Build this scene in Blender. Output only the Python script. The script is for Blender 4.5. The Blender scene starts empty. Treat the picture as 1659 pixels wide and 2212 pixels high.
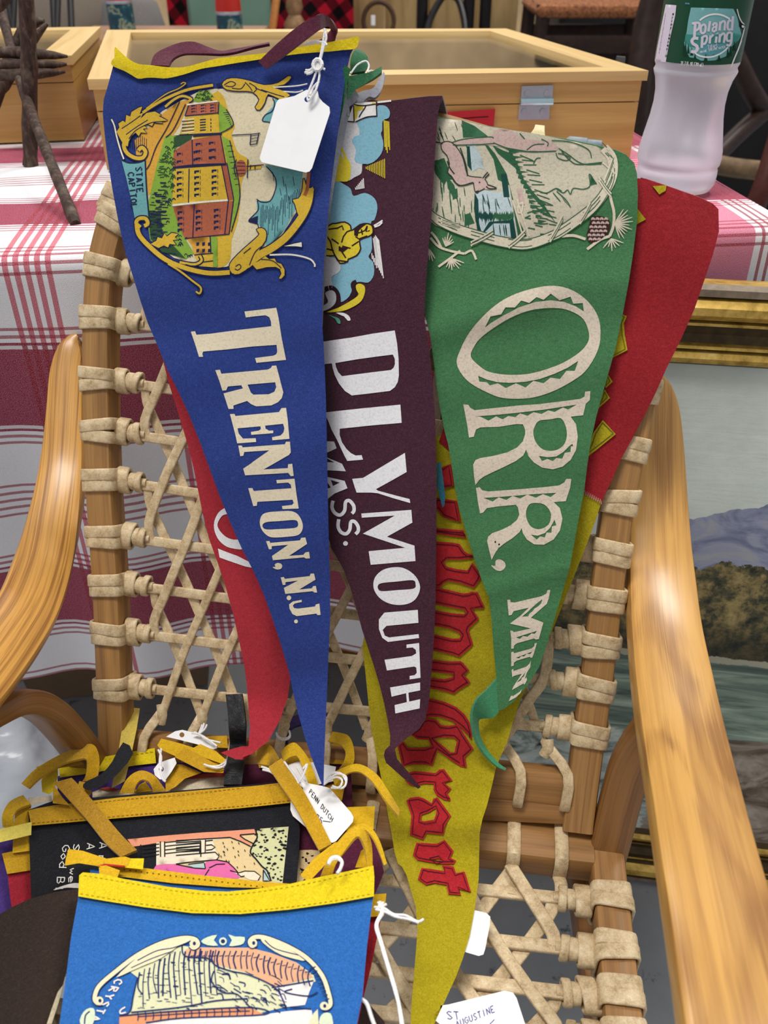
import bpy, math, random
from mathutils import Vector, Matrix
from mathutils.geometry import delaunay_2d_cdt

# ------------------------------------------------------------------ camera, world, light, exposure
SC = bpy.context.scene
COL = SC.collection
W, H, F = 1659.0, 2212.0, 1850.0
PITCH = math.radians(35.0)
CP, SP = math.cos(PITCH), math.sin(PITCH)
EYE = Vector((0, 0, 0.98))
cam_d = bpy.data.cameras.new('camera')
cam = bpy.data.objects.new('camera', cam_d)
COL.objects.link(cam)
cam.location = EYE
cam.rotation_euler = (math.radians(90) - PITCH, 0, 0)
cam_d.sensor_fit = 'VERTICAL'
cam_d.sensor_height = 36.0
cam_d.lens = 36.0 * F / H
cam_d.clip_start = 0.02
cam_d.dof.use_dof = True
cam_d.dof.focus_distance = 0.66
cam_d.dof.aperture_fstop = 11.0
SC.camera = cam

SC.view_settings.view_transform = 'Standard'
SC.view_settings.look = 'None'
SC.view_settings.gamma = 1.0
SC.view_settings.use_curve_mapping = False
SC.view_settings.exposure = -0.2

wd = bpy.data.worlds.new('hall_air')
SC.world = wd
wd.use_nodes = True
bg = wd.node_tree.nodes['Background']
bg.inputs['Color'].default_value = (0.95, 0.97, 1.0, 1)
bg.inputs['Strength'].default_value = 0.55


def area(name, loc, target, size, power, col=(1, 0.97, 0.92)):
    d = bpy.data.lights.new(name, 'AREA')
    d.shape = 'RECTANGLE'
    d.size, d.size_y = size
    d.energy = power
    d.color = col
    o = bpy.data.objects.new(name, d)
    COL.objects.link(o)
    o.location = loc
    v = Vector(target) - Vector(loc)
    o.rotation_euler = v.to_track_quat('-Z', 'Y').to_euler()
    return o


area('ceiling_lamp_near', (-0.9, 0.3, 4.2), (0, 0.5, 0.5), (0.8, 1.6), 118)
area('ceiling_lamp_far', (1.7, 2.6, 4.4), (0.3, 0.9, 0.6), (0.8, 1.6), 135)
area('ceiling_lamp_back', (-0.6, 6.0, 4.4), (-0.6, 7.4, 0.6), (0.8, 1.6), 260)

# ------------------------------------------------------------------ helpers
def ray(px, py):
    u, v = (px - 829.5) / F, (1106.0 - py) / F
    return Vector((u, CP + SP * v, -SP + CP * v))


def at(px, py, d):
    return EYE + ray(px, py) * d


def hit(px, py, P0, n):
    r = ray(px, py)
    return EYE + r * ((P0 - EYE).dot(n) / r.dot(n))


def at_z(px, py, z):
    r = ray(px, py)
    return EYE + r * ((z - EYE.z) / r.z)


def lin(h):
    h = h.lstrip('#')
    c = [int(h[i:i + 2], 16) / 255.0 for i in (0, 2, 4)]
    return tuple((x / 12.92 if x <= 0.04045 else ((x + 0.055) / 1.055) ** 2.4) for x in c)


def thing(name, label, cat, loc=(0, 0, 0), group=None):
    o = bpy.data.objects.new(name, None)
    COL.objects.link(o)
    o.location = loc
    o.empty_display_size = 0.02
    o['label'] = label
    o['category'] = cat
    if group:
        o['group'] = group
    return o


def tag(o, label=None, cat=None, group=None, kind=None):
    for k, v in (('label', label), ('category', cat), ('group', group), ('kind', kind)):
        if v:
            o[k] = v
    return o


def wpos(o):
    p = Vector((0, 0, 0))
    while o is not None:
        p += Vector(o.location)
        o = o.parent
    return p


class MB:
    """collects geometry in world space, links it as ONE mesh object"""
    def __init__(self):
        self.v, self.f, self.m, self.uv = [], [], [], []

    def add(self, verts, faces, mi=0, uvs=None):
        b = len(self.v)
        self.v += [Vector(x) for x in verts]
        for k, fc in enumerate(faces):
            self.f.append([b + i for i in fc])
            self.m.append(mi)
            self.uv.append([uvs[i] for i in fc] if uvs else None)

    def build(self, name, mats, parent=None, sharp=40, loc=None):
        me = bpy.data.meshes.new(name)
        o0 = wpos(parent) if parent is not None else Vector((0, 0, 0))
        base = Vector(loc) if loc is not None else Vector((0, 0, 0))
        off = o0 + base
        me.from_pydata([tuple(x - off) for x in self.v], [], self.f)
        if not isinstance(mats, (list, tuple)):
            mats = [mats]
        for m in mats:
            me.materials.append(m)
        me.polygons.foreach_set('material_index', self.m)
        if any(u is not None for u in self.uv):
            lay = me.uv_layers.new(name='UVMap')
            flat = []
            for fc, u in zip(self.f, self.uv):
                if u is None:
                    flat += [0.0, 0.0] * len(fc)
                else:
                    for q in u:
                        flat += [q[0], q[1]]
            lay.data.foreach_set('uv', flat)
        me.polygons.foreach_set('use_smooth', [True] * len(me.polygons))
        if sharp is not None:
            me.set_sharp_from_angle(angle=math.radians(sharp))
        me.update()
        o = bpy.data.objects.new(name, me)
        COL.objects.link(o)
        o.location = base
        if parent is not None:
            o.parent = parent
        return o


def catmull(pts, n=6, closed=False):
    pts = [Vector(p) for p in pts]
    m = len(pts)
    if m < 3:
        return pts
    out = []
    for i in range(m if closed else m - 1):
        if closed:
            p0, p1, p2, p3 = pts[i - 1], pts[i], pts[(i + 1) % m], pts[(i + 2) % m]
        else:
            p0, p1, p2, p3 = pts[max(i - 1, 0)], pts[i], pts[i + 1], pts[min(i + 2, m - 1)]
        for k in range(n):
            t = k / n
            out.append(0.5 * ((2 * p1) + (p2 - p0) * t + (2 * p0 - 5 * p1 + 4 * p2 - p3) * t * t
                              + (3 * p1 - p0 - 3 * p2 + p3) * t ** 3))
    if not closed:
        out.append(pts[-1])
    return out


def rectprof(w, t, b):
    """bevelled rectangle, a across, c along the normal"""
    w, t = w / 2, t / 2
    b = min(b, w * 0.9, t * 0.9)
    k = b * 0.3
    return [(-w, -t + b), (-w + k, -t + k), (-w + b, -t), (w - b, -t), (w - k, -t + k), (w, -t + b), (w, t - b),
            (w - k, t - k), (w - b, t), (-w + b, t), (-w + k, t - k), (-w, t - b)]


def ellprof(w, t, n=8):
    return [(math.cos(2 * math.pi * i / n) * w / 2, math.sin(2 * math.pi * i / n) * t / 2) for i in range(n)]


def sweep(mb, pts, prof, nrm, scale=None, closed=False, mi=0, cap=True, uoff=0.0):
    """profile swept along pts; nrm: one normal or one per point; scale: per point (sw, st) or number"""
    pts = [Vector(p) for p in pts]
    n, m = len(pts), len(prof)
    vs, uvs = [], []
    per = [0.0]
    for j in range(m):
        a, b = prof[j], prof[(j + 1) % m]
        per.append(per[-1] + math.hypot(b[0] - a[0], b[1] - a[1]))
    L = uoff
    for i, p in enumerate(pts):
        if closed:
            t = pts[(i + 1) % n] - pts[i - 1]
        else:
            t = pts[min(i + 1, n - 1)] - pts[max(i - 1, 0)]
        if t.length < 1e-9:
            t = Vector((0, 0, 1))
        t.normalize()
        nn = Vector(nrm[i]) if isinstance(nrm, (list,)) else Vector(nrm)
        nn = nn - t * nn.dot(t)
        if nn.length < 1e-6:
            nn = t.orthogonal()
        nn.normalize()
        wv = t.cross(nn)
        if i:
            L += (pts[i] - pts[i - 1]).length
        s = scale[i] if isinstance(scale, (list,)) else (scale if scale is not None else 1.0)
        sw, st = s if isinstance(s, tuple) else (s, s)
        for j, (a, c) in enumerate(prof):
            vs.append(p + wv * a * sw + nn * c * st)
            uvs.append((L, per[j]))
    fs = []
    for i in range(n if closed else n - 1):
        i2 = (i + 1) % n
        for j in range(m):
            j2 = (j + 1) % m
            fs.append((i * m + j, i * m + j2, i2 * m + j2, i2 * m + j))
    mb.add(vs, fs, mi, uvs)
    if cap and not closed:
        mb.add(vs[:m], [tuple(range(m - 1, -1, -1))], mi, [(uvs[0][0] + p[1], p[0]) for p in prof])
        mb.add(vs[-m:], [tuple(range(m))], mi, [(uvs[-1][0] + p[1], p[0]) for p in prof])


def tube(mb, pts, r, n=8, mi=0, cap=True):
    pts = [Vector(p) for p in pts]
    nr, prev = [], None
    for i in range(len(pts)):
        t = (pts[min(i + 1, len(pts) - 1)] - pts[max(i - 1, 0)])
        if t.length < 1e-9:
            t = Vector((0, 0, 1))
        t.normalize()
        if prev is None:
            prev = t.orthogonal()
        prev = prev - t * prev.dot(t)
        prev.normalize()
        nr.append(prev.copy())
    sc = list(r) if isinstance(r, (list, tuple)) else [r] * len(pts)
    sweep(mb, pts, ellprof(2, 2, n), nr, scale=sc, mi=mi, cap=cap)


def boxm(mb, c, ex, ey, ez, sx, sy, sz, b=0.002, mi=0):
    """bevelled box along axes ex, ey, ez (unit), swept along ex"""
    c, ex, ey, ez = Vector(c), Vector(ex), Vector(ey), Vector(ez)
    sweep(mb, [c - ex * (sx / 2), c - ex * (sx / 2 - b), c + ex * (sx / 2 - b), c + ex * (sx / 2)],
          rectprof(sy, sz, b), ez, scale=[((sy - 2 * b) / sy, (sz - 2 * b) / sz), 1.0, 1.0, ((sy - 2 * b) / sy, (sz - 2 * b) / sz)], mi=mi)


def lathe(mb, c, prof, n=32, mi=0, axis=Vector((0, 0, 1)), cap=True, flute=None):
    """prof: list of (r, h)"""
    c = Vector(c)
    axis = Vector(axis).normalized()
    a = axis.orthogonal().normalized()
    b = axis.cross(a)
    vs, fs, uvs = [], [], []
    for i, (r, h) in enumerate(prof):
        for j in range(n):
            th = 2 * math.pi * j / n
            rr = r if flute is None else r * flute(th, h)
            vs.append(c + axis * h + (a * math.cos(th) + b * math.sin(th)) * rr)
            uvs.append((j / n, h))
    for i in range(len(prof) - 1):
        for j in range(n):
            j2 = (j + 1) % n
            fs.append((i * n + j, i * n + j2, (i + 1) * n + j2, (i + 1) * n + j))
    if cap:
        fs.append(tuple(range(n - 1, -1, -1)))
        fs.append(tuple((len(prof) - 1) * n + j for j in range(n)))
    mb.add(vs, fs, mi, uvs)


# ---------- flat outlines in photo pixels, laid on a surface S(px, py, off) -> world point
def resample(poly, step, closed=True):
    out = []
    n = len(poly)
    for i in range(n if closed else n - 1):
        a, b = poly[i], poly[(i + 1) % n]
        k = max(1, int(math.hypot(b[0] - a[0], b[1] - a[1]) / step + 0.5))
        for j in range(k):
            t = j / k
            out.append((a[0] + (b[0] - a[0]) * t, a[1] + (b[1] - a[1]) * t))
    if not closed:
        out.append(tuple(poly[-1]))
    return out


def inside(x, y, loops):
    c = False
    for lp in loops:
        n = len(lp)
        j = n - 1
        for i in range(n):
            yi, yj = lp[i][1], lp[j][1]
            if (yi > y) != (yj > y):
                if x < (lp[j][0] - lp[i][0]) * (y - yi) / (yj - yi) + lp[i][0]:
                    c = not c
            j = i
    return c


def triangulate(loops, grid):
    """even-odd region of loops -> (2d verts, tris)"""
    loops = [resample(l, grid) for l in loops]
    pts, edges = [], []
    for l in loops:
        b = len(pts)
        pts += l
        edges += [(b + i, b + (i + 1) % len(l)) for i in range(len(l))]
    xs = [p[0] for p in loops[0]]
    ys = [p[1] for p in loops[0]]
    if min(max(xs) - min(xs), max(ys) - min(ys)) > grid * 1.5:
        y = min(ys) + grid * 0.5
        r = 0
        while y < max(ys):
            x = min(xs) + grid * (0.5 if r % 2 else 0.0)
            while x < max(xs):
                if inside(x, y, loops):
                    ok = True
                    for (qx, qy) in pts[:len(pts)]:
                        if abs(qx - x) < grid * 0.4 and abs(qy - y) < grid * 0.4:
                            ok = False
                            break
                    if ok:
                        pts.append((x, y))
                x += grid
            y += grid
            r += 1
    ov, oe, of, _, _, _ = delaunay_2d_cdt([Vector(p) for p in pts], edges, [], 0, 1e-4)
    tris = []
    for f in of:
        cx = sum(ov[i][0] for i in f) / len(f)
        cy = sum(ov[i][1] for i in f) / len(f)
        if inside(cx, cy, loops):
            tris.append(tuple(f))
    return [(p[0], p[1]) for p in ov], tris, loops


def orient(ov, t):
    a, b, c = ov[t[0]], ov[t[1]], ov[t[2]]
    cr = (b[0] - a[0]) * (c[1] - a[1]) - (b[1] - a[1]) * (c[0] - a[0])
    return t if cr < 0 else (t[0], t[2], t[1])      # image y runs down: clockwise there faces the viewer


def sheet(mb, loops, S, thick=0.002, grid=16, mi=0, off=0.0, mi_back=None, sides=True):
    ov, tris, lps = triangulate(loops, grid)
    front = [S(x, y, off) for x, y in ov]
    uv = [(x * 0.0004, y * 0.0004) for x, y in ov]
    mb.add(front, [orient(ov, t) for t in tris], mi, uv)
    if thick:
        back = [S(x, y, off - thick) for x, y in ov]
        mb.add(back, [orient(ov, t)[::-1] for t in tris], mi if mi_back is None else mi_back, uv)
        if sides:
            for l in lps:
                n = len(l)
                vs = [S(x, y, off) for x, y in l] + [S(x, y, off - thick) for x, y in l]
                mb.add(vs, [(i, (i + 1) % n, n + (i + 1) % n, n + i) for i in range(n)], mi, [(0, 0)] * (2 * n))


def decal(mb, loops, S, layer=0, mi=0, grid=16):
    sheet(mb, loops, S, thick=0, grid=grid, mi=mi, off=0.00045 + 0.00012 * layer)


def stroke(mb, pts, w, S, layer=0, mi=0, smooth=True, taper=False, step=9, off0=0.00045):
    """thin printed line of w px along pts"""
    if smooth and len(pts) > 2:
        pts = [(p.x, p.y) for p in catmull([(a, b, 0) for a, b in pts], 5)]
    pts = resample(pts, step, False)
    n = len(pts)
    vs = []
    off = off0 + 0.00012 * layer
    for i in range(n):
        a, b = pts[max(i - 1, 0)], pts[min(i + 1, n - 1)]
        dx, dy = b[0] - a[0], b[1] - a[1]
        L = math.hypot(dx, dy) or 1.0
        ww = w / 2
        if taper:
            ww *= max(0.25, math.sin(math.pi * (i + 0.6) / (n + 0.2)))
        nx, ny = -dy / L * ww, dx / L * ww
        vs.append(S(pts[i][0] + nx, pts[i][1] + ny, off))
        vs.append(S(pts[i][0] - nx, pts[i][1] - ny, off))
    mb.add(vs, [(2 * i, 2 * i + 2, 2 * i + 3, 2 * i + 1) for i in range(n - 1)], mi)


def loft(mb, A, B, thick=0.0016, n=5, mi=0, across=2):
    """ribbon between two edge lines of world points, given a thickness"""
    A, B = catmull(A, n), catmull(B, n)
    m = len(A)
    rows = across + 1
    P = [[A[i].lerp(B[i], j / across) for j in range(rows)] for i in range(m)]
    N = []
    for i in range(m):
        t = P[min(i + 1, m - 1)][1] - P[max(i - 1, 0)][1]
        w = P[i][-1] - P[i][0]
        q = w.cross(t)
        N.append(q.normalized() if q.length > 1e-12 else Vector((0, -1, 0)))
    for s in (0.5, -0.5):
        vs = [P[i][j] + N[i] * thick * s for i in range(m) for j in range(rows)]
        fs = []
        for i in range(m - 1):
            for j in range(rows - 1):
                q = (i * rows + j, i * rows + j + 1, (i + 1) * rows + j + 1, (i + 1) * rows + j)
                fs.append(q if s > 0 else q[::-1])
        mb.add(vs, fs, mi)
    ring = [(i, 0) for i in range(m)] + [(m - 1, j) for j in range(1, rows)] + [(i, rows - 1) for i in range(m - 2, -1, -1)] + [(0, j) for j in range(rows - 2, 0, -1)]
    k = len(ring)
    vs = [P[i][j] + N[i] * thick * 0.5 for i, j in ring] + [P[i][j] - N[i] * thick * 0.5 for i, j in ring]
    mb.add(vs, [(a, (a + 1) % k, k + (a + 1) % k, k + a) for a in range(k)], mi)


def T(x0, y0, s):
    def f(*pts):
        return [(x0 + a / s, y0 + b / s) for a, b in pts]
    return f


# ------------------------------------------------------------------ materials
class NT:
    def __init__(self, name, rough=0.6, spec=0.3):
        self.m = bpy.data.materials.new(name)
        self.m.use_nodes = True
        self.t = self.m.node_tree
        self.b = self.t.nodes['Principled BSDF']
        self.b.inputs['Roughness'].default_value = rough
        self.b.inputs['Specular IOR Level'].default_value = spec

    def n(self, typ, **kw):
        o = self.t.nodes.new(typ)
        for k, v in kw.items():
            setattr(o, k, v)
        return o

    def put(self, sock, v):
        if hasattr(v, 'is_output'):
            self.t.links.new(v, sock)
        elif isinstance(v, (tuple, list)):
            sock.default_value = tuple(v) + ((1.0,) if len(v) == 3 and len(sock.default_value) == 4 else ())
        else:
            sock.default_value = v

    def math(self, op, a, b=0.0, c=0.0):
        o = self.n('ShaderNodeMath', operation=op)
        self.put(o.inputs[0], a)
        self.put(o.inputs[1], b)
        self.put(o.inputs[2], c)
        return o.outputs[0]

    def coord(self, kind='Object', scale=(1, 1, 1), rot=(0, 0, 0)):
        c = self.n('ShaderNodeTexCoord')
        mp = self.n('ShaderNodeMapping')
        mp.inputs['Scale'].default_value = scale
        mp.inputs['Rotation'].default_value = rot
        self.t.links.new(c.outputs[kind], mp.inputs['Vector'])
        return mp.outputs[0]

    def noise(self, vec, scale, detail=2.0, rough=0.5, dist=0.0):
        o = self.n('ShaderNodeTexNoise')
        self.put(o.inputs['Vector'], vec)
        o.inputs['Scale'].default_value = scale
        o.inputs['Detail'].default_value = detail
        o.inputs['Roughness'].default_value = rough
        o.inputs['Distortion'].default_value = dist
        return o.outputs['Fac']

    def ramp(self, fac, stops, interp='LINEAR'):
        o = self.n('ShaderNodeValToRGB')
        o.color_ramp.interpolation = interp
        el = o.color_ramp.elements
        while len(el) < len(stops):
            el.new(0.5)
        for e, (p, c) in zip(el, stops):
            e.position = p
            e.color = tuple(c) + (1.0,) if len(c) == 3 else c
        self.put(o.inputs[0], fac)
        return o.outputs[0]

    def mix(self, fac, a, b, mode='MIX'):
        o = self.n('ShaderNodeMix', data_type='RGBA', blend_type=mode)
        self.put(o.inputs[0], fac)
        self.put(o.inputs[6], a)
        self.put(o.inputs[7], b)
        return o.outputs[2]

    def bump(self, h, strength=0.3, dist=0.001):
        o = self.n('ShaderNodeBump')
        o.inputs['Strength'].default_value = strength
        o.inputs['Distance'].default_value = dist
        self.put(o.inputs['Height'], h)
        self.t.links.new(o.outputs[0], self.b.inputs['Normal'])

    def color(self, c):
        self.put(self.b.inputs['Base Color'], c)


def mul(c, k):
    return tuple(min(1.0, x * k) for x in c)


_felt = {}


def felt(h, fuzz=0.22, creases=0.0):
    key = (h, fuzz, creases)
    if key in _felt:
        return _felt[key]
    c = lin(h)
    m = NT('felt_' + h.strip('#'), 0.95, 0.12)
    v = m.coord()
    f1 = m.noise(v, 950, 3, 0.65)
    f2 = m.noise(v, 60, 3, 0.55)
    k = m.ramp(f1, [(0.30, mul(c, 1 - fuzz * 1.4)), (0.52, c), (0.74, tuple(min(1, x * (1 + fuzz) + 0.012) for x in c))])
    f3 = m.noise(v, 380, 4, 0.75, 0.6)
    k = m.mix(m.ramp(f3, [(0.34, (0.45, 0.45, 0.45)), (0.5, (0, 0, 0))]), k, mul(c, 0.62))
    k = m.mix(m.ramp(f3, [(0.55, (0, 0, 0)), (0.72, (0.35, 0.35, 0.35))]), k, tuple(min(1, x * 1.35 + 0.02) for x in c))
    k = m.mix(m.math('MULTIPLY', f2, 0.26), k, mul(c, 0.72))
    m.color(k)
    m.b.inputs['Sheen Weight'].default_value = 0.25
    m.b.inputs['Sheen Roughness'].default_value = 0.5
    h1 = m.math('ADD', m.math('MULTIPLY', f1, 0.5), m.noise(v, 240, 3, 0.6))
    if creases:
        vr = m.noise(m.coord(scale=(1, 1, 3.2)), 55, 3, 0.6, 1.2)
        h1 = m.math('ADD', h1, m.math('MULTIPLY', vr, creases))
    m.bump(h1, 0.5, 0.0009)
    _felt[key] = m.m
    return m.m


_pr = {}


def ink(h, wear=0.15):
    key = (h, wear)
    if key in _pr:
        return _pr[key]
    c = lin(h)
    m = NT('ink_' + h.strip('#'), 0.8, 0.2)
    v = m.coord()
    f = m.noise(v, 620, 4, 0.7)
    g = m.noise(v, 70, 3, 0.6)
    k = m.ramp(f, [(0.28, mul(c, 1 - wear * 2.2)), (0.5, c), (0.75, mul(c, 1 + wear * 0.5))])
    m.color(m.mix(m.math('MULTIPLY', g, wear), k, mul(c, 0.6)))
    m.bump(f, 0.4, 0.0006)
    _pr[key] = m.m
    return m.m


def wood(name, dark, light, coat=0.0, rough=0.45, sc=(5, 130), fine=(14, 700), contrast=(0.34, 0.66), wide=0.0, figure=None):
    m = NT(name, rough, 0.35)
    g = m.noise(m.coord('UV', (sc[0], sc[1], 1)), 1.0, 5, 0.6, 0.6)
    f = m.noise(m.coord('UV', (fine[0], fine[1], 1)), 1.0, 3, 0.6)
    a = m.math('ADD', m.math('MULTIPLY', g, 0.75), m.math('MULTIPLY', f, 0.25))
    k = m.ramp(a, [(contrast[0], lin(dark)), (contrast[1], lin(light))])
    if wide:
        b = m.noise(m.coord('UV', (6, 22, 1)), 1.0, 2, 0.5, 1.4)
        b = m.math('ADD', m.math('MULTIPLY', b, 0.7), m.math('MULTIPLY', f, 0.3))
        k = m.mix(m.ramp(b, [(0.48, (0, 0, 0)), (0.60, (wide, wide, wide))]), k, lin(figure or dark))
    m.color(k)
    m.bump(a, 0.15, 0.0006)
    if coat:
        m.b.inputs['Coat Weight'].default_value = coat
        m.b.inputs['Coat Roughness'].default_value = 0.24
    return m.m


def plain(name, h, rough=0.6, metal=0.0, spec=0.3, vary=0.15, scale=90, bump=0.0):
    m = NT(name, rough, spec)
    c = lin(h)
    f = m.noise(m.coord(), scale, 3, 0.6)
    m.color(m.ramp(f, [(0.3, mul(c, 1 - vary)), (0.7, mul(c, 1 + vary))]))
    m.b.inputs['Metallic'].default_value = metal
    if bump:
        m.bump(f, bump, 0.001)
    return m.m


M_PINE = wood('pine', '#ab8140', '#cda560', coat=0.35, rough=0.4, sc=(3, 60), fine=(6, 300), contrast=(0.3, 0.7))
M_PINE_PALE = wood('pale_pine', '#c29d5e', '#dcbe84', coat=0.3, rough=0.4, sc=(3, 60), fine=(6, 300), contrast=(0.3, 0.7))
M_POST = wood('ash_frame', '#7a552d', '#ad8049', coat=0.15, rough=0.5, sc=(5, 150), contrast=(0.3, 0.62))
M_RAIL = wood('ash_rail', '#755029', '#a87a46', coat=0.1, rough=0.55, sc=(6, 170), contrast=(0.3, 0.66))
M_ARM = wood('oak_arm', '#8a5a28', '#cb9548', coat=0.35, rough=0.38, sc=(3, 210), fine=(9, 900), contrast=(0.40, 0.55))
M_ARM2 = wood('ash_arm', '#ac7d40', '#c8974f', coat=0.35, rough=0.38, sc=(3.0, 120), fine=(14, 1100), contrast=(0.38, 0.56), wide=0.8, figure='#85572a')
M_BRACE = wood('brace_wood', '#6b4622', '#98693a', coat=0.3, rough=0.4, sc=(4, 140))
M_DARKWOOD = plain('dark_wood', '#2a1a14', 0.5, vary=0.4, scale=60)
M_BLACKWOOD = plain('black_bentwood', '#191517', 0.35, vary=0.2)
M_STEEL = plain('zinc_steel', '#a9adb5', 0.35, 0.75, vary=0.06)
M_WHITE = plain('white_card', '#eeedee', 0.6, vary=0.02)
M_STRING = plain('white_string', '#e8e6e6', 0.85, vary=0.12, scale=900, bump=0.5)


def rawhide():
    m = NT('rawhide', 0.5, 0.4)
    v = m.coord()
    f = m.noise(v, 130, 4, 0.65)
    g = m.noise(v, 900, 2, 0.6)
    a = m.math('ADD', m.math('MULTIPLY', f, 0.7), m.math('MULTIPLY', g, 0.3))
    m.color(m.ramp(a, [(0.30, lin('#937b56')), (0.5, lin('#c9b089')), (0.72, lin('#e5d4b2'))]))
    m.bump(a, 0.4, 0.001)
    return m.m


M_HIDE = rawhide()
# ------------------------------------------------------------------ floor and far wall
def m_floor():
    m = NT('stained_concrete', 0.55, 0.35)
    v = m.coord()
    a = m.noise(v, 3.0, 5, 0.6, 0.4)
    b = m.noise(v, 26, 5, 0.75, 0.3)
    c = m.noise(v, 160, 3, 0.6)
    k = m.ramp(a, [(0.3, lin('#85888d')), (0.7, lin('#afb3b8'))])
    k = m.mix(m.ramp(b, [(0.60, (0, 0, 0)), (0.68, (0.8, 0.8, 0.8))]), k, lin('#222326'))
    k = m.mix(m.math('MULTIPLY', c, 0.3), k, lin('#8b8e94'))
    m.color(k)
    m.bump(c, 0.12, 0.001)
    return m.m


mb = MB()
mb.add([(-5, -2, 0), (5, -2, 0), (5, 9, 0), (-5, 9, 0)], [(0, 1, 2, 3)])
mb.add([(-5, -2, -0.1), (5, -2, -0.1), (5, 9, -0.1), (-5, 9, -0.1)], [(3, 2, 1, 0)])
mb.build('floor', m_floor())['kind'] = 'structure'
mb = MB()
boxm(mb, (0, 8.0, 1.6), (1, 0, 0), (0, 1, 0), (0, 0, 1), 10, 0.1, 3.2, 0.01)
mb.build('wall_back', plain('tan_wall', '#bda27c', 0.8, vary=0.25, scale=3))['kind'] = 'structure'


def hexa(mb, lo, hi, mi=0):
    """8-point block, lo/hi = 4 points each, counterclockwise seen from above"""
    lo = [Vector(p) for p in lo]
    hi = [Vector(p) for p in hi]
    for q in ([lo[3], lo[2], lo[1], lo[0]], hi, [lo[0], lo[1], hi[1], hi[0]], [lo[1], lo[2], hi[2], hi[1]],
              [lo[2], lo[3], hi[3], hi[2]], [lo[3], lo[0], hi[0], hi[3]]):
        a, b = (q[1] - q[0]).length, (q[3] - q[0]).length
        o = q[0].x * 3.1 + q[0].y * 1.7
        uv = [(0, o), (a, o), (a, b + o), (0, b + o)] if a >= b else [(0, o), (0, o + a), (b, a + o), (b, o)]
        mb.add(q, [(0, 1, 2, 3)], mi, uv)


# ------------------------------------------------------------------ table and its cloth
TZ = 0.744
T0 = Vector((-0.29, 0.7207, 0))
TE = Vector((0.9925, 0.122, 0))
TF = Vector((-0.122, 0.9925, 0))
UEND = 0.669


def tpt(u, b, z):
    p = T0 + TE * u + TF * b
    return Vector((p.x, p.y, z))


tb = thing('folding_table', 'table hidden under the red and white checked cloth, only its legs in the dark', 'table', tpt(0, 0.4, 0))
mb = MB()
hexa(mb, [tpt(-1.0, 0.012, 0.71), tpt(UEND - 0.012, 0.012, 0.71), tpt(UEND - 0.012, 0.85, 0.71), tpt(-1.0, 0.85, 0.71)],
     [tpt(-1.0, 0.012, 0.739), tpt(UEND - 0.012, 0.012, 0.739), tpt(UEND - 0.012, 0.85, 0.739), tpt(-1.0, 0.85, 0.739)])
mb.build('tabletop', plain('table_laminate', '#6b5a48', 0.5), tb)
for u, b in ((-0.9, 0.12), (0.55, 0.12), (-0.9, 0.75), (0.55, 0.75)):
    mb = MB()
    tube(mb, [tpt(u, b, 0), tpt(u, b, 0.712)], 0.014, 10)
    mb.build('leg', plain('table_leg_metal', '#2b2c2e', 0.4, 0.6), tb)


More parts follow.
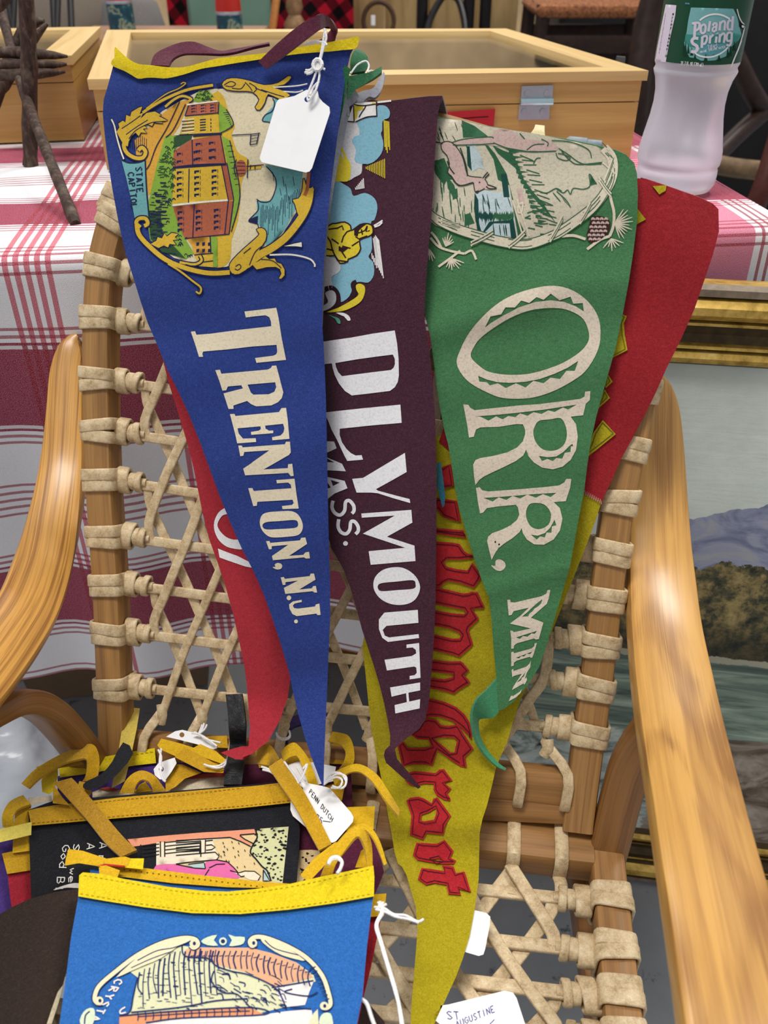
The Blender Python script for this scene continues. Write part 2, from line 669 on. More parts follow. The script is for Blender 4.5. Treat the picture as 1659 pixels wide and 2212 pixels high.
def m_cloth():
    m = NT('checked_cloth', 0.85, 0.15)
    uvn = m.n('ShaderNodeUVMap')
    sep = m.n('ShaderNodeSeparateXYZ')
    m.t.links.new(uvn.outputs[0], sep.inputs[0])
    u, v = sep.outputs[0], sep.outputs[1]

    def absd(x, c):
        return m.math('ABSOLUTE', m.math('SUBTRACT', x, c))

    def lt(x, w):
        return m.math('LESS_THAN', x, w)

    def mx(*a):
        r = a[0]
        for b in a[1:]:
            r = m.math('MAXIMUM', r, b)
        return r
    P = 0.247
    d = m.math('ABSOLUTE', m.math('MULTIPLY', m.math('SUBTRACT', m.math('FRACT', m.math('ADD', m.math('DIVIDE', m.math('SUBTRACT', v, 0.127), P), 0.5)), 0.5), P))
    e = m.math('SUBTRACT', P / 2, d)
    wide = lt(d, 0.045)
    hl = mx(lt(absd(d, 0.0505), 0.0016), lt(absd(d, 0.0575), 0.0014), lt(absd(e, 0.0085), 0.0016), lt(absd(e, 0.0), 0.0016), lt(absd(e, 0.017), 0.0014))
    whl = lt(absd(d, 0.0405), 0.0018)
    # vertical groups of five stripes
    g = None
    for u0 in (-0.012, 0.115, 0.36, -0.26, 0.485):
        x = absd(u, u0)
        s = m.math('MULTIPLY', lt(x, 0.021), m.math('LESS_THAN', m.math('ABSOLUTE', m.math('SUBTRACT', m.math('FRACT', m.math('ADD', m.math('DIVIDE', m.math('SUBTRACT', u, u0), 0.0088), 0.5)), 0.5)), 0.27))
        g = s if g is None else mx(g, s)
    vw = mx(lt(absd(u, 0.612), 0.022))
    vl = mx(lt(absd(u, 0.642), 0.0016), lt(absd(u, 0.650), 0.0016), lt(absd(u, 0.658), 0.0016))
    red = lin('#9a1733')
    wine = lin('#93304a')
    white = lin('#e9e8ec')
    k = m.mix(wide, white, wine)
    k = m.mix(vw, k, m.mix(wide, lin('#d57f97'), wine))
    k = m.mix(m.math('MULTIPLY', whl, 0.8), k, white)
    k = m.mix(m.math('MULTIPLY', g, 0.88), k, m.mix(wide, lin('#bf4a5e'), lin('#8c1029')))
    k = m.mix(m.math('MULTIPLY', hl, 0.8), k, red)
    k = m.mix(m.math('MULTIPLY', vl, 0.85), k, red)
    # thread texture: fine weave lifting or sinking single threads
    cmb = m.coord('UV', (1500, 1500, 1))
    th = m.noise(cmb, 1.0, 1, 0.5)
    k = m.mix(m.math('MULTIPLY', m.math('GREATER_THAN', th, 0.56), 0.22), k, white)
    k = m.mix(m.math('MULTIPLY', m.math('LESS_THAN', th, 0.42), 0.16), k, lin('#5c4450'))
    m.color(k)
    w1 = m.noise(m.coord('UV', (9, 5, 1)), 1.0, 3, 0.6)
    m.bump(m.math('ADD', th, m.math('MULTIPLY', w1, 6.0)), 0.25, 0.0012)
    return m.m


mb = MB()
NU = 120
us = [-1.0 + (UEND + 1.0) * i / NU for i in range(NU + 1)]
bs = [0.86 - 0.86 * j / 24 for j in range(25)]


def cloth_pt(u, v):
    """v<0 on the table, v>0 hanging at the front"""
    if v <= 0:
        return tpt(u, -v, TZ + 0.0012 * math.sin(u * 37) * math.sin(v * 29))
    r = 0.012
    a = min(v / r, math.pi / 2)
    z = TZ - r + r * math.cos(a)
    b = -r * math.sin(a)
    h = max(0.0, v - r * math.pi / 2)
    z -= h
    b -= (0.010 * math.sin(u * 21 + 0.6) + 0.006 * math.sin(u * 47 + 1.0) + 0.004) * min(1, h / 0.25)
    return tpt(u, b, z)


vs = [-b for b in bs] + [0.004, 0.008, 0.013, 0.019] + [0.03 + 0.46 * j / 26 for j in range(27)]
V, UV = [], []
for v in vs:
    for u in us:
        V.append(cloth_pt(u, v))
        UV.append((u, v))
n = NU + 1
mb.add(V, [(i * n + j, (i + 1) * n + j, (i + 1) * n + j + 1, i * n + j + 1) for i in range(len(vs) - 1) for j in range(NU)], 0, UV)
# the short end, hanging from the right edge
V, UV = [], []
hs = [0, 0.004, 0.008, 0.013, 0.02] + [0.03 + 0.42 * j / 12 for j in range(13)]
bb = [0.0 + 0.86 * j / 40 for j in range(41)]
for h in hs:
    for b in bb:
        r = 0.012
        a = min(h / r, math.pi / 2)
        x = UEND + r * math.sin(a) + 0.008 * math.sin(b * 19) * min(1, h / 0.2)
        V.append(tpt(x, b, TZ - r + r * math.cos(a) - max(0, h - r * math.pi / 2)))
        UV.append((UEND + h, -b))
n = len(bb)
mb.add(V, [(i * n + j, i * n + j + 1, (i + 1) * n + j + 1, (i + 1) * n + j) for i in range(len(hs) - 1) for j in range(n - 1)], 0, UV)
cl = mb.build('tablecloth', m_cloth(), None, sharp=None)
tag(cl, 'red and white checked tablecloth draped over the table behind the chair', 'tablecloth')

# ------------------------------------------------------------------ wooden display cases
def m_glass():
    m = NT('case_glass', 0.05)
    t = m.t
    out = t.nodes['Material Output']
    tr = m.n('ShaderNodeBsdfTransparent')
    gl = m.n('ShaderNodeBsdfGlossy')
    gl.inputs['Roughness'].default_value = 0.04
    fr = m.n('ShaderNodeFresnel')
    fr.inputs['IOR'].default_value = 1.5
    mx = m.n('ShaderNodeMixShader')
    t.links.new(fr.outputs[0], mx.inputs[0])
    t.links.new(tr.outputs[0], mx.inputs[1])
    t.links.new(gl.outputs[0], mx.inputs[2])
    t.links.new(mx.outputs[0], out.inputs['Surface'])
    return m.m


M_GLASS = m_glass()
M_LINING = plain('case_lining', '#b5a285', 0.9, vary=0.3, scale=14)


def case(label, FL, FR, BR, BL, ztop, zlid, lip):
    """FL.. = top corners in plan (x, y)"""
    FL, FR, BR, BL = [Vector((p[0], p[1], 0)) for p in (FL, FR, BR, BL)]
    z0 = TZ + 0.0025
    cen = (FL + FR + BR + BL) / 4
    t = thing('display_case', label, 'display case', (cen.x, cen.y, z0))

    def P(s, q, z, g=0.0):
        wx, wy = (FR - FL).length, (BL - FL).length
        s = s + (g / wx) * (1 if s > 0.5 else -1) * (1 if s in (0, 1) else 0)
        q = q + (g / wy) * (1 if q > 0.5 else -1) * (1 if q in (0, 1) else 0)
        p = FL.lerp(FR, s).lerp(BL.lerp(BR, s), q)
        return Vector((p.x, p.y, z))
    wx, wy = (FR - FL).length, (BL - FL).length
    a, b = 0.011 / wx, 0.011 / wy

    def walls(za, zb, nm):
        for (s0, s1, q0, q1) in ((0, 1, 0, b), (0, 1, 1 - b, 1), (0, a, b, 1 - b), (1 - a, 1, b, 1 - b)):
            mb = MB()
            hexa(mb, [P(s0, q0, za), P(s1, q0, za), P(s1, q1, za), P(s0, q1, za)], [P(s0, q0, zb), P(s1, q0, zb), P(s1, q1, zb), P(s0, q1, zb)])
            mb.build(nm, M_PINE, t)
    walls(z0, zlid - 0.0012, 'side_board')
    walls(zlid, ztop - 0.010, 'lid_board')
    mb = MB()
    hexa(mb, [P(a, b, z0), P(1 - a, b, z0), P(1 - a, 1 - b, z0), P(a, 1 - b, z0)], [P(a, b, z0 + 0.006), P(1 - a, b, z0 + 0.006), P(1 - a, 1 - b, z0 + 0.006), P(a, 1 - b, z0 + 0.006)])
    mb.build('bottom_board', M_LINING, t)
    ls, lq = lip / wx, lip / wy
    g = 0.004
    O = [P(0, 0, 0, g), P(1, 0, 0, g), P(1, 1, 0, g), P(0, 1, 0, g)]
    I = [P(ls, lq, 0), P(1 - ls, lq, 0), P(1 - ls, 1 - lq, 0), P(ls, 1 - lq, 0)]
    for k in range(4):
        k2 = (k + 1) % 4
        q = [O[k], O[k2], I[k2], I[k]]
        mb = MB()
        hexa(mb, [Vector((p.x, p.y, ztop - 0.0099)) for p in q], [Vector((p.x, p.y, ztop)) for p in q])
        mb.build('lid_frame', M_PINE_PALE, t)
    mb = MB()
    e = 0.004
    hexa(mb, [P(ls - e, lq - e, ztop - 0.007), P(1 - ls + e, lq - e, ztop - 0.007), P(1 - ls + e, 1 - lq + e, ztop - 0.007), P(ls - e, 1 - lq + e, ztop - 0.007)],
         [P(ls - e, lq - e, ztop - 0.005), P(1 - ls + e, lq - e, ztop - 0.005), P(1 - ls + e, 1 - lq + e, ztop - 0.005), P(ls - e, 1 - lq + e, ztop - 0.005)])
    mb.build('glass_pane', M_GLASS, t)
    return t, P


ZC = 0.8376
case1, PC = case('wide glass-topped pine display case with steel hinge behind the pennants', (-0.306, 0.993), (0.2857, 1.0515), (0.180, 1.462), (-0.405, 1.4435), ZC, 0.8065, 0.032)
case('pine display case at the left table end behind the twig stand', (-0.96, 1.03), (-0.376, 1.148), (-0.4256, 1.457), (-1.02, 1.34), 0.8406, 0.812, 0.034)

fn = Vector((0.0585, -0.5917, 0)).normalized()
FP0 = Vector((0.2857, 1.0515, 0.8))


def CF(px, py, off=0.0):
    return hit(px, py, FP0 + fn * off, fn)


for pts in ([(1127, 186), (1195, 184), (1193, 216), (1125, 218)], [(1122, 224), (1188, 222), (1186, 258), (1119, 259)]):
    mb = MB()
    sheet(mb, [pts], CF, thick=0.0019, grid=40, off=0.002)
    pl = mb.build('hinge_plate', M_STEEL, case1)
    pl['label'] = 'zinc hinge plate'
    x0, x1, y = pts[0][0], pts[1][0], (pts[0][1] + pts[2][1]) / 2
    for x in (x0 + 12, x1 - 14):
        mb = MB()
        c = CF(x - (2 if y > 230 else 0), y, 0.002)
        lathe(mb, c, [(0.0036, 0), (0.0034, 0.0008), (0.001, 0.0011)], 12, axis=fn)
        mb.build('screw', M_STEEL, pl)
mb = MB()
tube(mb, [CF(1124, 220.5, 0.004), CF(1194, 219.5, 0.004)], 0.0042, 12)
mb.build('hinge_barrel', plain('bright_steel', '#b8d3da', 0.2, 0.85, vary=0.03), case1)['label'] = 'bright hinge barrel'

mb = MB()
sheet(mb, [[(962, 242), (1070, 235), (1066, 278), (962, 284)]], CF, thick=0.0016, grid=40, off=0.004)
o = mb.build('card', [plain('red_card', '#b2202c', 0.6, vary=0.05)])
tag(o, 'small red card standing against the wide pine display case', 'card')
mb = MB()
stroke(mb, [(985, 257), (1055, 252)], 2, lambda x, y, f: CF(x, y, f + 0.004), smooth=False)
mb.build('printed_line', ink('#201010'), o)

# ------------------------------------------------------------------ water bottle
BC = Vector((0.300, 0.92, TZ + 0.0015))
bt = thing('water_bottle', 'frosted plastic water bottle with dark green label standing at the table corner', 'bottle', BC)


def m_pet():
    m = NT('frosted_plastic', 0.42, 0.5)
    m.b.inputs['Base Color'].default_value = (0.90, 0.89, 0.97, 1)
    m.b.inputs['Transmission Weight'].default_value = 0.66
    m.b.inputs['IOR'].default_value = 1.25
    m.b.inputs['Subsurface Weight'].default_value = 0.0
    m.bump(m.noise(m.coord(scale=(1, 1, 0.25)), 150, 2), 0.12, 0.002)
    return m.m


def flute(th, h):
    k = max(0.0, 1 - abs(h - 0.068) / 0.042)
    return 1 + 0.03 * k * math.cos(th * 9)


mb = MB()
bp = [(0.028, 0.0), (0.036, 0.002), (0.0392, 0.008), (0.0398, 0.016), (0.0395, 0.021), (0.0385, 0.0235), (0.0405, 0.0265), (0.0412, 0.032), (0.0405, 0.040),
      (0.0375, 0.055), (0.0345, 0.070), (0.0335, 0.082), (0.0340, 0.093), (0.0362, 0.103), (0.0385, 0.108), (0.0392, 0.1105), (0.0382, 0.1125), (0.0378, 0.114),
      (0.0392, 0.117), (0.0394, 0.120), (0.0394, 0.182), (0.0392, 0.184), (0.0395, 0.190), (0.038, 0.200), (0.033, 0.215), (0.024, 0.232), (0.0165, 0.243), (0.0145, 0.248), (0.0145, 0.262)]
lathe(mb, BC, bp, 72, flute=flute)
mb.build('bottle_body', m_pet(), bt, sharp=None)
mb = MB()
lathe(mb, BC, [(0.0165, 0.252), (0.017, 0.254), (0.017, 0.268), (0.015, 0.270)], 32)
mb.build('cap', plain('bottle_cap', '#e8eef2', 0.4), bt)
RL = 0.0398
mb = MB()
lathe(mb, BC, [(RL - 0.0003, 0.1195), (RL, 0.1196), (RL, 0.181), (RL - 0.0003, 0.1811)], 72, cap=False)
mb.build('label_wrap', plain('label_green', '#11462f', 0.35, vary=0.05), bt, sharp=60)


def LB(px, py, off=0.0):
    r = ray(px, py)
    R = RL + off
    ox, oy = EYE.x - BC.x, EYE.y - BC.y
    a = r.x * r.x + r.y * r.y
    b = 2 * (ox * r.x + oy * r.y)
    c = ox * ox + oy * oy - R * R
    q = b * b - 4 * a * c
    if q < 0:
        q = 0.0
    return EYE + r * ((-b - math.sqrt(q)) / (2 * a))


t = T(1400, 0, 6.9125)
mats = [ink(x, 0.04) for x in ('#79b3b5', '#3f8f86', '#eef0f2', '#0f3b28', '#d8d4e4', '#16161c', '#5ba0ac')]
mb = MB()


def LD(pts, mi, layer, grid=5):
    sheet(mb, [pts], LB, thick=0, grid=grid, mi=mi, off=0.0002 + 0.00008 * layer)


def LS(pts, w, mi, layer, smooth=True):
    stroke(mb, pts, w, LB, mi=mi, smooth=smooth, step=3, off0=0.0002 + 0.00008 * layer)


LD(t((640, 112), (1272, 130), (1330, 250), (1395, 520), (1350, 600), (1240, 700), (1190, 830), (1110, 860), (1000, 900), (930, 905), (790, 905), (720, 870), (620, 855), (560, 760), (540, 640), (575, 480), (600, 300)), 0, 0)
LD(t((560, 510), (700, 520), (900, 540), (1150, 500), (1270, 490), (1390, 520), (1330, 620), (1220, 700), (1000, 720), (620, 700), (545, 620)), 1, 1)
for (x, y, w, h) in ((560, 590, 50, 250), (600, 640, 44, 160), (530, 650, 30, 170), (650, 700, 50, 130), (1230, 640, 50, 200), (1290, 610, 50, 150), (1190, 700, 50, 160), (860, 800, 60, 110), (1060, 810, 60, 100), (700, 800, 40, 70)):
    LD(t((x, y), (x + w * 0.5, y + h), (x - w * 0.5, y + h)), 3, 2, 20)
arc = [(960 + 280 * math.cos(a), 520 + 310 * math.sin(a)) for a in [math.radians(200 + 14 * i) for i in range(0, 9)]]
LS(t(*[(770, 305), (840, 255), (930, 220), (1020, 212), (1110, 228), (1180, 260), (1220, 285)]), 3.6, 2, 3)
LD(t((800, 640), (1000, 660), (1180, 640), (1150, 740), (1050, 810), (940, 830), (840, 820), (760, 790)), 6, 2)
LS(t((700, 790), (760, 830), (860, 852), (960, 846), (1060, 810), (1150, 750), (1190, 705)), 3.2, 2, 4)
# the two words of the logo, each letter a stroke
for seg, w in (([(690, 560), (705, 340)], 8), ([(655, 352), (720, 340), (765, 350), (760, 420), (715, 452), (690, 455)], 7),
               ([(815, 372), (790, 400), (788, 470), (815, 495), (850, 470), (858, 400), (840, 368), (815, 372)], 6.5), ([(925, 315), (900, 470)], 7),
               ([(965, 385), (985, 350), (1020, 352), (1020, 400), (1012, 465)], 6.5), ([(1018, 395), (975, 410), (962, 450), (985, 470), (1014, 440)], 5.5),
               ([(1080, 320), (1065, 455)], 7), ([(1078, 350), (1120, 315), (1148, 335), (1140, 455)], 6.5),
               ([(1268, 240), (1250, 455)], 7.5), ([(1245, 310), (1205, 310), (1185, 380), (1198, 440), (1240, 435)], 6.5),
               ([(750, 575), (690, 570), (655, 605), (670, 650), (730, 690), (730, 745), (690, 775), (640, 765)], 9),
               ([(810, 545), (800, 715)], 7.5), ([(812, 555), (855, 535), (880, 560), (868, 620), (840, 655), (808, 650)], 6.5),
               ([(930, 530), (918, 650)], 7), ([(930, 560), (975, 515)], 6.5), ([(1022, 545), (1010, 640)], 7), ([(1030, 490), (1034, 502)], 7),
               ([(1075, 510), (1062, 635)], 7), ([(1075, 540), (1120, 500), (1145, 525), (1130, 640)], 6.5),
               ([(1245, 490), (1195, 490), (1172, 550), (1185, 610), (1235, 605)], 6.5), ([(1250, 485), (1240, 630), (1210, 680), (1170, 665)], 7)):
    LS(t(*seg), w * 0.74, 4, 5)
# year, foot line and small print
tx = {'1': [[(0, 2), (4, 0), (4, 10)]], '8': [[(3, 5), (0, 3), (3, 0), (6, 3), (3, 5), (0, 8), (3, 10), (6, 8), (3, 5)]], '4': [[(5, 10), (5, 0), (0, 7), (7, 7)]], '5': [[(6, 0), (1, 0), (0, 4), (4, 4), (6, 7), (4, 10), (0, 9)]],
      '2': [[(0, 2), (3, 0), (6, 2), (5, 5), (0, 10), (6, 10)]], '3': [[(0, 1), (4, 0), (6, 2), (3, 5), (6, 7), (4, 10), (0, 9)]], '7': [[(0, 0), (6, 0), (2, 10)]], '0': [[(3, 0), (0, 3), (0, 7), (3, 10), (6, 7), (6, 3), (3, 0)]],
      '.': [[(1, 9), (2, 10)]], 'F': [[(6, 0), (0, 0), (0, 10)], [(0, 5), (4, 5)]], 'L': [[(0, 0), (0, 10), (5, 10)]], 'O': [[(3, 0), (0, 3), (0, 7), (3, 10), (6, 7), (6, 3), (3, 0)]], 'Z': [[(0, 0), (6, 0), (0, 10), (6, 10)]],
      '(': [[(4, -1), (1, 3), (1, 7), (4, 11)]], ')': [[(0, -1), (3, 3), (3, 7), (0, 11)]], 'm': [[(0, 10), (0, 4)], [(0, 5), (3, 4), (3, 10)], [(3, 5), (6, 4), (6, 10)]], ' ': [],
      'S': [[(6, 1), (3, 0), (0, 2), (3, 5), (6, 8), (3, 10), (0, 9)]], 'P': [[(0, 10), (0, 0), (5, 1), (5, 4), (0, 5)]], 'R': [[(0, 10), (0, 0), (5, 1), (5, 4), (0, 5), (6, 10)]], 'I': [[(3, 0), (3, 10)]], 'N': [[(0, 10), (0, 0), (6, 10), (6, 0)]],
      'G': [[(6, 2), (3, 0), (0, 3), (0, 7), (3, 10), (6, 8), (6, 5), (3, 5)]], 'W': [[(0, 0), (1.5, 10), (3, 4), (4.5, 10), (6, 0)]], 'A': [[(0, 10), (3, 0), (6, 10)], [(1, 7), (5, 7)]], 'T': [[(0, 0), (6, 0)], [(3, 0), (3, 10)]], 'E': [[(6, 0), (0, 0), (0, 10), (6, 10)], [(0, 5), (4, 5)]], 'M': [[(0, 10), (0, 0), (3, 6), (6, 0), (6, 10)]]}


def smalltext(s, org, ex, ey, adv, w, mi, layer):
    """org, ex (per unit along), ey (per unit down) in crop px"""
    x = 0.0
    for ch in s:
        for st in tx.get(ch, []):
            LS(t(*[(org[0] + ex[0] * (x + a) + ey[0] * b, org[1] + ex[1] * (x + a) + ey[1] * b) for a, b in st]), w, mi, layer, False)
        x += adv


smalltext('1845', (890, 672), (4.6, -0.5), (-0.5, 6.0), 8.6, 1.3, 4, 6)
smalltext('23.7 FL OZ (700 mL)', (490, 915), (2.5, 0.22), (-0.3, 5.2), 7.2, 1.0, 2, 3)
smalltext('MAINE SPRING WATER', (775, 760), (2.65, -0.55), (0.3, 3.4), 8.0, 0.7, 2, 6)
LD(t((262, 66), (422, 78), (405, 230), (330, 560), (262, 930), (105, 905), (130, 740), (190, 420), (235, 200)), 4, 1)
random.seed(4)
y = 200.0
while y < 790:
    h = random.choice([4, 7, 11, 15])
    x = 258 - (y - 200) * 0.165
    LD(t((x, y), (x + 112, y + 14), (x + 112, y + 14 + h), (x, y + h)), 5, 2, 30)
    y += h + random.choice([5, 8, 11])
smalltext('0 75720 43115', (255, 850), (0.9, -5.2), (1.6, 0.2) if False else (1.7, 0.25), 10.0, 1.1, 5, 2)
LS(t((1330, 135), (1360, 250), (1400, 330), (1440, 380), (1420, 500), (1390, 600)), 2.2, 2, 3)
LS(t((1395, 600), (1345, 740), (1290, 870), (1240, 1000)), 3.0, 2, 3)
LD(t((1362, 320), (1400, 350), (1450, 375), (1430, 440), (1395, 420), (1360, 400)), 5, 4)
LD(t((1400, 375), (1440, 385), (1425, 420), (1398, 405)), 2, 5)
LD(t((555, 40), (620, 45), (615, 66), (552, 62)), 6, 3)
mb.build('label_print', mats, bt, sharp=None)

# ------------------------------------------------------------------ twig stand at the far left of the table
def m_bark():
    m = NT('bark', 0.7, 0.25)
    v = m.coord(scale=(1, 1, 0.35))
    f = m.noise(v, 190, 5, 0.7, 0.5)
    g = m.noise(m.coord(), 60, 3)
    k = m.ramp(f, [(0.32, lin('#241a17')), (0.55, lin('#45332b')), (0.72, lin('#6d5a4c'))])
    m.color(m.mix(m.ramp(g, [(0.55, (0, 0, 0)), (0.75, (0.5, 0.5, 0.5))]), k, lin('#7d7464')))
    m.bump(f, 0.6, 0.002)
    return m.m


M_BARK = m_bark()


def stick(pts, r, parent, taper=None):
    """pts: (px, py, depth)"""
    w = catmull([at(*p) for p in pts], 5)
    n = len(w)
    random.seed(int(pts[0][0] * 7 + pts[-1][1]))
    rr = []
    for i in range(n):
        k = r * (1 + 0.07 * math.sin(i * 1.7) + random.uniform(-0.05, 0.05))
        if taper and i > n - 5:
            k *= (n - 1 - i) / 4 * 0.75 + 0.25
        rr.append(k)
    mb = MB()
    tube(mb, w, rr, 12)
    return mb.build('stick', M_BARK, parent)


tw = thing('twig_stand', 'dark bark twig stand with crossed sticks at the left table end', 'stand', at(64, 356, 0.97))
stick([(52, -60, 0.86), (60, 60, 0.895), (64, 200, 0.93), (66, 358, 0.972)], 0.0083, tw)
stick([(-25, -60, 1.03), (12, 60, 0.99), (45, 180, 0.945), (90, 300, 0.885), (128, 395, 0.835), (164, 486, 0.792)], 0.0055, tw)
stick([(-20, 240, 1.0), (30, 110, 0.99), (62, 55, 0.985), (95, 45, 0.98)], 0.0075, tw, True)
stick([(-25, 112, 0.945), (60, 115, 0.95), (146, 122, 0.955)], 0.0060, tw, True)
stick([(-25, 142, 0.945), (60, 141, 0.95), (144, 139, 0.955)], 0.0060, tw, True)
stick([(-25, 163, 0.945), (60, 160, 0.95), (141, 155, 0.955)], 0.0060, tw, True)
stick([(-30, 30, 0.93), (5, 5, 0.93), (40, -60, 0.92)], 0.006, tw)
stick([(-30, 215, 0.99), (10, 185, 0.985), (60, 100, 0.98), (103, 52, 0.975)], 0.0058, tw, True)

# ------------------------------------------------------------------ framed painting leaning under the table edge
PB = Vector((0.2924, 0.6152, 0.0))
PE = Vector((0.9897, -0.143, 0)).normalized()
PBACK = Vector((0.143, 0.9897, 0)).normalized()
LEAN = math.atan2(0.118, 0.712)
PU = (PBACK * math.sin(LEAN) + Vector((0, 0, 1)) * math.cos(LEAN)).normalized()
PN = PE.cross(PU).normalized()
PL, PR, PH = -0.262, 0.62, 0.722


def PT(a, h, off=0.0):
    return PB + PE * a + PU * h + PN * off


pic = thing('framed_painting', 'gold framed river landscape painting leaning behind the right chair arm', 'painting', PT(0.15, 0))
M_GOLD = NT('antique_gold', 0.36, 0.5)
gk = M_GOLD.noise(M_GOLD.coord(scale=(1, 1, 1)), 70, 4, 0.65)
M_GOLD.color(M_GOLD.ramp(gk, [(0.3, lin('#9c7a2c')), (0.6, lin('#dcb45a')), (0.8, lin('#eed48c'))]))
M_GOLD.b.inputs['Metallic'].default_value = 0.5
M_GOLD = M_GOLD.m
M_GOLDDK = plain('dark_gilding', '#4a3a22', 0.4, 0.4, vary=0.3)
M_SILVERG = plain('worn_gilding', '#7d6f5e', 0.6, 0.2, vary=0.25)
FW = 0.075
# profile across the moulding: (distance from the outer edge, height, material)
prof = [(0.0, -0.02, 0), (0.0, 0.006, 0), (0.004, 0.012, 2), (0.010, 0.0125, 2), (0.012, 0.009, 1), (0.0135, 0.012, 0), (0.019, 0.0175, 0), (0.026, 0.0165, 0), (0.031, 0.010, 0), (0.033, 0.004, 1), (0.0345, 0.0065, 0), (0.037, 0.0065, 0),
        (0.038, 0.002, 1), (0.046, -0.002, 1), (0.054, -0.001, 1), (0.056, 0.003, 0), (0.0585, 0.0045, 0), (0.060, 0.000, 1), (0.062, 0.004, 0), (0.067, 0.006, 0), (0.072, 0.003, 0), (FW, -0.004, 1), (FW, -0.02, 1)]
cor = [(PL, 0.0, 1, 1), (PR, 0.0, -1, 1), (PR, PH, -1, -1), (PL, PH, 1, -1)]
for k in range(4):
    A, B = cor[k], cor[(k + 1) % 4]
    mb = MB()
    for i in range(len(prof) - 1):
        (d0, h0, _), (d1, h1, mi) = prof[i], prof[i + 1]
        q = [PT(A[0] + A[2] * d0, A[1] + A[3] * d0, h0), PT(B[0] + B[2] * d0, B[1] + B[3] * d0, h0), PT(B[0] + B[2] * d1, B[1] + B[3] * d1, h1), PT(A[0] + A[2] * d1, A[1] + A[3] * d1, h1)]
        mb.add(q, [(0, 1, 2, 3)], mi)
    mb.build('frame_rail', [M_GOLD, M_GOLDDK, M_SILVERG], pic, sharp=60)


def m_painting():
    def lin(h, g=globals()['lin']):          # pigments of a pale, high-keyed oil
        return mul(g(h), 1.45)
    m = NT('oil_painting', 0.5, 0.3)
    uv = m.n('ShaderNodeUVMap')
    sep = m.n('ShaderNodeSeparateXYZ')
    m.t.links.new(uv.outputs[0], sep.inputs[0])
    x, y = sep.outputs[0], sep.outputs[1]
    uvc = m.coord('UV')
    n1 = m.noise(uvc, 9, 5, 0.62)
    n2 = m.noise(uvc, 38, 5, 0.7)
    n3 = m.noise(m.coord('UV', (5, 60, 1)), 1.0, 5, 0.65, 0.8)
    n4 = m.noise(m.coord('UV', (14, 26, 1)), 1.0, 5, 0.65, 1.5)
    sky = m.mix(n2, m.ramp(n1, [(0.3, lin('#a0a79d')), (0.55, lin('#bdc2b8')), (0.75, lin('#c8c9b4'))]), lin('#abb1aa'))
    n0 = m.noise(uvc, 5.0, 2, 0.5)

    def jig(*pairs):
        r = y
        for n_, a in pairs:
            r = m.math('ADD', r, m.math('MULTIPLY', m.math('SUBTRACT', n_, 0.5), a))
        return r
    yr = m.math('SUBTRACT', jig((n1, 0.05)), m.math('MULTIPLY', x, 0.35))          # ridge climbs to the right
    yt = jig((n0, 0.10), (n1, 0.06), (n2, 0.05))
    ys = jig((n2, 0.012))
    mtn = m.ramp(n4, [(0.36, lin('#62667a')), (0.5, lin('#7f8296')), (0.62, lin('#8b8a8f'))])
    n5 = m.noise(uvc, 70, 5, 0.75)
    tree = m.ramp(m.math('ADD', m.math('MULTIPLY', n2, 0.5), m.math('MULTIPLY', n5, 0.5)), [(0.40, lin('#24241b')), (0.47, lin('#4a4630')), (0.53, lin('#77663f')), (0.62, lin('#958558'))])
    shade = m.ramp(y, [(0.345, (0.8, 0.8, 0.8)), (0.385, (0, 0, 0))])
    tree = m.mix(shade, tree, lin('#1a1c16'))
    river = m.ramp(n3, [(0.3, lin('#2c3434')), (0.46, lin('#56645a')), (0.62, lin('#82907f')), (0.78, lin('#b3bab0'))])
    foam = m.ramp(n4, [(0.34, lin('#2c2320')), (0.42, lin('#67706a')), (0.52, lin('#98a19b')), (0.68, lin('#c0c2ba'))])
    bank = m.ramp(n4, [(0.3, lin('#2e2620')), (0.45, lin('#64574a')), (0.6, lin('#8b8074')), (0.75, lin('#a59a90'))])

    def above(h, yy):
        return m.math('GREATER_THAN', yy, h)
    fx = m.math('ADD', x, m.math('MULTIPLY', n4, 0.08))
    low = m.mix(m.math('GREATER_THAN', fx, 0.06), foam, bank)
    k = m.mix(above(0.222, jig((n3, 0.03))), low, river)
    k = m.mix(above(0.322, ys), k, lin('#8d8a76'))
    k = m.mix(above(0.330, ys), k, tree)
    k = m.mix(above(0.432, yt), k, mtn)
    k = m.mix(above(0.487, yr), k, sky)
    m.color(k)
    m.bump(m.math('ADD', n2, n3), 0.25, 0.002)
    return m.m


mb = MB()
q = [(PL + FW, FW), (PR - FW, FW), (PR - FW, PH - FW), (PL + FW, PH - FW)]
mb.add([PT(a, h, -0.004) for a, h in q], [(0, 1, 2, 3)], 0, q)
mb.add([PT(a, h, -0.010) for a, h in q], [(3, 2, 1, 0)], 0, q)
mb.build('canvas', m_painting(), pic)

# ------------------------------------------------------------------ under and beside the table
cb = thing('cardboard_box', 'plain brown cardboard box on the floor under the table, left side', 'box', (-0.55, 1.05, 0))
mb = MB()
boxm(mb, (-0.60, 1.06, 0.16), (0.9925, 0.122, 0), (-0.122, 0.9925, 0), (0, 0, 1), 0.62, 0.34, 0.316, 0.003)
mb.build('carton', plain('cardboard', '#87705a', 0.8, vary=0.06), cb)
mb = MB()
boxm(mb, (-0.60, 0.886, 0.16), (0.9925, 0.122, 0), (-0.122, 0.9925, 0), (0, 0, 1), 0.05, 0.002, 0.31, 0.0005)
mb.build('packing_tape', plain('packing_tape', '#9c8157', 0.35), cb)
mb = MB()
boxm(mb, (-0.085, 1.06, 0.10), (0.97, -0.24, 0), (0.24, 0.97, 0), (0, 0, 1), 0.16, 0.14, 0.19, 0.003)
o = mb.build('wooden_crate', wood('crate_wood', '#7d5620', '#b98a3a', rough=0.5, sc=(5, 60)))
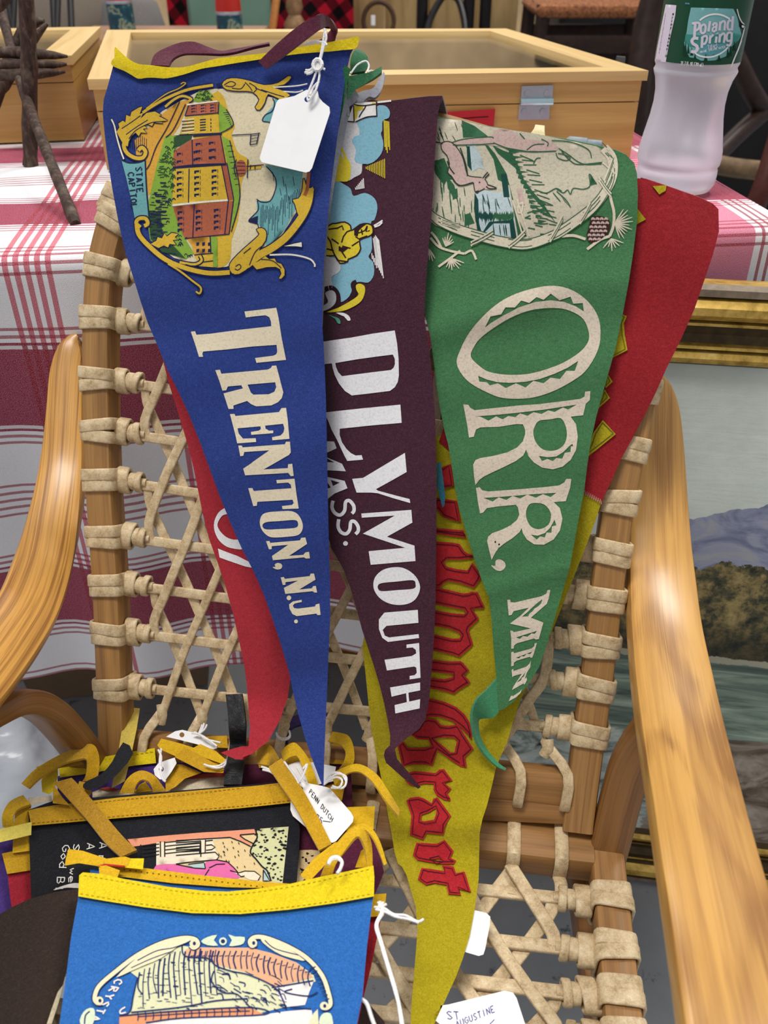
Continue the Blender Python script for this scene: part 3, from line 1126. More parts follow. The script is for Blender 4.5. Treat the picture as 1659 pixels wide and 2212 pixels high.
tag(o, 'small amber wooden crate on the floor under the table', 'crate')
mb = MB()
boxm(mb, (0.20, 1.22, 0.16), (0.9925, 0.122, 0), (-0.122, 0.9925, 0), (0, 0, 1), 0.30, 0.24, 0.32, 0.004)
o = mb.build('storage_tote', plain('black_tote', '#17181c', 0.5))
tag(o, 'black storage tote in the dark under the table, right of the amber crate', 'tote')

# crumpled clear bag on the floor, left edge
mb = MB()
c = at(-40, 1690, 1.0)
c.z = 0.10
vs, fs = [], []
random.seed(9)
NB, MBn = 28, 40
for i in range(NB + 1):
    ph = math.pi * i / NB
    for j in range(MBn):
        th = 2 * math.pi * j / MBn
        k = 1 + 0.10 * math.sin(3 * th + 2 * ph) + 0.07 * math.sin(7 * th - 3 * ph) + 0.05 * math.sin(13 * ph + 5 * th) + 0.03 * math.sin(17 * th + 9 * ph)
        vs.append(c + Vector((0.115 * k * math.sin(ph) * math.cos(th), 0.13 * k * math.sin(ph) * math.sin(th), max(-0.099, 0.15 * k * math.cos(ph)))))
for i in range(NB):
    for j in range(MBn):
        j2 = (j + 1) % MBn
        fs.append((i * MBn + j, (i + 1) * MBn + j, (i + 1) * MBn + j2, i * MBn + j2))
mb.add(vs, fs)


def m_bag():
    m = NT('cloudy_film', 0.25, 0.5)
    m.b.inputs['Base Color'].default_value = (0.75, 0.79, 0.86, 1)
    m.b.inputs['Alpha'].default_value = 0.55
    m.bump(m.noise(m.coord(), 14, 3, 0.5, 1.0), 0.5, 0.006)
    return m.m


o = mb.build('plastic_bag', m_bag(), sharp=None)
tag(o, 'crumpled cloudy plastic bag on the floor at the left, behind the chair brace', 'bag')

# ------------------------------------------------------------------ far background beyond the table
bn = thing('wooden_bench', 'brown wooden bench carrying the two vacuum flasks', 'bench', (-0.58, 2.65, 0))
mb = MB()
boxm(mb, (-0.58, 2.65, 0.700), (1, 0, 0), (0, 1, 0), (0, 0, 1), 0.52, 0.32, 0.03, 0.012)
mb.build('bench_top', wood('bench_wood', '#6d4a36', '#a67a5c', rough=0.5), bn)
for x in (-0.78, -0.38):
    for y in (2.54, 2.76):
        mb = MB()
        boxm(mb, (x, y, 0.342), (0, 0, 1), (1, 0, 0), (0, 1, 0), 0.684, 0.04, 0.04, 0.004)
        mb.build('leg', M_DARKWOOD, bn)
M_RED = plain('red_cup', '#b32a22', 0.35, vary=0.05)


def m_flask():
    m = NT('flask_print', 0.4, 0.4)
    v = m.coord()
    a = m.noise(v, 34, 3, 0.6, 0.8)
    m.color(m.ramp(a, [(0.45, lin('#12394a')), (0.56, lin('#1d5560')), (0.60, lin('#9a9a7c')), (0.68, lin('#1b4a55'))]))
    return m.m


M_FLASK = m_flask()
for (px, lab, y, zc) in ((262, 'small flask with red cup at the left end of the bench', 2.62, 0.7835), (495, 'small flask with red cup in front of the green board', 2.60, 0.760)):
    r = ray(px, 40)
    k = y / r.y
    x = r.x * k
    t = thing('vacuum_flask', lab, 'flask', (x, y, 0.716), 'vacuum flasks on the bench')
    mb = MB()
    lathe(mb, (x, y, 0.716), [(0.03, 0), (0.034, 0.003), (0.034, zc - 0.716 - 0.012), (0.033, zc - 0.716)], 28)
    mb.build('body', M_FLASK, t)
    mb = MB()
    lathe(mb, (x, y, 0.716), [(0.0345, zc - 0.716), (0.0345, zc - 0.716 + 0.006), (0.031, zc - 0.716 + 0.012)], 28)
    mb.build('collar', M_STEEL, t)
    mb = MB()
    lathe(mb, (x, y, 0.716), [(0.0335, zc - 0.716 + 0.006), (0.0335, zc - 0.716 + 0.02), (0.029, zc - 0.716 + 0.085), (0.026, zc - 0.716 + 0.088)], 28)
    mb.build('cup', M_RED, t)


def m_plaid():
    m = NT('buffalo_plaid', 0.9, 0.1)
    s = m.n('ShaderNodeSeparateXYZ')
    m.t.links.new(m.coord('Object', rot=(0, math.radians(38), 0)), s.inputs[0])
    a = m.math('GREATER_THAN', m.math('FRACT', m.math('MULTIPLY', s.outputs[0], 15)), 0.5)
    b = m.math('GREATER_THAN', m.math('FRACT', m.math('MULTIPLY', s.outputs[2], 15)), 0.5)
    t_ = m.math('MULTIPLY', m.math('ADD', a, b), 0.5)
    m.color(m.ramp(t_, [(0.2, lin('#b0182c')), (0.5, lin('#5a0f1a')), (0.9, lin('#120c0e'))], 'CONSTANT'))
    return m.m


mb = MB()
V = []
nx, nz = 40, 12
for s in (0, 1):
    for i in range(nx + 1):
        for j in range(nz + 1):
            x = -0.72 + 0.62 * i / nx
            V.append((x, 3.26 + 0.03 * math.sin(x * 24) + s * 0.02, 0.0 + (0.95 + 0.03 * math.sin(x * 9)) * j / nz))
n = nz + 1
off = (nx + 1) * n
fs = [(i * n + j, (i + 1) * n + j, (i + 1) * n + j + 1, i * n + j + 1) for i in range(nx) for j in range(nz)]
mb.add(V, fs + [tuple(off + q for q in f[::-1]) for f in fs])
o = mb.build('plaid_blanket', m_plaid())
tag(o, 'red and black buffalo plaid blanket hanging behind the green board', 'blanket')
mb = MB()
boxm(mb, (-0.47, 3.02, 0.45), (1, 0, 0), (0, 1, 0), (0, 0, 1), 0.25, 0.06, 0.9, 0.01)
o = mb.build('green_board', plain('sage_paint', '#5f7c6d', 0.5, vary=0.1, scale=8))
tag(o, 'sage green board standing before the plaid blanket', 'board')
# armchair
ac = thing('armchair', 'grey brown upholstered armchair in the far left background', 'armchair', (-0.95, 3.0, 0))
mb = MB()
boxm(mb, (-1.02, 3.05, 0.30), (1, 0, 0), (0, 1, 0), (0, 0, 1), 0.42, 0.4, 0.6, 0.05)
mb.build('seat_base', plain('wicker_frame', '#8a7357', 0.8, vary=0.3, scale=60), ac)
mb = MB()
boxm(mb, (-1.02, 3.1, 0.77), (1, 0, 0), (0, 1, 0), (0, 0, 1), 0.34, 0.26, 0.35, 0.09)
mb.build('back_cushion', plain('linen_cushion', '#8f8377', 0.9, vary=0.1, scale=200), ac)
mb = MB()
lathe(mb, (-0.755, 2.95, 0.60), [(0.03, -0.2), (0.08, -0.18), (0.10, -0.05), (0.10, 0.08), (0.08, 0.16), (0.04, 0.19)], 24)
mb.build('bolster', plain('grey_bolster', '#6e6a68', 0.9, vary=0.1, scale=200), ac)
# wire chair and bin at the far left
wc = thing('wire_chair', 'thin black wire chair legs at the far left', 'chair', (-1.2, 2.9, 0))
for (a, b) in (((8, -40), (30, 70)), ((33, -40), (26, 90)), ((112, -40), (118, 75)), ((126, -40), (122, 80)), ((150, -40), (153, 30))):
    mb = MB()
    p, q = at(a[0], a[1], 2.35), at(b[0], b[1], 2.35)
    d = (q - p)
    q2 = p + d * (p.z / (p.z - q.z)) if abs(p.z - q.z) > 0.01 else q
    tube(mb, [p, q2], 0.009, 8)
    mb.build('leg', M_BLACKWOOD, wc)
mb = MB()
boxm(mb, (-1.42, 3.75, 0.36), (1, 0, 0), (0, 1, 0), (0, 0, 1), 0.62, 0.4, 0.72, 0.02)
o = mb.build('storage_bin', plain('pale_bin', '#c5c7c6', 0.5, vary=0.1, scale=6))
tag(o, 'pale grey bin behind the wire chair at the far left', 'bin')
# plywood cabinet, hoop, black chair
pc = thing('plank_cabinet', 'pale plank cabinet far behind the wide display case', 'cabinet', (0.16, 3.6, 0))
m_pl = wood('cabinet_planks', '#8f7347', '#b89a6a', rough=0.6, sc=(3, 25))
for k in range(4):
    mb = MB()
    boxm(mb, (-0.075 + 0.155 * k, 3.6, 0.5), (0, 0, 1), (1, 0, 0), (0, 1, 0), 1.0, 0.153, 0.3, 0.003)
    mb.build('plank', m_pl, pc)
hp = thing('wicker_hoop', 'dark wicker hoop handle with a hang tag against the plank cabinet', 'basket handle', (0.0, 3.36, 0))
mb = MB()
c = at(818, 45, 2.92)
tube(mb, [c + Vector((0.052 * math.cos(a), 0.01 * math.sin(a), 0.055 * math.sin(a))) for a in [2 * math.pi * i / 24 for i in range(25)]], 0.008, 8)
tube(mb, [c + Vector((0, 0, -0.055)), Vector((c.x, c.y, 0))], 0.012, 8)
mb.build('hoop', plain('dark_wicker', '#4a3222', 0.6), hp)
mb = MB()
boxm(mb, at(806, 44, 2.88), (0, 0, 1), (1, 0, 0), (0, 1, 0), 0.03, 0.014, 0.002, 0.0005)
mb.build('hang_tag', M_WHITE, hp)
bc = thing('bentwood_chair', 'black bentwood chair in front of the plank cabinet', 'chair', (0.22, 3.15, 0))
for x in (912, 1012, 1048):
    p = at(x, 30, 2.78)
    mb = MB()
    tube(mb, [Vector((p.x, p.y, 0)), Vector((p.x, p.y, 0.95))], 0.019, 10)
    mb.build('post', M_BLACKWOOD, bc)
mb = MB()
tube(mb, catmull([at(922, 80, 2.76), at(930, 40, 2.76), at(955, -5, 2.76), at(972, -10, 2.76), at(990, 0, 2.76), at(1002, 40, 2.76), at(1006, 80, 2.76)], 5), 0.011, 8)
mb.build('bent_hoop', M_BLACKWOOD, bc)
p = at(980, 75, 2.78)
mb = MB()
lathe(mb, (p.x, p.y, p.z - 0.06), [(0.10, 0), (0.13, 0.01), (0.13, 0.03), (0.12, 0.035)], 24)
mb.build('seat', M_BLACKWOOD, bc)
# figurine and slanted pole
mb = MB()
p, q = at(588, 66, 2.42), at(602, -40, 2.42)
tube(mb, [Vector((p.x + 0.012, p.y - 0.05, 0)), p, q], 0.011, 8)
o = mb.build('wooden_pole', plain('orange_pole', '#a3672f', 0.5))
tag(o, 'slim orange brown pole right of the green board', 'pole')
mb = MB()
p = at(622, 30, 2.6)
lathe(mb, (p.x + 0.02, p.y, 0), [(0.03, 0), (0.03, 0.62), (0.03, 0.66), (0.034, 0.70), (0.018, 0.725), (0.026, 0.745), (0.022, 0.77), (0.004, 0.785)], 18)
o = mb.build('carved_figure', plain('carved_wood', '#8a6848', 0.6, vary=0.35, scale=60))
tag(o, 'small carved wooden figure before the plaid blanket', 'figure')

# bar stool with woven seat
st = thing('bar_stool', 'dark wooden stool with a woven brown seat behind the display case', 'stool', (0.62, 3.0, 0))
mb = MB()
zs = 0.745
boxm(mb, (0.63, 3.02, zs), (1, 0, 0), (0, 1, 0), (0, 0, 1), 0.38, 0.34, 0.035, 0.014)
wv = NT('woven_rush', 0.8, 0.2)
k = wv.noise(wv.coord(scale=(1, 0.15, 1)), 160, 3, 0.7)
wv.color(wv.ramp(k, [(0.35, lin('#55301f')), (0.6, lin('#96603d'))]))
mb.build('woven_seat', wv.m, st)
for sx in (-1, 1):
    for sy in (-1, 1):
        mb = MB()
        tube(mb, [(0.63 + sx * 0.19, 3.02 + sy * 0.16, 0), (0.63 + sx * 0.165, 3.02 + sy * 0.14, 0.76)], 0.021, 10)
        mb.build('leg', M_DARKWOOD, st)
for z in (0.66, 0.58, 0.3):
    for sy in (-1, 1):
        mb = MB()
        boxm(mb, (0.63, 3.02 + sy * 0.15, z), (1, 0, 0), (0, 1, 0), (0, 0, 1), 0.34, 0.02, 0.05, 0.006)
        mb.build('stretcher', M_DARKWOOD, st)

# dark rustic furniture at the right
rc = thing('rustic_chair', 'dark rustic log chair with crossed poles behind the water bottle', 'chair', (0.95, 2.2, 0))


def logp(pts, r, mat=M_DARKWOOD, nm='pole'):
    mb = MB()
    tube(mb, catmull([at(*p) for p in pts], 4), r, 10)
    return mb.build(nm, mat, rc)


logp([(1430, -60, 2.0), (1395, 60, 2.05), (1378, 200, 2.1), (1365, 330, 2.2)], 0.030)
logp([(1585, 120, 1.9), (1625, 200, 1.95), (1650, 235, 2.0)], 0.022)
logp([(1535, 350, 1.95), (1600, 285, 1.98), (1670, 225, 2.0)], 0.020)
logp([(1535, 352, 1.9), (1590, 363, 1.9), (1680, 372, 1.9)], 0.021, plain('pale_log', '#6b563e', 0.7, vary=0.4, scale=40), 'log')
logp([(1690, 270, 1.6), (1650, 400, 1.62), (1615, 480, 1.66)], 0.020, plain('reddish_pole', '#4a2018', 0.5, vary=0.2))
mb = MB()
boxm(mb, (1.15, 2.5, 0.86), (1, 0, 0), (0, 1, 0), (0, 0, 1), 0.62, 0.3, 0.10, 0.02)
mb.build('plank_top', plain('brown_plank', '#3d2a20', 0.6, vary=0.35, scale=30), rc)
mb = MB()
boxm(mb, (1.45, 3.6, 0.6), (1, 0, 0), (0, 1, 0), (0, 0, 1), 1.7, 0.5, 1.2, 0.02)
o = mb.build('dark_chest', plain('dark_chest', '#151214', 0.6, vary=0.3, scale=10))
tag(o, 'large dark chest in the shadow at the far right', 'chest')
# clear sign holder by the case corner
mb = MB()
boxm(mb, (0.304, 1.235, 0.788), (0, 0, 1), (0.80, -0.6, 0), (0.6, 0.80, 0), 0.082, 0.012, 0.003, 0.0008)
ah = mb.build('acrylic_holder', plain('acrylic', '#55585c', 0.1, vary=0.02))
tag(ah, 'small upright acrylic sign holder by the display case corner', 'sign holder')
# ------------------------------------------------------------------ the laced lounge chair
BA, BB, BCP = Vector((-0.223, 0.4576, 0.413)), Vector((0.1455, 0.3985, 0.433)), Vector((-0.228, 0.679, 0.781))
BN = (BB - BA).cross(BCP - BA).normalized()
ER = Vector((BB.x - BA.x, BB.y - BA.y, 0)).normalized()      # chair right
EU = BN.cross(ER).normalized()                                # up along the back
EF = Vector((ER.y, -ER.x, 0))                                 # chair forward (towards the viewer)
UP = Vector((0, 0, 1))


def BP(px, py, off=0.0):
    return hit(px, py, BA + BN * off, BN)


chair = thing('laced_armchair', 'ash lounge chair with rawhide laced seat and back, holding the pennants', 'armchair', (-0.05, 0.40, 0))
PW, PT_ = 0.0225, 0.024
# back frame: one bent bar up, over and down
LP = [(240, 1700), (238, 1640), (233, 1490), (224, 1265), (209, 1037), (203, 820), (204, 685), (213, 575), (236, 480), (268, 405), (325, 330), (420, 275), (540, 246), (680, 240),
      (840, 252), (1000, 290), (1150, 338), (1270, 392), (1352, 465), (1400, 570), (1404, 680), (1390, 820), (1355, 1000), (1336, 1100), (1318, 1236), (1296, 1432), (1270, 1628), (1252, 1769), (1249, 1800)]
path = catmull([BP(x, y, PT_ / 2) - BN * (PT_ / 2) for x, y in LP], 8)
mb = MB()
sweep(mb, path, rectprof(PW, PT_, 0.003), BN)
mb.build('back_frame', M_POST, chair)


def xat(pts, y):
    for (x0, y0), (x1, y1) in zip(pts, pts[1:]):
        if min(y0, y1) <= y <= max(y0, y1) and y0 != y1:
            return x0 + (x1 - x0) * (y - y0) / (y1 - y0)
    return pts[-1][0]


LEFT, RIGHT = LP[:10][::-1], LP[18:]
LV = [(1490, 1590), (1370, 1490), (1265, 1397), (1160, 1297), (1037, 1195), (930, 1085), (818, 968), (685, 845), (575, 725), (470, 600)]
HPTS = []
for k, (yl, yr) in enumerate(LV):
    pl = BP(xat(LEFT, yl), yl, PT_ / 2) - BN * (PT_ / 2)
    pr = BP(xat(RIGHT, yr), yr, PT_ / 2) - BN * (PT_ / 2)
    HPTS.append((pl, pr))


def lashing(c, axis, wdir, nrm, side, big=1.0, width=PW, thick=PT_, parent=chair, knot=True, kdir=None):
    """rawhide wound round a bar at c; bar runs along axis; side=+1: knot towards +wdir"""
    mb = MB()
    for j in range(2):
        o = (j - 0.5) * 0.0084 * big
        tl = random.uniform(-0.14, 0.14)
        hw, ht = width / 2 + 0.0012 + 0.0006 * (j == 1), thick / 2 + 0.0012 + 0.0006 * (j == 1)
        b = 0.004
        ring = []
        for (sx, sy) in ((1, 1), (-1, 1), (-1, -1), (1, -1)):
            for q in ((0, 1, 2) if (sx * sy > 0) else (2, 1, 0)):
                a = math.pi / 4 * q
                x = sx * (hw - b + b * math.cos(a))
                y = sy * (ht - b + b * math.sin(a))
                ring.append(c + wdir * x + nrm * y + axis * (o + x * tl))
        n = len(ring)
        nr = [(r - (c + axis * (r - c).dot(axis))).normalized() for r in ring]
        sweep(mb, ring, rectprof(0.0096 * big, 0.0026, 0.0011), nr, closed=True)
    ob = mb.build('lashing', M_HIDE, parent, sharp=50)
    if knot:
        kd = (kdir or wdir * side).normalized()
        mb = MB()
        p = c + wdir * side * (width / 2 + 0.001)
        a2 = kd.cross(nrm).normalized()
        for (o, rx, ry, wd) in ((0.0055, 0.0094, 0.0058, 0.0104), (0.0130, 0.0058, 0.0046, 0.0066), (0.0182, 0.0070, 0.0054, 0.0056)):
            rx, ry = rx * big * random.uniform(0.92, 1.08), ry * big
            tl = random.uniform(-0.25, 0.25)
            ring = [p + kd * (o * big + tl * rx * math.sin(q)) + a2 * rx * math.sin(q) + nrm * ry * math.cos(q) for q in [2 * math.pi * i / 16 for i in range(16)]]
            nr = [(a2 * math.sin(q) / rx + nrm * math.cos(q) / ry).normalized() for q in [2 * math.pi * i / 16 for i in range(16)]]
            sweep(mb, ring, rectprof(wd * big, 0.0026, 0.0011), nr, closed=True)
        tube(mb, [p, p + kd * 0.024 * big], [0.0040 * big, 0.0036 * big], 8)
        mb.build('knot', M_HIDE, ob, sharp=50)
    return ob


random.seed(21)
KN = 0.022
HH = []
for k, (pl, pr) in enumerate(HPTS):
    d = (pr - pl).normalized()
    tl = (BP(xat(LEFT, LV[k][0] - 20), LV[k][0] - 20) - BP(xat(LEFT, LV[k][0] + 20), LV[k][0] + 20)).normalized()
    tr = (BP(xat(RIGHT, LV[k][1] - 20), LV[k][1] - 20) - BP(xat(RIGHT, LV[k][1] + 20), LV[k][1] + 20)).normalized()
    lashing(pl, tl, (d - tl * d.dot(tl)).normalized(), BN, 1, kdir=d)
    lashing(pr, tr, (d - tr * d.dot(tr)).normalized(), BN, -1, kdir=-d)
    HH.append((pl + d * (PW / 2 + KN), pr - d * (PW / 2 + KN)))
# a last lashing on each side near the bend
for (x, y, dx) in ((250, 432, 1),):
    p = BP(x, y, PT_ / 2) - BN * (PT_ / 2)
    ax = (BP(285, 385) - BP(228, 490)).normalized()
    lashing(p, ax, ax.cross(BN).normalized() * -1, BN, 1, 1.25, knot=False)
    p2 = BP(240, 470, PT_ / 2) - BN * (PT_ / 2)
p = BP(1378, 965) if False else None


def strip(pts, w=0.0092, th=0.0028, nrm=BN, parent=chair, name='lacing_strip', sm=3):
    mb = MB()
    pts = catmull(pts, sm) if len(pts) > 2 else pts
    sweep(mb, pts, rectprof(w, th, 0.0010), nrm)
    return mb.build(name, M_HIDE, parent, sharp=50)


def gp(s, k, off=0.0):
    """point of the lacing grid: s across 0..1, k level (real)"""
    k0 = int(max(0, min(len(HH) - 2, math.floor(k))))
    f = k - k0
    a0 = HH[k0][0].lerp(HH[k0][1], s)
    a1 = HH[k0 + 1][0].lerp(HH[k0 + 1][1], s)
    return a0 + (a1 - a0) * f + BN * off


for a, b in HH:
    m_ = a.lerp(b, 0.5)
    strip([a - (b - a).normalized() * 0.004, a.lerp(b, 0.25) - UP * 0.001, m_ - UP * 0.0018, a.lerp(b, 0.75) - UP * 0.001, b + (b - a).normalized() * 0.004], 0.0080, 0.0034)
NC = 9.1
KB, KT = -0.40, len(HH) - 1.0
feet = {}
for j in range(-6, 16):
    for sgn, off in ((1, 0.0030), (-1, -0.0030)):
        base = (j + (0.44 if sgn > 0 else 0.94)) / NC
        # s(k) = base + sgn*k/2/NC
        k0, k1 = KB, KT
        lo, hi = 0.012, 0.988
        f = lambda s: (s - base) * 2 * NC * sgn
        ka, kb_ = sorted((f(lo), f(hi)))
        k0, k1 = max(k0, ka), min(k1, kb_)
        if k1 - k0 < 0.35:
            continue
        pts = []
        s0 = base + sgn * k0 / 2 / NC
        s1 = base + sgn * k1 / 2 / NC
        if k0 > KB + 0.01:      # starts at a side: come from the nearest knot below
            pts.append(gp(s0, max(0, math.floor(k0)), 0.0))
        N = max(2, int((k1 - k0) * 2))
        for i in range(N + 1):
            k = k0 + (k1 - k0) * i / N
            s = base + sgn * k / 2 / NC
            pts.append(gp(s, k, off * (1 + 0.25 * math.sin(k * math.pi))))
        if k1 < KT - 0.01:
            pts.append(gp(s1, min(len(HH) - 1, math.ceil(k1)), 0.0))
        strip(pts, random.uniform(0.0068, 0.0080))
        if k0 <= KB + 0.01:
            feet.setdefault(round(s0 * NC - (0.0 if sgn < 0 else 0.0), 1), []).append(s0)

# cross rails at the foot of the back
RA, RB = BP(262, 1612, 0.0), BP(1243, 1700, 0.0)
mb = MB()
d = (RB - RA).normalized()
sweep(mb, [RA, RA.lerp(RB, 0.5) - BN * 0.004, RB], rectprof(0.027, 0.020, 0.005), BN)
mb.build('back_rail', M_RAIL, chair)
RC, RD = BP(270, 1700, -0.004), BP(1222, 1743, -0.004)
mb = MB()
sweep(mb, [RC, RD], rectprof(0.019, 0.024, 0.003), BN)
mb.build('lower_back_rail', M_RAIL, chair)
# straps running down from the lacing round the rail
for s in [(i + 0.22) / NC for i in range(0, 10)]:
    top = gp(s, KB + 0.02, 0.001)
    q = RA.lerp(RB, max(0.02, min(0.98, s * 0.93 + 0.045)))
    strip([gp(s, KB + 0.12, 0.0), top, q + EU * 0.013 + BN * 0.0115, q - EU * 0.013 + BN * 0.0115, q - EU * 0.015 - BN * 0.004], 0.0078, 0.0032, name='lacing_strap')
    mb = MB()
    sweep(mb, [gp(s, KB + 0.16, 0.003), gp(s + 0.004, KB - 0.02, 0.0045), gp(s - 0.004, KB - 0.2, 0.003)], ellprof(0.0085, 0.0055, 8), BN)
    mb.build('lacing_twist', M_HIDE, chair, sharp=50)

# ------------------------------------------------------------------ seat frame
SZ = 0.405


def SPT(px, py, dz=0.0):
    return at_z(px, py, SZ + dz)


r0, r1 = SPT(1306, 1752, 0.012), SPT(1350, 2212, 0.012)
ds = (r1 - r0).normalized()
EFs = Vector((ds.x, ds.y, 0)).normalized()
ERs = Vector((-EFs.y, EFs.x, 0))
if ERs.x < 0:
    ERs = -ERs
SW = 0.412
rr0, rr1 = r0 - EFs * 0.006, r0 + EFs * 0.47
for off in (0.0, -SW):
    mb = MB()
    sweep(mb, [rr0 + ERs * off - UP * 0.012, rr1 + ERs * off - UP * 0.012], rectprof(0.024, 0.024, 0.003), UP)
    mb.build('side_rail', M_RAIL, chair)
q1 = SPT(1276, 1836, 0.0)
q0 = q1 - ERs * (SW - 0.028)
mb = MB()
sweep(mb, [q0, q1], rectprof(0.040, 0.027, 0.006), UP)
mb.build('rear_seat_rail', M_RAIL, chair)
qf = q1 + EFs * 0.40
mb = MB()
sweep(mb, [qf - ERs * (SW - 0.028), qf], rectprof(0.034, 0.026, 0.006), UP)
mb.build('front_seat_rail', M_RAIL, chair)
# lower stretcher bars below the seat
for off in (0.0, -SW + 0.06):
    a, b = at_z(1262, 1905, 0.33) + ERs * off, at_z(1308, 2212, 0.33) + ERs * off
    b = a + (b - a).normalized() * 0.44
    mb = MB()
    sweep(mb, [a - (b - a).normalized() * 0.03, b], rectprof(0.026, 0.028, 0.004), UP)
    mb.build('stretcher', M_BRACE, chair)
# seat lacing
SLV = [1953, 2062, 2160, 2255, 2345, 2430, 2510]
SH = []
c0 = r0 - UP * 0.012
for y in SLV:
    p = SPT(1318 + (y - 1953) * 0.105, y, 0.0)
    t = (p - c0).dot(EFs)
    pr = c0 + EFs * t
    pl = pr - ERs * SW
    lashing(pr, EFs, ERs, UP, -1, 1.12, 0.024, 0.024, kdir=-ERs)
    lashing(pl, EFs, ERs, UP, 1, 1.12, 0.024, 0.024, kdir=ERs)
    SH.append((pl + ERs * 0.036, pr - ERs * 0.036))


def sg(s, k, off=0.0):
    k0 = int(max(0, min(len(SH) - 2, math.floor(k))))
    f = k - k0
    a0 = SH[k0][0].lerp(SH[k0][1], s)
    a1 = SH[k0 + 1][0].lerp(SH[k0 + 1][1], s)
    return a0 + (a1 - a0) * f + UP * off


for a, b in SH:
    strip([a - ERs * 0.006, a.lerp(b, 0.5) - UP * 0.004, b + ERs * 0.006], 0.0092, 0.0036, UP)
NS = 7.6
for j in range(-6, 14):
    for sgn, off in ((1, 0.003), (-1, -0.003)):
        base = (j + (0.10 if sgn > 0 else 0.60)) / NS
        K0, K1 = -0.55, len(SH) - 1.0
        f = lambda s: (s - base) * 2 * NS * sgn
        ka, kb_ = sorted((f(0.015), f(0.985)))
        k0, k1 = max(K0, ka), min(K1, kb_)
        if k1 - k0 < 0.35:
            continue
        pts = []
        if k0 > K0 + 0.01:
            pts.append(sg(base + sgn * k0 / 2 / NS, max(0, math.floor(k0)), 0.0))
        N = max(2, int((k1 - k0) * 2))
        for i in range(N + 1):
            k = k0 + (k1 - k0) * i / N
            pts.append(sg(base + sgn * k / 2 / NS, k, off - 0.003 * math.sin(math.pi * min(1, max(0, k / K1)))))
        if k1 < K1 - 0.01:
            pts.append(sg(base + sgn * k1 / 2 / NS, min(len(SH) - 1, math.ceil(k1)), 0.0))
        strip(pts, random.uniform(0.0086, 0.0098), 0.0034, UP)
# straps round the rear rail
for (xb, yb) in ((1107, 1830), (1208, 1838), (1005, 1822), (905, 1814), (800, 1806), (700, 1800), (600, 1792), (500, 1784), (400, 1776)):
    p = SPT(xb, yb, 0.0)
    t = (p - q1).dot(ERs)
    c = q1 + ERs * t
    ring = []
    hw, ht = 0.0215, 0.0150
    for q in range(16):
        a = 2 * math.pi * q / 16
        x = max(-1, min(1, 1.25 * math.cos(a)))
        z = max(-1, min(1, 1.25 * math.sin(a)))
        ring.append(c + EFs * hw * x + UP * ht * z)
    mb = MB()
    sweep(mb, ring, ellprof(0.0098, 0.003, 8), [(r - c).normalized() for r in ring], closed=True)
    tw = [c + EFs * 0.0215 - UP * 0.006, c + EFs * 0.030 - UP * 0.004 + ERs * 0.001, c + EFs * 0.044 - UP * 0.001]
    sweep(mb, catmull(tw, 4), ellprof(0.0095, 0.0052, 8), UP)
    mb.build('lacing_strap', M_HIDE, chair, sharp=50)

# ------------------------------------------------------------------ arms
AW, AT = 0.046, 0.019


def arm(edges, name, mat, lab=None):
    """edges: (xl, yl, xr, yr, depth) top face edges in the photo, with distance"""
    L, R = [], []
    for xl, yl, xr, yr, d in edges:
        L.append(at(xl, yl, d))
        R.append(at(xr, yr, d))
    L, R = catmull(L, 6), catmull(R, 6)
    n = len(L)
    vs, uv = [], []
    acc = 0
    ring = 10
    for i in range(n):
        c = (L[i] + R[i]) / 2
        t = ((L[min(i + 1, n - 1)] + R[min(i + 1, n - 1)]) - (L[max(i - 1, 0)] + R[max(i - 1, 0)])).normalized()
        w = R[i] - L[i]
        wd = w.length
        w = (w - t * w.dot(t)).normalized()
        nn = t.cross(w).normalized()
        if nn.dot(EYE - c) < 0:
            nn = -nn
        if i:
            acc += (c - pc).length
        pc = c
        h, b = wd / 2, min(0.0045, wd * 0.3)
        for (a, z) in ((-h, -b), (-h + b * 0.3, -b * 0.3), (-h + b, 0), (h - b, 0), (h - b * 0.3, -b * 0.3), (h, -b), (h, -AT + b), (h - b, -AT), (-h + b, -AT), (-h, -AT + b)):
            vs.append(c + w * a + nn * z)
            uv.append((acc, a + 0.1 + (0.5 if z < -0.01 else 0)))
    fs = [(i * ring + j, i * ring + (j + 1) % ring, (i + 1) * ring + (j + 1) % ring, (i + 1) * ring + j) for i in range(n - 1) for j in range(ring)]
    fs += [tuple(range(ring - 1, -1, -1)), tuple((n - 1) * ring + j for j in range(ring))]
    mb = MB()
    mb.add(vs, fs, 0, uv)
    me = mb.build(name, mat, chair)
    bm_fix(me)
    return me


def bm_fix(o):
    import bmesh
    bm = bmesh.new()
    bm.from_mesh(o.data)
    bmesh.ops.recalc_face_normals(bm, faces=bm.faces)
    bm.to_mesh(o.data)
    bm.free()


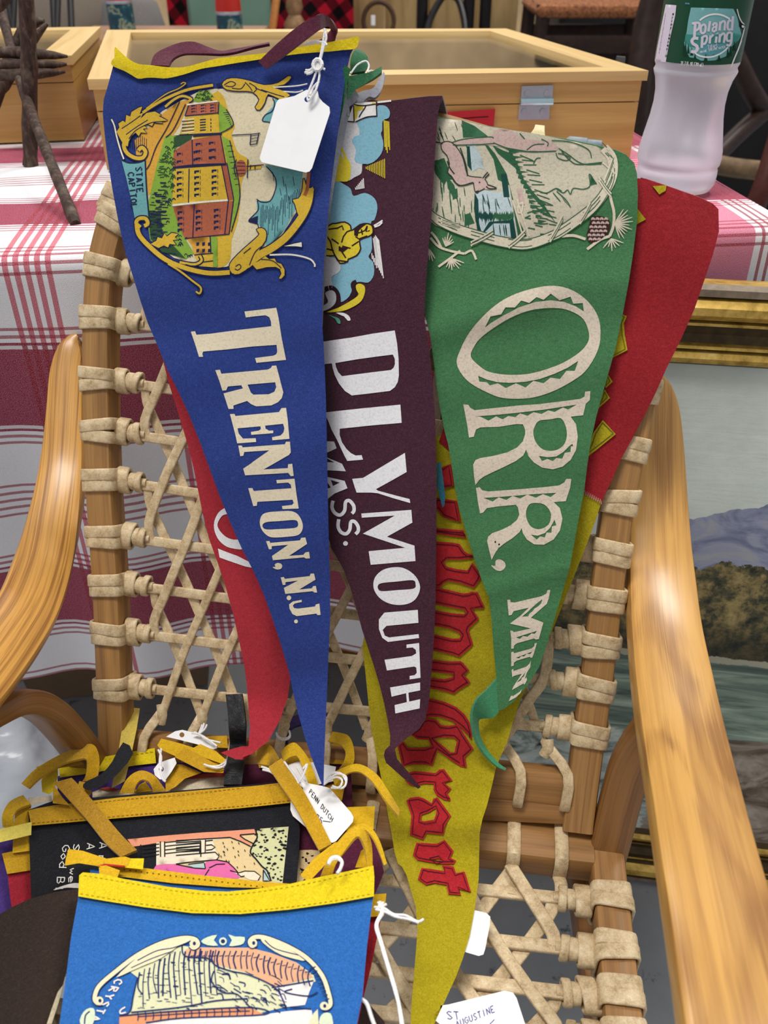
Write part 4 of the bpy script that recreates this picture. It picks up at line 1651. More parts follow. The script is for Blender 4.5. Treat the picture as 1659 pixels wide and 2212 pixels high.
arm([(1418, 811, 1430, 811, .672), (1404, 822, 1449, 822, .671), (1390, 850, 1464, 850, .669), (1381, 890, 1474, 890, .666), (1372, 960, 1482, 960, .660), (1365, 1060, 1489, 1060, .652), (1361, 1160, 1497, 1160, .638), (1360, 1240, 1506, 1240, .622),
     (1363, 1340, 1519, 1340, .592), (1372, 1460, 1545, 1460, .548), (1387, 1580, 1573, 1580, .506), (1405, 1700, 1604, 1700, .460), (1427, 1850, 1646, 1850, .413), (1452, 2020, 1697, 2020, .370), (1484, 2250, 1772, 2250, .322), (1520, 2500, 1850, 2500, .29)], 'arm', M_ARM2)
arm([(160, 722, 171, 724, .748), (142, 727, 172, 735, .747), (122, 742, 173, 765, .745), (107, 790, 175, 820, .742), (96, 890, 176, 910, .735), (81, 1000, 177, 1010, .725), (63, 1095, 166, 1130, .702), (46, 1175, 148, 1240, .672),
     (10, 1262, 124, 1325, .632), (-40, 1335, 80, 1405, .588), (-100, 1410, 20, 1490, .545), (-180, 1510, -60, 1590, .50), (-300, 1680, -160, 1750, .44), (-430, 1950, -270, 2010, .385), (-560, 2300, -380, 2350, .34)], 'arm', M_ARM)
# bent braces under the arms
BRL = [(-130, 1650, .555), (-85, 1590, .57), (-30, 1538, .59), (35, 1514, .605), (92, 1530, .625), (140, 1575, .65), (185, 1635, .675), (222, 1705, .70), (250, 1780, .71)]
BRR = [(1500, 1520, .57), (1450, 1545, .585), (1400, 1590, .60), (1364, 1650, .612), (1342, 1720, .622), (1322, 1800, .632), (1308, 1850, .638)]
for P in (BRL, BRR):
    mb = MB()
    pts = catmull([at(*p) for p in P], 6)
    nr = []
    for i in range(len(pts)):
        t = (pts[min(i + 1, len(pts) - 1)] - pts[max(i - 1, 0)]).normalized()
        nr.append(t.cross(ER).normalized())
    sweep(mb, pts, rectprof(0.028, 0.018, 0.004), nr)
    mb.build('arm_brace', M_BRACE, chair)
# legs
for (top, foot) in ((q1 + ERs * 0.012, Vector((0.15, 0.66, 0))), (q0 - ERs * 0.012, Vector((-0.24, 0.72, 0))), (q1 + EFs * 0.42 + ERs * 0.012, None), (q1 + EFs * 0.42 - ERs * (SW - 0.016), None)):
    top = top - UP * 0.01
    foot = foot if foot is not None else Vector((top.x, top.y - 0.03, 0))
    mb = MB()
    sweep(mb, [top, top.lerp(foot, 0.5), foot], rectprof(0.026, 0.026, 0.004), ER)
    mb.build('leg', M_BRACE, chair)
# ------------------------------------------------------------------ pennants hung over the chair back
def gauss(x, y, cx, cy, ang, w, amp):
    """a crease along direction ang through (cx, cy)"""
    d = -(x - cx) * math.sin(ang) + (y - cy) * math.cos(ang)
    return amp * math.exp(-(d / w) ** 2)


def surf(base, fn=None):
    def S(x, y, off=0.0):
        return BP(x, y, base + off + (fn(x, y) if fn else 0.0))
    return S


def pennant(name, label, cx, cy, off, group=None):
    p = BP(cx, cy, off)
    return thing(name, label, 'pennant', p, group)


def flap(mb, line, S, radius=0.013, back=0.05, n=9, mi=0, thick=0.0022, step=22):
    """felt running on over the top rail and down behind it, from the px line"""
    l = resample(line, step, False)
    P = [S(x, y, 0) for x, y in l]
    m = len(P)
    rows = []
    for q in range(n):
        a = math.pi * q / (n - 1)
        rows.append([p + BN * (-radius + radius * math.cos(a)) + EU * radius * 0.10 * math.sin(a) for p in P])
    rows.append([p - BN * 2 * radius - EU * back * 0.5 for p in P])
    rows.append([p - BN * 2 * radius - EU * back for p in P])
    R = len(rows)

    def cn(q):
        a = math.pi * min(q, n - 1) / (n - 1)
        return (BN * math.cos(a) + EU * math.sin(a)) * thick
    vs = [p for r in rows for p in r]
    vi = [p - cn(q) for q, r in enumerate(rows) for p in r]
    fs = [(i * m + j, i * m + j + 1, (i + 1) * m + j + 1, (i + 1) * m + j) for i in range(R - 1) for j in range(m - 1)]
    mb.add(vs, fs, mi)
    mb.add(vi, [f[::-1] for f in fs], mi)
    for j in (0, m - 1):
        e = [vs[i * m + j] for i in range(R)] + [vi[i * m + j] for i in range(R)]
        mb.add(e, [(i, i + 1, R + i + 1, R + i) for i in range(R - 1)], mi)
    e = [vs[(R - 1) * m + j] for j in range(m)] + [vi[(R - 1) * m + j] for j in range(m)]
    mb.add(e, [(j, j + 1, m + j + 1, m + j) for j in range(m - 1)], mi)


def sm(pts, n=4):
    return [(p.x, p.y) for p in catmull([(a, b, 0) for a, b in pts], n, True)]


def so(pts, n=5):
    return [(p.x, p.y) for p in catmull([(a, b, 0) for a, b in pts], n)]


def ell(cx, cy, rx, ry, n=20, rot=0.0):
    return [(cx + rx * math.cos(a) * math.cos(rot) - ry * math.sin(a) * math.sin(rot), cy + rx * math.cos(a) * math.sin(rot) + ry * math.sin(a) * math.cos(rot)) for a in [2 * math.pi * i / n for i in range(n)]]


# ===================== yellow and red appliqué pennant, rearmost
def w_k(x, y):
    return 0.0022 * math.sin(x * 0.021 + y * 0.006) + 0.0015 * math.sin(y * 0.019 - x * 0.01) + gauss(x, y, 900, 1880, 0.1, 30, 0.004) + gauss(x, y, 960, 1420, 0.25, 34, 0.002) - gauss(x, y, 930, 1950, 0.2, 40, 0.003) \
        + (0.030 * min(1.0, max(0.0, (y - 1650) / 130.0)))


SK0 = surf(0.0175, w_k)


def SK(x, y, off=0.0):
    p = SK0(x, y, off)
    if y < 1650:
        return p
    r = ray(x, y)
    d1 = (p - EYE).length / r.length
    d2 = (SZ + 0.024 + off - EYE.z) / r.z
    k = 0.012
    h = max(0.0, min(1.0, 0.5 + 0.5 * (d2 - d1) / k))
    return EYE + r * (d2 * (1 - h) + d1 * h - k * h * (1 - h))

pk = pennant('felt_pennant', 'yellow felt pennant with red hoist end and stitched red Gothic letters, under the green one', 1000, 900, 0.0175)
KY, KR = felt('#a89812', 0.2), felt('#951c24', 0.2)
mb = MB()
sheet(mb, [[(925, 948), (955, 940), (985, 985), (1060, 1000), (1200, 1040), (1262, 1062), (1300, 1082), (1288, 1120), (1262, 1190), (1240, 1245), (1218, 1300), (1190, 1370), (1160, 1440), (1125, 1510), (1108, 1560), (1095, 1605), (1072, 1655), (1062, 1700), (1052, 1740), (1042, 1770), (1036, 1800), (1035, 1850), (1034, 1900), (1026, 1960), (1015, 2020), (1000, 2070), (985, 2110), (962, 2160), (938, 2212), (915, 2260),
                (886, 2230), (888, 2180), (893, 2120), (898, 2060), (902, 2010), (898, 1960), (888, 1925), (878, 1890), (868, 1872), (860, 1866), (852, 1840), (846, 1800), (838, 1760), (828, 1700), (815, 1640), (803, 1580), (796, 1520), (790, 1460), (783, 1395), (800, 1300), (850, 1150), (905, 1000)]], SK, 0.0022, 18)
mb.build('yellow_body', KY, pk)
mb = MB()
red_top = [(1368, 385), (1395, 386), (1430, 398), (1470, 412), (1510, 426), (1540, 440), (1552, 452)]
sheet(mb, [red_top + [(1553, 500), (1540, 550), (1522, 604), (1500, 668), (1470, 735), (1440, 795), (1418, 845), (1396, 890), (1370, 940), (1345, 985), (1325, 1030), (1308, 1066), (1301, 1083), (1262, 1064), (1200, 1042), (1060, 1002), (985, 986), (948, 955), (1000, 800), (1150, 600), (1300, 420)]], lambda x, y, f=0.0: SK(x, y, f + 0.0006), 0.0022, 20)
flap(mb, [(1385, 384)] + red_top[2:], lambda x, y, f=0.0: SK(x, y, f + 0.0006), 0.0172, 0.04)
mb.build('red_hoist', KR, pk)
# zigzag seam
mb = MB()
zz = []
for i in range(22):
    t_ = i / 21
    zz.append((1255 + 44 * t_, 1060 + 24 * t_ + (5 if i % 2 else -5)))
tube(mb, [SK(x, y, 0.0012) for x, y in zz], 0.00035, 5)
mb.build('seam_thread', plain('pink_thread', '#c98a80', 0.7), pk)

STK = plain('dark_stitching', '#3d0d10', 0.9)
STY = plain('olive_stitching', '#5e540a', 0.9)


def applique(loops, S, mat, parent, name='letter', stitch=STK, inset=None, off=0.0014, th=0.0013):
    mb = MB()
    sheet(mb, loops, lambda x, y, f=0.0: S(x, y, f + off), th, 12)
    o = mb.build(name, mat, parent)
    if stitch is not None:
        mb = MB()
        for l in loops:
            c = (sum(p[0] for p in l) / len(l), sum(p[1] for p in l) / len(l))
            n = len(l)
            ar = sum(l[i][0] * l[(i + 1) % n][1] - l[(i + 1) % n][0] * l[i][1] for i in range(n))
            s = 1 if ar > 0 else -1
            if l is not loops[0]:
                s = -s
            q = []
            for i in range(n):
                a, b, d = l[i - 1], l[i], l[(i + 1) % n]
                tx_, ty_ = d[0] - a[0], d[1] - a[1]
                L = math.hypot(tx_, ty_) or 1
                q.append((b[0] - ty_ / L * 5.5 * s, b[1] + tx_ / L * 5.5 * s))
            q.append(q[0])
            stroke(mb, q, 1.7, lambda x, y, f=0.0: S(x, y, f + off), layer=0, smooth=False, step=14)
        mb.build('stitching', stitch, o)
    return o


t = T(1240, 560, 3.95)
for l in (t((395, 465), (452, 485), (425, 545), (432, 640), (456, 775), (310, 850), (330, 700), (370, 560)), t((285, 975), (330, 1045), (270, 1100), (255, 1040)), t((262, 1110), (306, 1185), (205, 1275), (225, 1180)), t((245, 1372), (356, 1493), (125, 1680), (140, 1560), (165, 1480))):
    applique([l], lambda x, y, f=0.0: SK(x, y, f + 0.0006), felt('#b09f1c', 0.2), pk, stitch=STY)
# small yellow letter tips seen past the right of the green pennant near the fold
applique([[(1410, 402), (1440, 400), (1438, 412), (1424, 420)]], lambda x, y, f=0.0: SK(x, y, f + 0.0006), felt('#a6961a', 0.2), pk, stitch=None)
applique([[(1360, 446), (1378, 452), (1395, 474), (1380, 482), (1362, 494)]], lambda x, y, f=0.0: SK(x, y, f + 0.0006), felt('#a6961a', 0.2), pk, stitch=None)
KRL = felt('#a91e27', 0.16)
t = T(920, 930, 6.9125)
applique([t((245, 545), (370, 500), (420, 820), (270, 870), (190, 880), (180, 560))], SK, KRL, pk)
applique([t((150, 1010), (300, 1025), (460, 1050), (520, 1360), (400, 1345), (250, 1290), (170, 1180), (100, 1180))], SK, KRL, pk)
applique([t((100, 1450), (250, 1465), (560, 1490), (600, 1600), (350, 1575), (200, 1550), (90, 1540))], SK, KRL, pk)
t = T(830, 1180, 6.144)
applique([t((560, -20), (700, -60), (900, -50), (1000, -30), (1060, 60), (1110, 100), (1200, 120), (1160, 160), (1010, 180), (830, 180), (790, 215), (830, 270), (950, 300), (1100, 322), (1170, 220), (1290, 380), (1270, 450), (1190, 555), (1000, 490), (850, 462), (790, 495), (740, 545), (600, 540), (560, 300))], SK, KRL, pk)
applique([t((560, 560), (720, 550), (850, 580), (1050, 628), (1120, 620), (1160, 600), (1240, 610), (1330, 800), (1310, 825), (1170, 835), (1255, 955), (1240, 985), (1130, 1090), (1120, 1110), (1180, 1300), (1140, 1350), (1000, 1470), (900, 1440), (680, 1390), (560, 1380), (560, 1170), (700, 1180), (900, 1225), (1000, 1225), (1015, 1180), (985, 1145), (850, 1090), (700, 1062), (560, 1055), (560, 850), (700, 855), (900, 890), (1060, 900), (1080, 875), (1060, 845), (900, 815), (700, 775), (560, 765))], SK, KRL, pk)
applique([t((520, 1520), (700, 1510), (850, 1530), (1015, 1525), (1050, 1550), (1130, 1650), (1060, 1705), (1140, 1800), (1120, 1830), (1020, 1890), (920, 1960), (800, 1920), (620, 1890), (500, 1880), (500, 1770), (640, 1750), (800, 1765), (910, 1735), (915, 1700), (800, 1685), (640, 1670), (500, 1680))], SK, KRL, pk)
t = T(830, 1480, 4.608)
applique([t((380, 130), (470, 135), (600, 165), (720, 220), (800, 290), (850, 370), (875, 460), (868, 545), (835, 500), (760, 420), (680, 360), (560, 320), (470, 315), (400, 330), (330, 320))], SK, KRL, pk)
applique([t((380, 350), (440, 330), (520, 345), (570, 400), (640, 405), (735, 390), (790, 480), (888, 635), (805, 715), (820, 820), (760, 810), (660, 745), (530, 650), (480, 800), (400, 790), (290, 790), (180, 810), (130, 600), (190, 560), (240, 625), (400, 625), (470, 610), (440, 545), (330, 540), (260, 490), (340, 420)), t((495, 535), (600, 520), (690, 525), (725, 550), (700, 670), (660, 670), (580, 600))], SK, KRL, pk)
applique([t((240, 870), (300, 855), (420, 865), (510, 875), (550, 840), (595, 835), (680, 950), (600, 975), (668, 1030), (630, 1075), (660, 1135), (655, 1152), (590, 1140), (520, 1095), (490, 1040), (495, 985), (400, 980), (300, 1005), (250, 990), (205, 940))], SK, KRL, pk)
applique([t((220, 1150), (260, 1120), (340, 1110), (400, 1130), (470, 1175), (490, 1130), (530, 1115), (665, 1300), (610, 1390), (590, 1490), (420, 1475), (385, 1540), (255, 1490), (270, 1300)), t((375, 1290), (440, 1270), (515, 1225), (520, 1270), (495, 1340), (400, 1355), (365, 1350))], SK, KRL, pk)
applique([t((320, 1570), (380, 1570), (520, 1580), (600, 1540), (690, 1650), (660, 1720), (715, 1745), (690, 1780), (560, 1780), (430, 1760), (330, 1740), (285, 1690)), t((470, 1735), (540, 1725), (575, 1740), (520, 1752))], SK, KRL, pk)
applique([t((370, 1820), (430, 1825), (600, 1850), (575, 1795), (640, 1795), (690, 1805), (715, 1870), (800, 1855), (865, 2060), (740, 2030), (765, 2090), (640, 2080), (620, 1990), (500, 1970), (415, 1990), (335, 1930))], SK, KRL, pk)

# ===================== red pennant peeking out left of the blue one
def w_r(x, y):
    return 0.001 * math.sin(y * 0.02) + 0.028 * min(1.0, max(0, (y - 1500) / 140.0)) ** 1.5 - 0.010 * max(0, (x - 580) / 60.0) * (1 if y > 1350 else 0)


SR = surf(0.030, w_r)
pr_ = pennant('felt_pennant', 'plain red felt pennant with part of a white word, hanging behind the blue one', 480, 1000, 0.034)
mb = MB()
sheet(mb, [[(330, 690), (350, 770), (365, 830), (378, 870), (392, 915), (405, 960), (418, 1010), (428, 1060), (438, 1110), (452, 1165), (470, 1215), (488, 1270), (502, 1320), (512, 1365), (522, 1410), (528, 1440), (533, 1480), (537, 1530), (540, 1570), (537, 1610), (522, 1637), (545, 1628), (580, 1600), (605, 1555), (622, 1505), (627, 1470), (640, 1440), (640, 1300), (560, 1100), (450, 850), (380, 700)]], SR, 0.002, 14)
tip = [(537, 1612), (522, 1612), (500, 1618), (477, 1626), (490, 1632), (508, 1640), (526, 1641), (538, 1634), (545, 1622)]
sheet(mb, [tip], lambda x, y, f=0.0: SR(x, y, f - 0.004), 0.002, 10)
mb.build('cloth', felt('#a82a36', 0.12), pr_)
t = T(440, 1000, 5.53)
mb = MB()
W_ = ink('#e9e7ea', 0.06)
decal(mb, [sm(t((290, 540), (240, 545), (180, 590), (140, 660), (122, 740), (135, 830), (180, 920), (250, 985), (330, 1018), (470, 1028), (440, 925), (350, 915), (270, 885), (200, 820), (165, 750), (180, 690), (230, 625), (310, 600)), 3)], SR, 0)
decal(mb, [t((170, 1022), (250, 1055), (400, 1110), (540, 1180), (600, 1255), (500, 1238), (300, 1170), (190, 1130))], SR, 0)
mb.build('lettering', W_, pr_)

# ===================== green pennant
def w_g(x, y):
    return gauss(x, y, 1000, 700, -0.30, 38, 0.0045) * (1 if x < 1150 else math.exp(-((x - 1150) / 60.0) ** 2)) + gauss(x, y, 1080, 1270, -0.28, 24, 0.0035) + 0.0010 * math.sin(y * 0.035 + x * 0.004) + 0.0022 * math.sin(x * 0.016 + 1.2) \
        - 0.006 * max(0, (1060 - y) / 800.0) * max(0, (985 - x) / 60.0) ** 2 + gauss(x, y, 1200, 600, 0.12, 30, 0.001)


SG = surf(0.031, w_g)
pg = pennant('felt_pennant', 'green felt pennant printed with deer scene and cream jagged letters, second from the right', 1140, 700, 0.03)
GF = felt('#43764b', 0.2, 0.5)
mb = MB()
g_top = [(905, 252), (945, 253), (985, 259), (1040, 270), (1100, 281), (1160, 291), (1220, 300), (1280, 312), (1330, 324), (1352, 334)]
sheet(mb, [g_top + [(1370, 352), (1376, 375), (1378, 420), (1376, 480), (1368, 545), (1358, 610), (1345, 680), (1330, 750), (1316, 800), (1302, 850), (1288, 900), (1276, 955), (1268, 1010), (1262, 1060), (1252, 1110), (1242, 1165), (1232, 1220), (1218, 1270), (1200, 1330), (1182, 1390), (1165, 1440), (1140, 1480), (1110, 1515), (1088, 1532), (1075, 1535), (1074, 1500), (1072, 1460), (1066, 1400), (1062, 1340), (1056, 1290), (1050, 1278), (1038, 1246), (1024, 1205), (1010, 1160), (1000, 1125), (990, 1090), (982, 1050), (975, 1000), (968, 960), (960, 930), (952, 890), (944, 840), (938, 790), (930, 730), (918, 680), (910, 600), (905, 450)]], SG, 0.0022, 16)
flap(mb, g_top[1:], SG, 0.0240, 0.06)
mb.build('cloth', GF, pg)
# the twisted tail
mb = MB()
loft(mb, [SG(1075, 1462, -0.002), SG(1052, 1488, 0.004), SG(1028, 1512, 0.007), SG(1018, 1545, 0.006), SG(1024, 1590, 0.004), SG(1042, 1625, 0.003), SG(1070, 1654, 0.003), SG(1092, 1664, 0.003)],
     [SG(1076, 1536, -0.001), SG(1066, 1549, 0.001), SG(1048, 1550, -0.003), SG(1032, 1556, -0.003), SG(1036, 1592, -0.002), SG(1052, 1622, -0.001), SG(1074, 1646, 0.001), SG(1093, 1660, 0.003)], 0.0022, 5)
mb.build('tail', felt('#418a5f', 0.15), pg)
mb = MB()
loft(mb, [BP(1140, 296, -0.012), BP(1152, 282, -0.014), BP(1156, 272, -0.02)], [BP(1178, 300, -0.012), BP(1176, 286, -0.014), BP(1176, 274, -0.02)], 0.002, 4)
mb.build('tie', felt('#d8cba0', 0.1), pg)
mb = MB()
a, b = BP(1222, 309, -0.012), BP(1302, 317, -0.012)
tube(mb, [a, a.lerp(b, 0.08), a.lerp(b, 0.55), a.lerp(b, 0.58), a.lerp(b, 0.95), b], [0.003, 0.0050, 0.0050, 0.0042, 0.0042, 0.002], 12)
mb.build('clip', plain('clear_clip', '#8d949c', 0.15, vary=0.2, scale=120), pg)['label'] = 'greyish clear plastic clip at the fold'
# lettering: O
CRM = ink('#d6c8b4', 0.16)
mb = MB()
t = T(960, 600, 4.366)
out = sm(t((1030, 75), (1200, 115), (1350, 220), (1450, 370), (1472, 540), (1440, 700), (1330, 880), (1180, 990), (1000, 1080), (800, 1135), (560, 1135), (400, 1080), (240, 990), (150, 890), (115, 790), (150, 680), (220, 540), (330, 400), (480, 260), (640, 165), (840, 100)))
inn = sm(t((1000, 285), (1150, 300), (1290, 370), (1350, 470), (1362, 580), (1300, 680), (1160, 780), (1000, 850), (800, 905), (600, 915), (430, 890), (340, 840), (250, 745), (280, 650), (350, 560), (500, 450), (660, 360), (820, 305)))
up = t((382, 470), (435, 365), (535, 345), (575, 280), (665, 280), (725, 215), (800, 238), (870, 182), (935, 208), (1003, 150), (1085, 212), (1190, 178), (1215, 245), (1305, 238), (1315, 318), (1240, 270), (1130, 228), (1000, 212), (860, 228), (700, 280), (540, 365), (440, 425))
dn = t((318, 925), (400, 960), (500, 985), (620, 992), (760, 982), (900, 955), (1040, 905), (1160, 850), (1262, 785), (1230, 878), (1150, 878), (1090, 955), (1000, 942), (935, 995), (840, 972), (765, 1035), (675, 995), (580, 1040), (505, 995), (430, 1015), (400, 985), (330, 980))
decal(mb, [out, inn, up, dn], SG, 0)
t = T(980, 820, 5.184)
R1 = t((108, 278), (165, 282), (185, 315), (235, 342), (720, 290), (950, 275), (1300, 232), (1420, 215), (1465, 190), (1472, 135), (1530, 128), (1525, 230), (1480, 270), (1450, 400), (1310, 415), (1370, 500), (1390, 640), (1370, 790), (1310, 900), (1220, 975), (1110, 1005), (990, 985), (900, 930), (840, 860), (812, 785), (780, 850), (700, 910), (560, 980), (440, 1035), (340, 1085), (290, 1120), (243, 1182), (228, 1080), (218, 950), (245, 900), (300, 878), (440, 855), (600, 815), (710, 760), (775, 690), (800, 610), (800, 560), (775, 500), (700, 498), (500, 530), (300, 535), (250, 560), (225, 640), (172, 650), (150, 500))
R1h = sm(t((960, 460), (1080, 445), (1195, 432), (1250, 510), (1268, 620), (1240, 720), (1170, 780), (1080, 798), (990, 775), (920, 700), (892, 600), (910, 520)))
R1z = t((240, 412), (480, 395), (750, 368), (1000, 338), (1250, 300), (1380, 280), (1280, 335), (1225, 312), (1130, 362), (1060, 345), (985, 385), (895, 365), (825, 405), (745, 378), (690, 420), (610, 408), (550, 445), (475, 412), (390, 460), (300, 415))
R1s = t((955, 855), (1060, 870), (1150, 860), (1230, 810), (1315, 725), (1308, 810), (1245, 820), (1215, 885), (1150, 878), (1110, 912), (1050, 888), (990, 912))
decal(mb, [R1, R1h, R1z, R1s], SG, 0)
R2 = t((250, 1212), (290, 1205), (320, 1240), (390, 1252), (700, 1230), (1000, 1205), (1180, 1185), (1240, 1150), (1260, 1112), (1318, 1112), (1305, 1210), (1255, 1362), (1120, 1372), (1190, 1440), (1218, 1560), (1190, 1690), (1120, 1790), (1010, 1850), (900, 1845), (820, 1790), (775, 1720), (762, 1665), (735, 1710), (660, 1775), (560, 1840), (500, 1890), (460, 1950), (425, 2020), (395, 1900), (375, 1810), (385, 1760), (430, 1720), (540, 1680), (640, 1630), (710, 1570), (735, 1510), (720, 1430), (695, 1402), (500, 1420), (370, 1440), (330, 1490), (295, 1498), (270, 1360))
R2h = sm(t((860, 1390), (970, 1385), (1040, 1420), (1088, 1500), (1075, 1600), (1020, 1655), (940, 1675), (860, 1640), (815, 1550), (815, 1460)))
R2z = t((335, 1325), (500, 1315), (700, 1300), (900, 1283), (1150, 1268), (1085, 1315), (1000, 1282), (920, 1322), (825, 1287), (745, 1332), (660, 1302), (590, 1348), (505, 1318), (435, 1365))
R2s = t((865, 1738), (940, 1748), (1020, 1720), (1080, 1660), (1130, 1570), (1150, 1630), (1100, 1645), (1095, 1715), (1040, 1712), (1020, 1768), (970, 1755), (930, 1792))
decal(mb, [R2, R2h, R2z, R2s], SG, 0)
decal(mb, [sm(t((420, 2080), (465, 2085), (470, 2030), (515, 2012), (570, 2045), (578, 2100), (530, 2142), (470, 2130)))], SG, 0)
t = T(1020, 1230, 6.705)
decal(mb, [t((508, 440), (550, 438), (555, 475), (620, 478), (1000, 390), (1075, 350), (1090, 300), (1132, 298), (1110, 420), (1080, 500), (850, 700), (1032, 770), (965, 1010), (920, 1015), (900, 1000), (650, 1070), (610, 1100), (600, 1145), (565, 1150), (565, 1000), (552, 885), (590, 890), (600, 910), (850, 855), (545, 785), (700, 670), (820, 555), (600, 605), (570, 660), (530, 668)),
            t((720, 685), (800, 620), (850, 570), (940, 490), (1015, 432), (1000, 490), (960, 530), (900, 570), (870, 610), (830, 640), (810, 680)), t((635, 985), (940, 890), (905, 935), (860, 925), (800, 975), (735, 965), (690, 1008))], SG, 0)
decal(mb, [t((565, 1200), (598, 1190), (605, 1215), (860, 1145), (900, 1110), (905, 1070), (938, 1065), (900, 1200), (870, 1280), (845, 1278), (835, 1265), (650, 1320), (605, 1350), (600, 1395), (565, 1405)), t((635, 1280), (870, 1190), (840, 1228), (790, 1222), (750, 1262), (710, 1255), (680, 1290))], SG, 0)
decal(mb, [t((570, 1455), (595, 1440), (600, 1470), (780, 1410), (830, 1365), (850, 1320), (840, 1420), (790, 1500), (760, 1590), (785, 1560), (795, 1600), (760, 1670), (740, 1655), (590, 1740), (575, 1745), (600, 1690), (720, 1510), (600, 1545), (582, 1560)), t((645, 1640), (700, 1580), (770, 1490), (750, 1550), (720, 1570), (705, 1610))], SG, 0)
decal(mb, [t((560, 1835), (580, 1825), (585, 1840), (690, 1770), (722, 1730), (700, 1790), (640, 1850), (530, 1910))], SG, 0)
for x, y in ((466, 1818), (508, 1845), (1325, 735)):
    c = T(980, 820, 5.184)((x, y))[0]
    decal(mb, [ell(c[0], c[1], 1.8, 2.4, 8)], SG, 1, 1)
mb.build('lettering', [CRM, ink('#1d1a18')], pg)

# deer scene
mb = MB()
GM = [ink('#c9c0aa', 0.15), ink('#c8aca4', 0.14), ink('#2f5f40', 0.15), ink('#13433c', 0.12), ink('#b9c8cc', 0.12), ink('#3d2420', 0.2), ink('#2a3a2c', 0.1), ink('#d9cdb6', 0.12)]
t = T(900, 200, 3.190)
field = t((40, 165), (150, 175), (300, 190), (500, 235), (800, 280), (1000, 320), (1240, 370), (1330, 420), (1365, 520), (1345, 640), (1250, 790), (1080, 920), (900, 1030), (740, 1075), (580, 1060), (420, 1020), (250, 960), (130, 915), (30, 840))
decal(mb, [field], SG, 0, 0)
# green ground bands and bushes
for l in (t((310, 190), (400, 230), (490, 300), (320, 310)), t((520, 360), (600, 400), (660, 420), (700, 500), (740, 600), (800, 680), (870, 760), (960, 900), (900, 830), (800, 720), (730, 620), (680, 520), (620, 470), (560, 420)),
          t((420, 350), (470, 360), (530, 460), (560, 600), (640, 640), (700, 1000), (760, 990), (700, 870), (620, 560), (540, 420), (480, 350)), t((200, 560), (260, 640), (285, 740), (250, 720), (215, 660)), t((100, 460), (150, 480), (210, 600), (190, 640), (130, 560)),
          t((240, 670), (280, 660), (285, 720), (250, 740)), t((330, 840), (370, 830), (400, 900), (330, 920)), t((120, 470), (190, 450), (250, 600), (180, 600))):
    decal(mb, [l], SG, 1, 2)
for l in (t((345, 360), (372, 350), (400, 358), (440, 430), (470, 530), (430, 520), (380, 548), (350, 480)), t((400, 690), (470, 672), (560, 690), (640, 660), (650, 760), (672, 850), (690, 1010), (620, 985), (560, 1005), (500, 970), (440, 975), (425, 840))):
    decal(mb, [l], SG, 1, 4)
for l in (t((400, 690), (425, 740), (430, 900), (450, 970), (500, 890), (640, 880), (665, 860), (690, 1010), (650, 1000), (640, 900), (530, 900), (470, 960), (420, 960), (395, 800)), t((580, 560), (620, 560), (640, 720), (600, 720)), t((345, 370), (365, 370), (380, 540), (350, 500))):
    decal(mb, [l], SG, 2, 3)
random.seed(14)
for i in range(10):
    x = random.uniform(430, 630)
    y0 = random.uniform(680, 760)
    stroke(mb, t((x, y0), (x + random.uniform(8, 26), y0 + random.uniform(40, 130))), 2, SG, 2, 3, taper=True)
for i in range(26):
    x = 410 + i * 10
    decal(mb, [t((x - 9, 850), (x + random.uniform(-5, 9), 810 + random.uniform(0, 26)), (x + 9, 850), (x + random.uniform(-6, 8), 872 + random.uniform(0, 50)))], SG, 2, 3 if i < 12 else 2, 30)
for i in range(7):
    x = random.uniform(520, 660)
    stroke(mb, t((x, 910), (x + 10, 985)), 2.4, SG, 2, 3, taper=True)
# tree line: spiky row
random.seed(5)
for i in range(15):
    x, y = 640 + i * 14 + random.uniform(-6, 6), 410 + i * 34
    decal(mb, [t((x - 6, y - 11), (x + 62 + random.uniform(-25, 20), y), (x - 6, y + 11))], SG, 2, 2, 30)
    for q_ in range(3):
        decal(mb, [t((x + 4, y - 9 + q_ * 9), (x + 30 + random.uniform(0, 24), y - 6 + q_ * 9 + random.uniform(-6, 6)), (x + 4, y - 2 + q_ * 9))], SG, 2, 2, 30)
    stroke(mb, t((x + 70, y + 20), (x + 160, y + 40 + random.uniform(-20, 20))), 2.2, SG, 2, 2)
for i in range(22):
    x, y = random.uniform(740, 900), random.uniform(760, 980)
    stroke(mb, t((x, y), (x + random.uniform(30, 60), y + random.uniform(-20, 25))), 2.6, SG, 2, 2)
for i in range(16):
    x, y = random.uniform(90, 240), random.uniform(420, 800)
    stroke(mb, t((x, y), (x + random.uniform(0, 18), y + random.uniform(50, 120))), 2.8, SG, 1, 2, taper=True)
for i in range(12):
    x, y = random.uniform(250, 390), random.uniform(650, 900)
    stroke(mb, t((x, y), (x + random.uniform(-5, 12), y + random.uniform(40, 90))), 2.4, SG, 1, 2, taper=True)
for i in range(14):
    x, y = random.uniform(130, 330), random.uniform(200, 320)
    stroke(mb, t((x, y), (x + 20, y + random.uniform(30, 70))), 1.8, SG, 1, 6, taper=True)
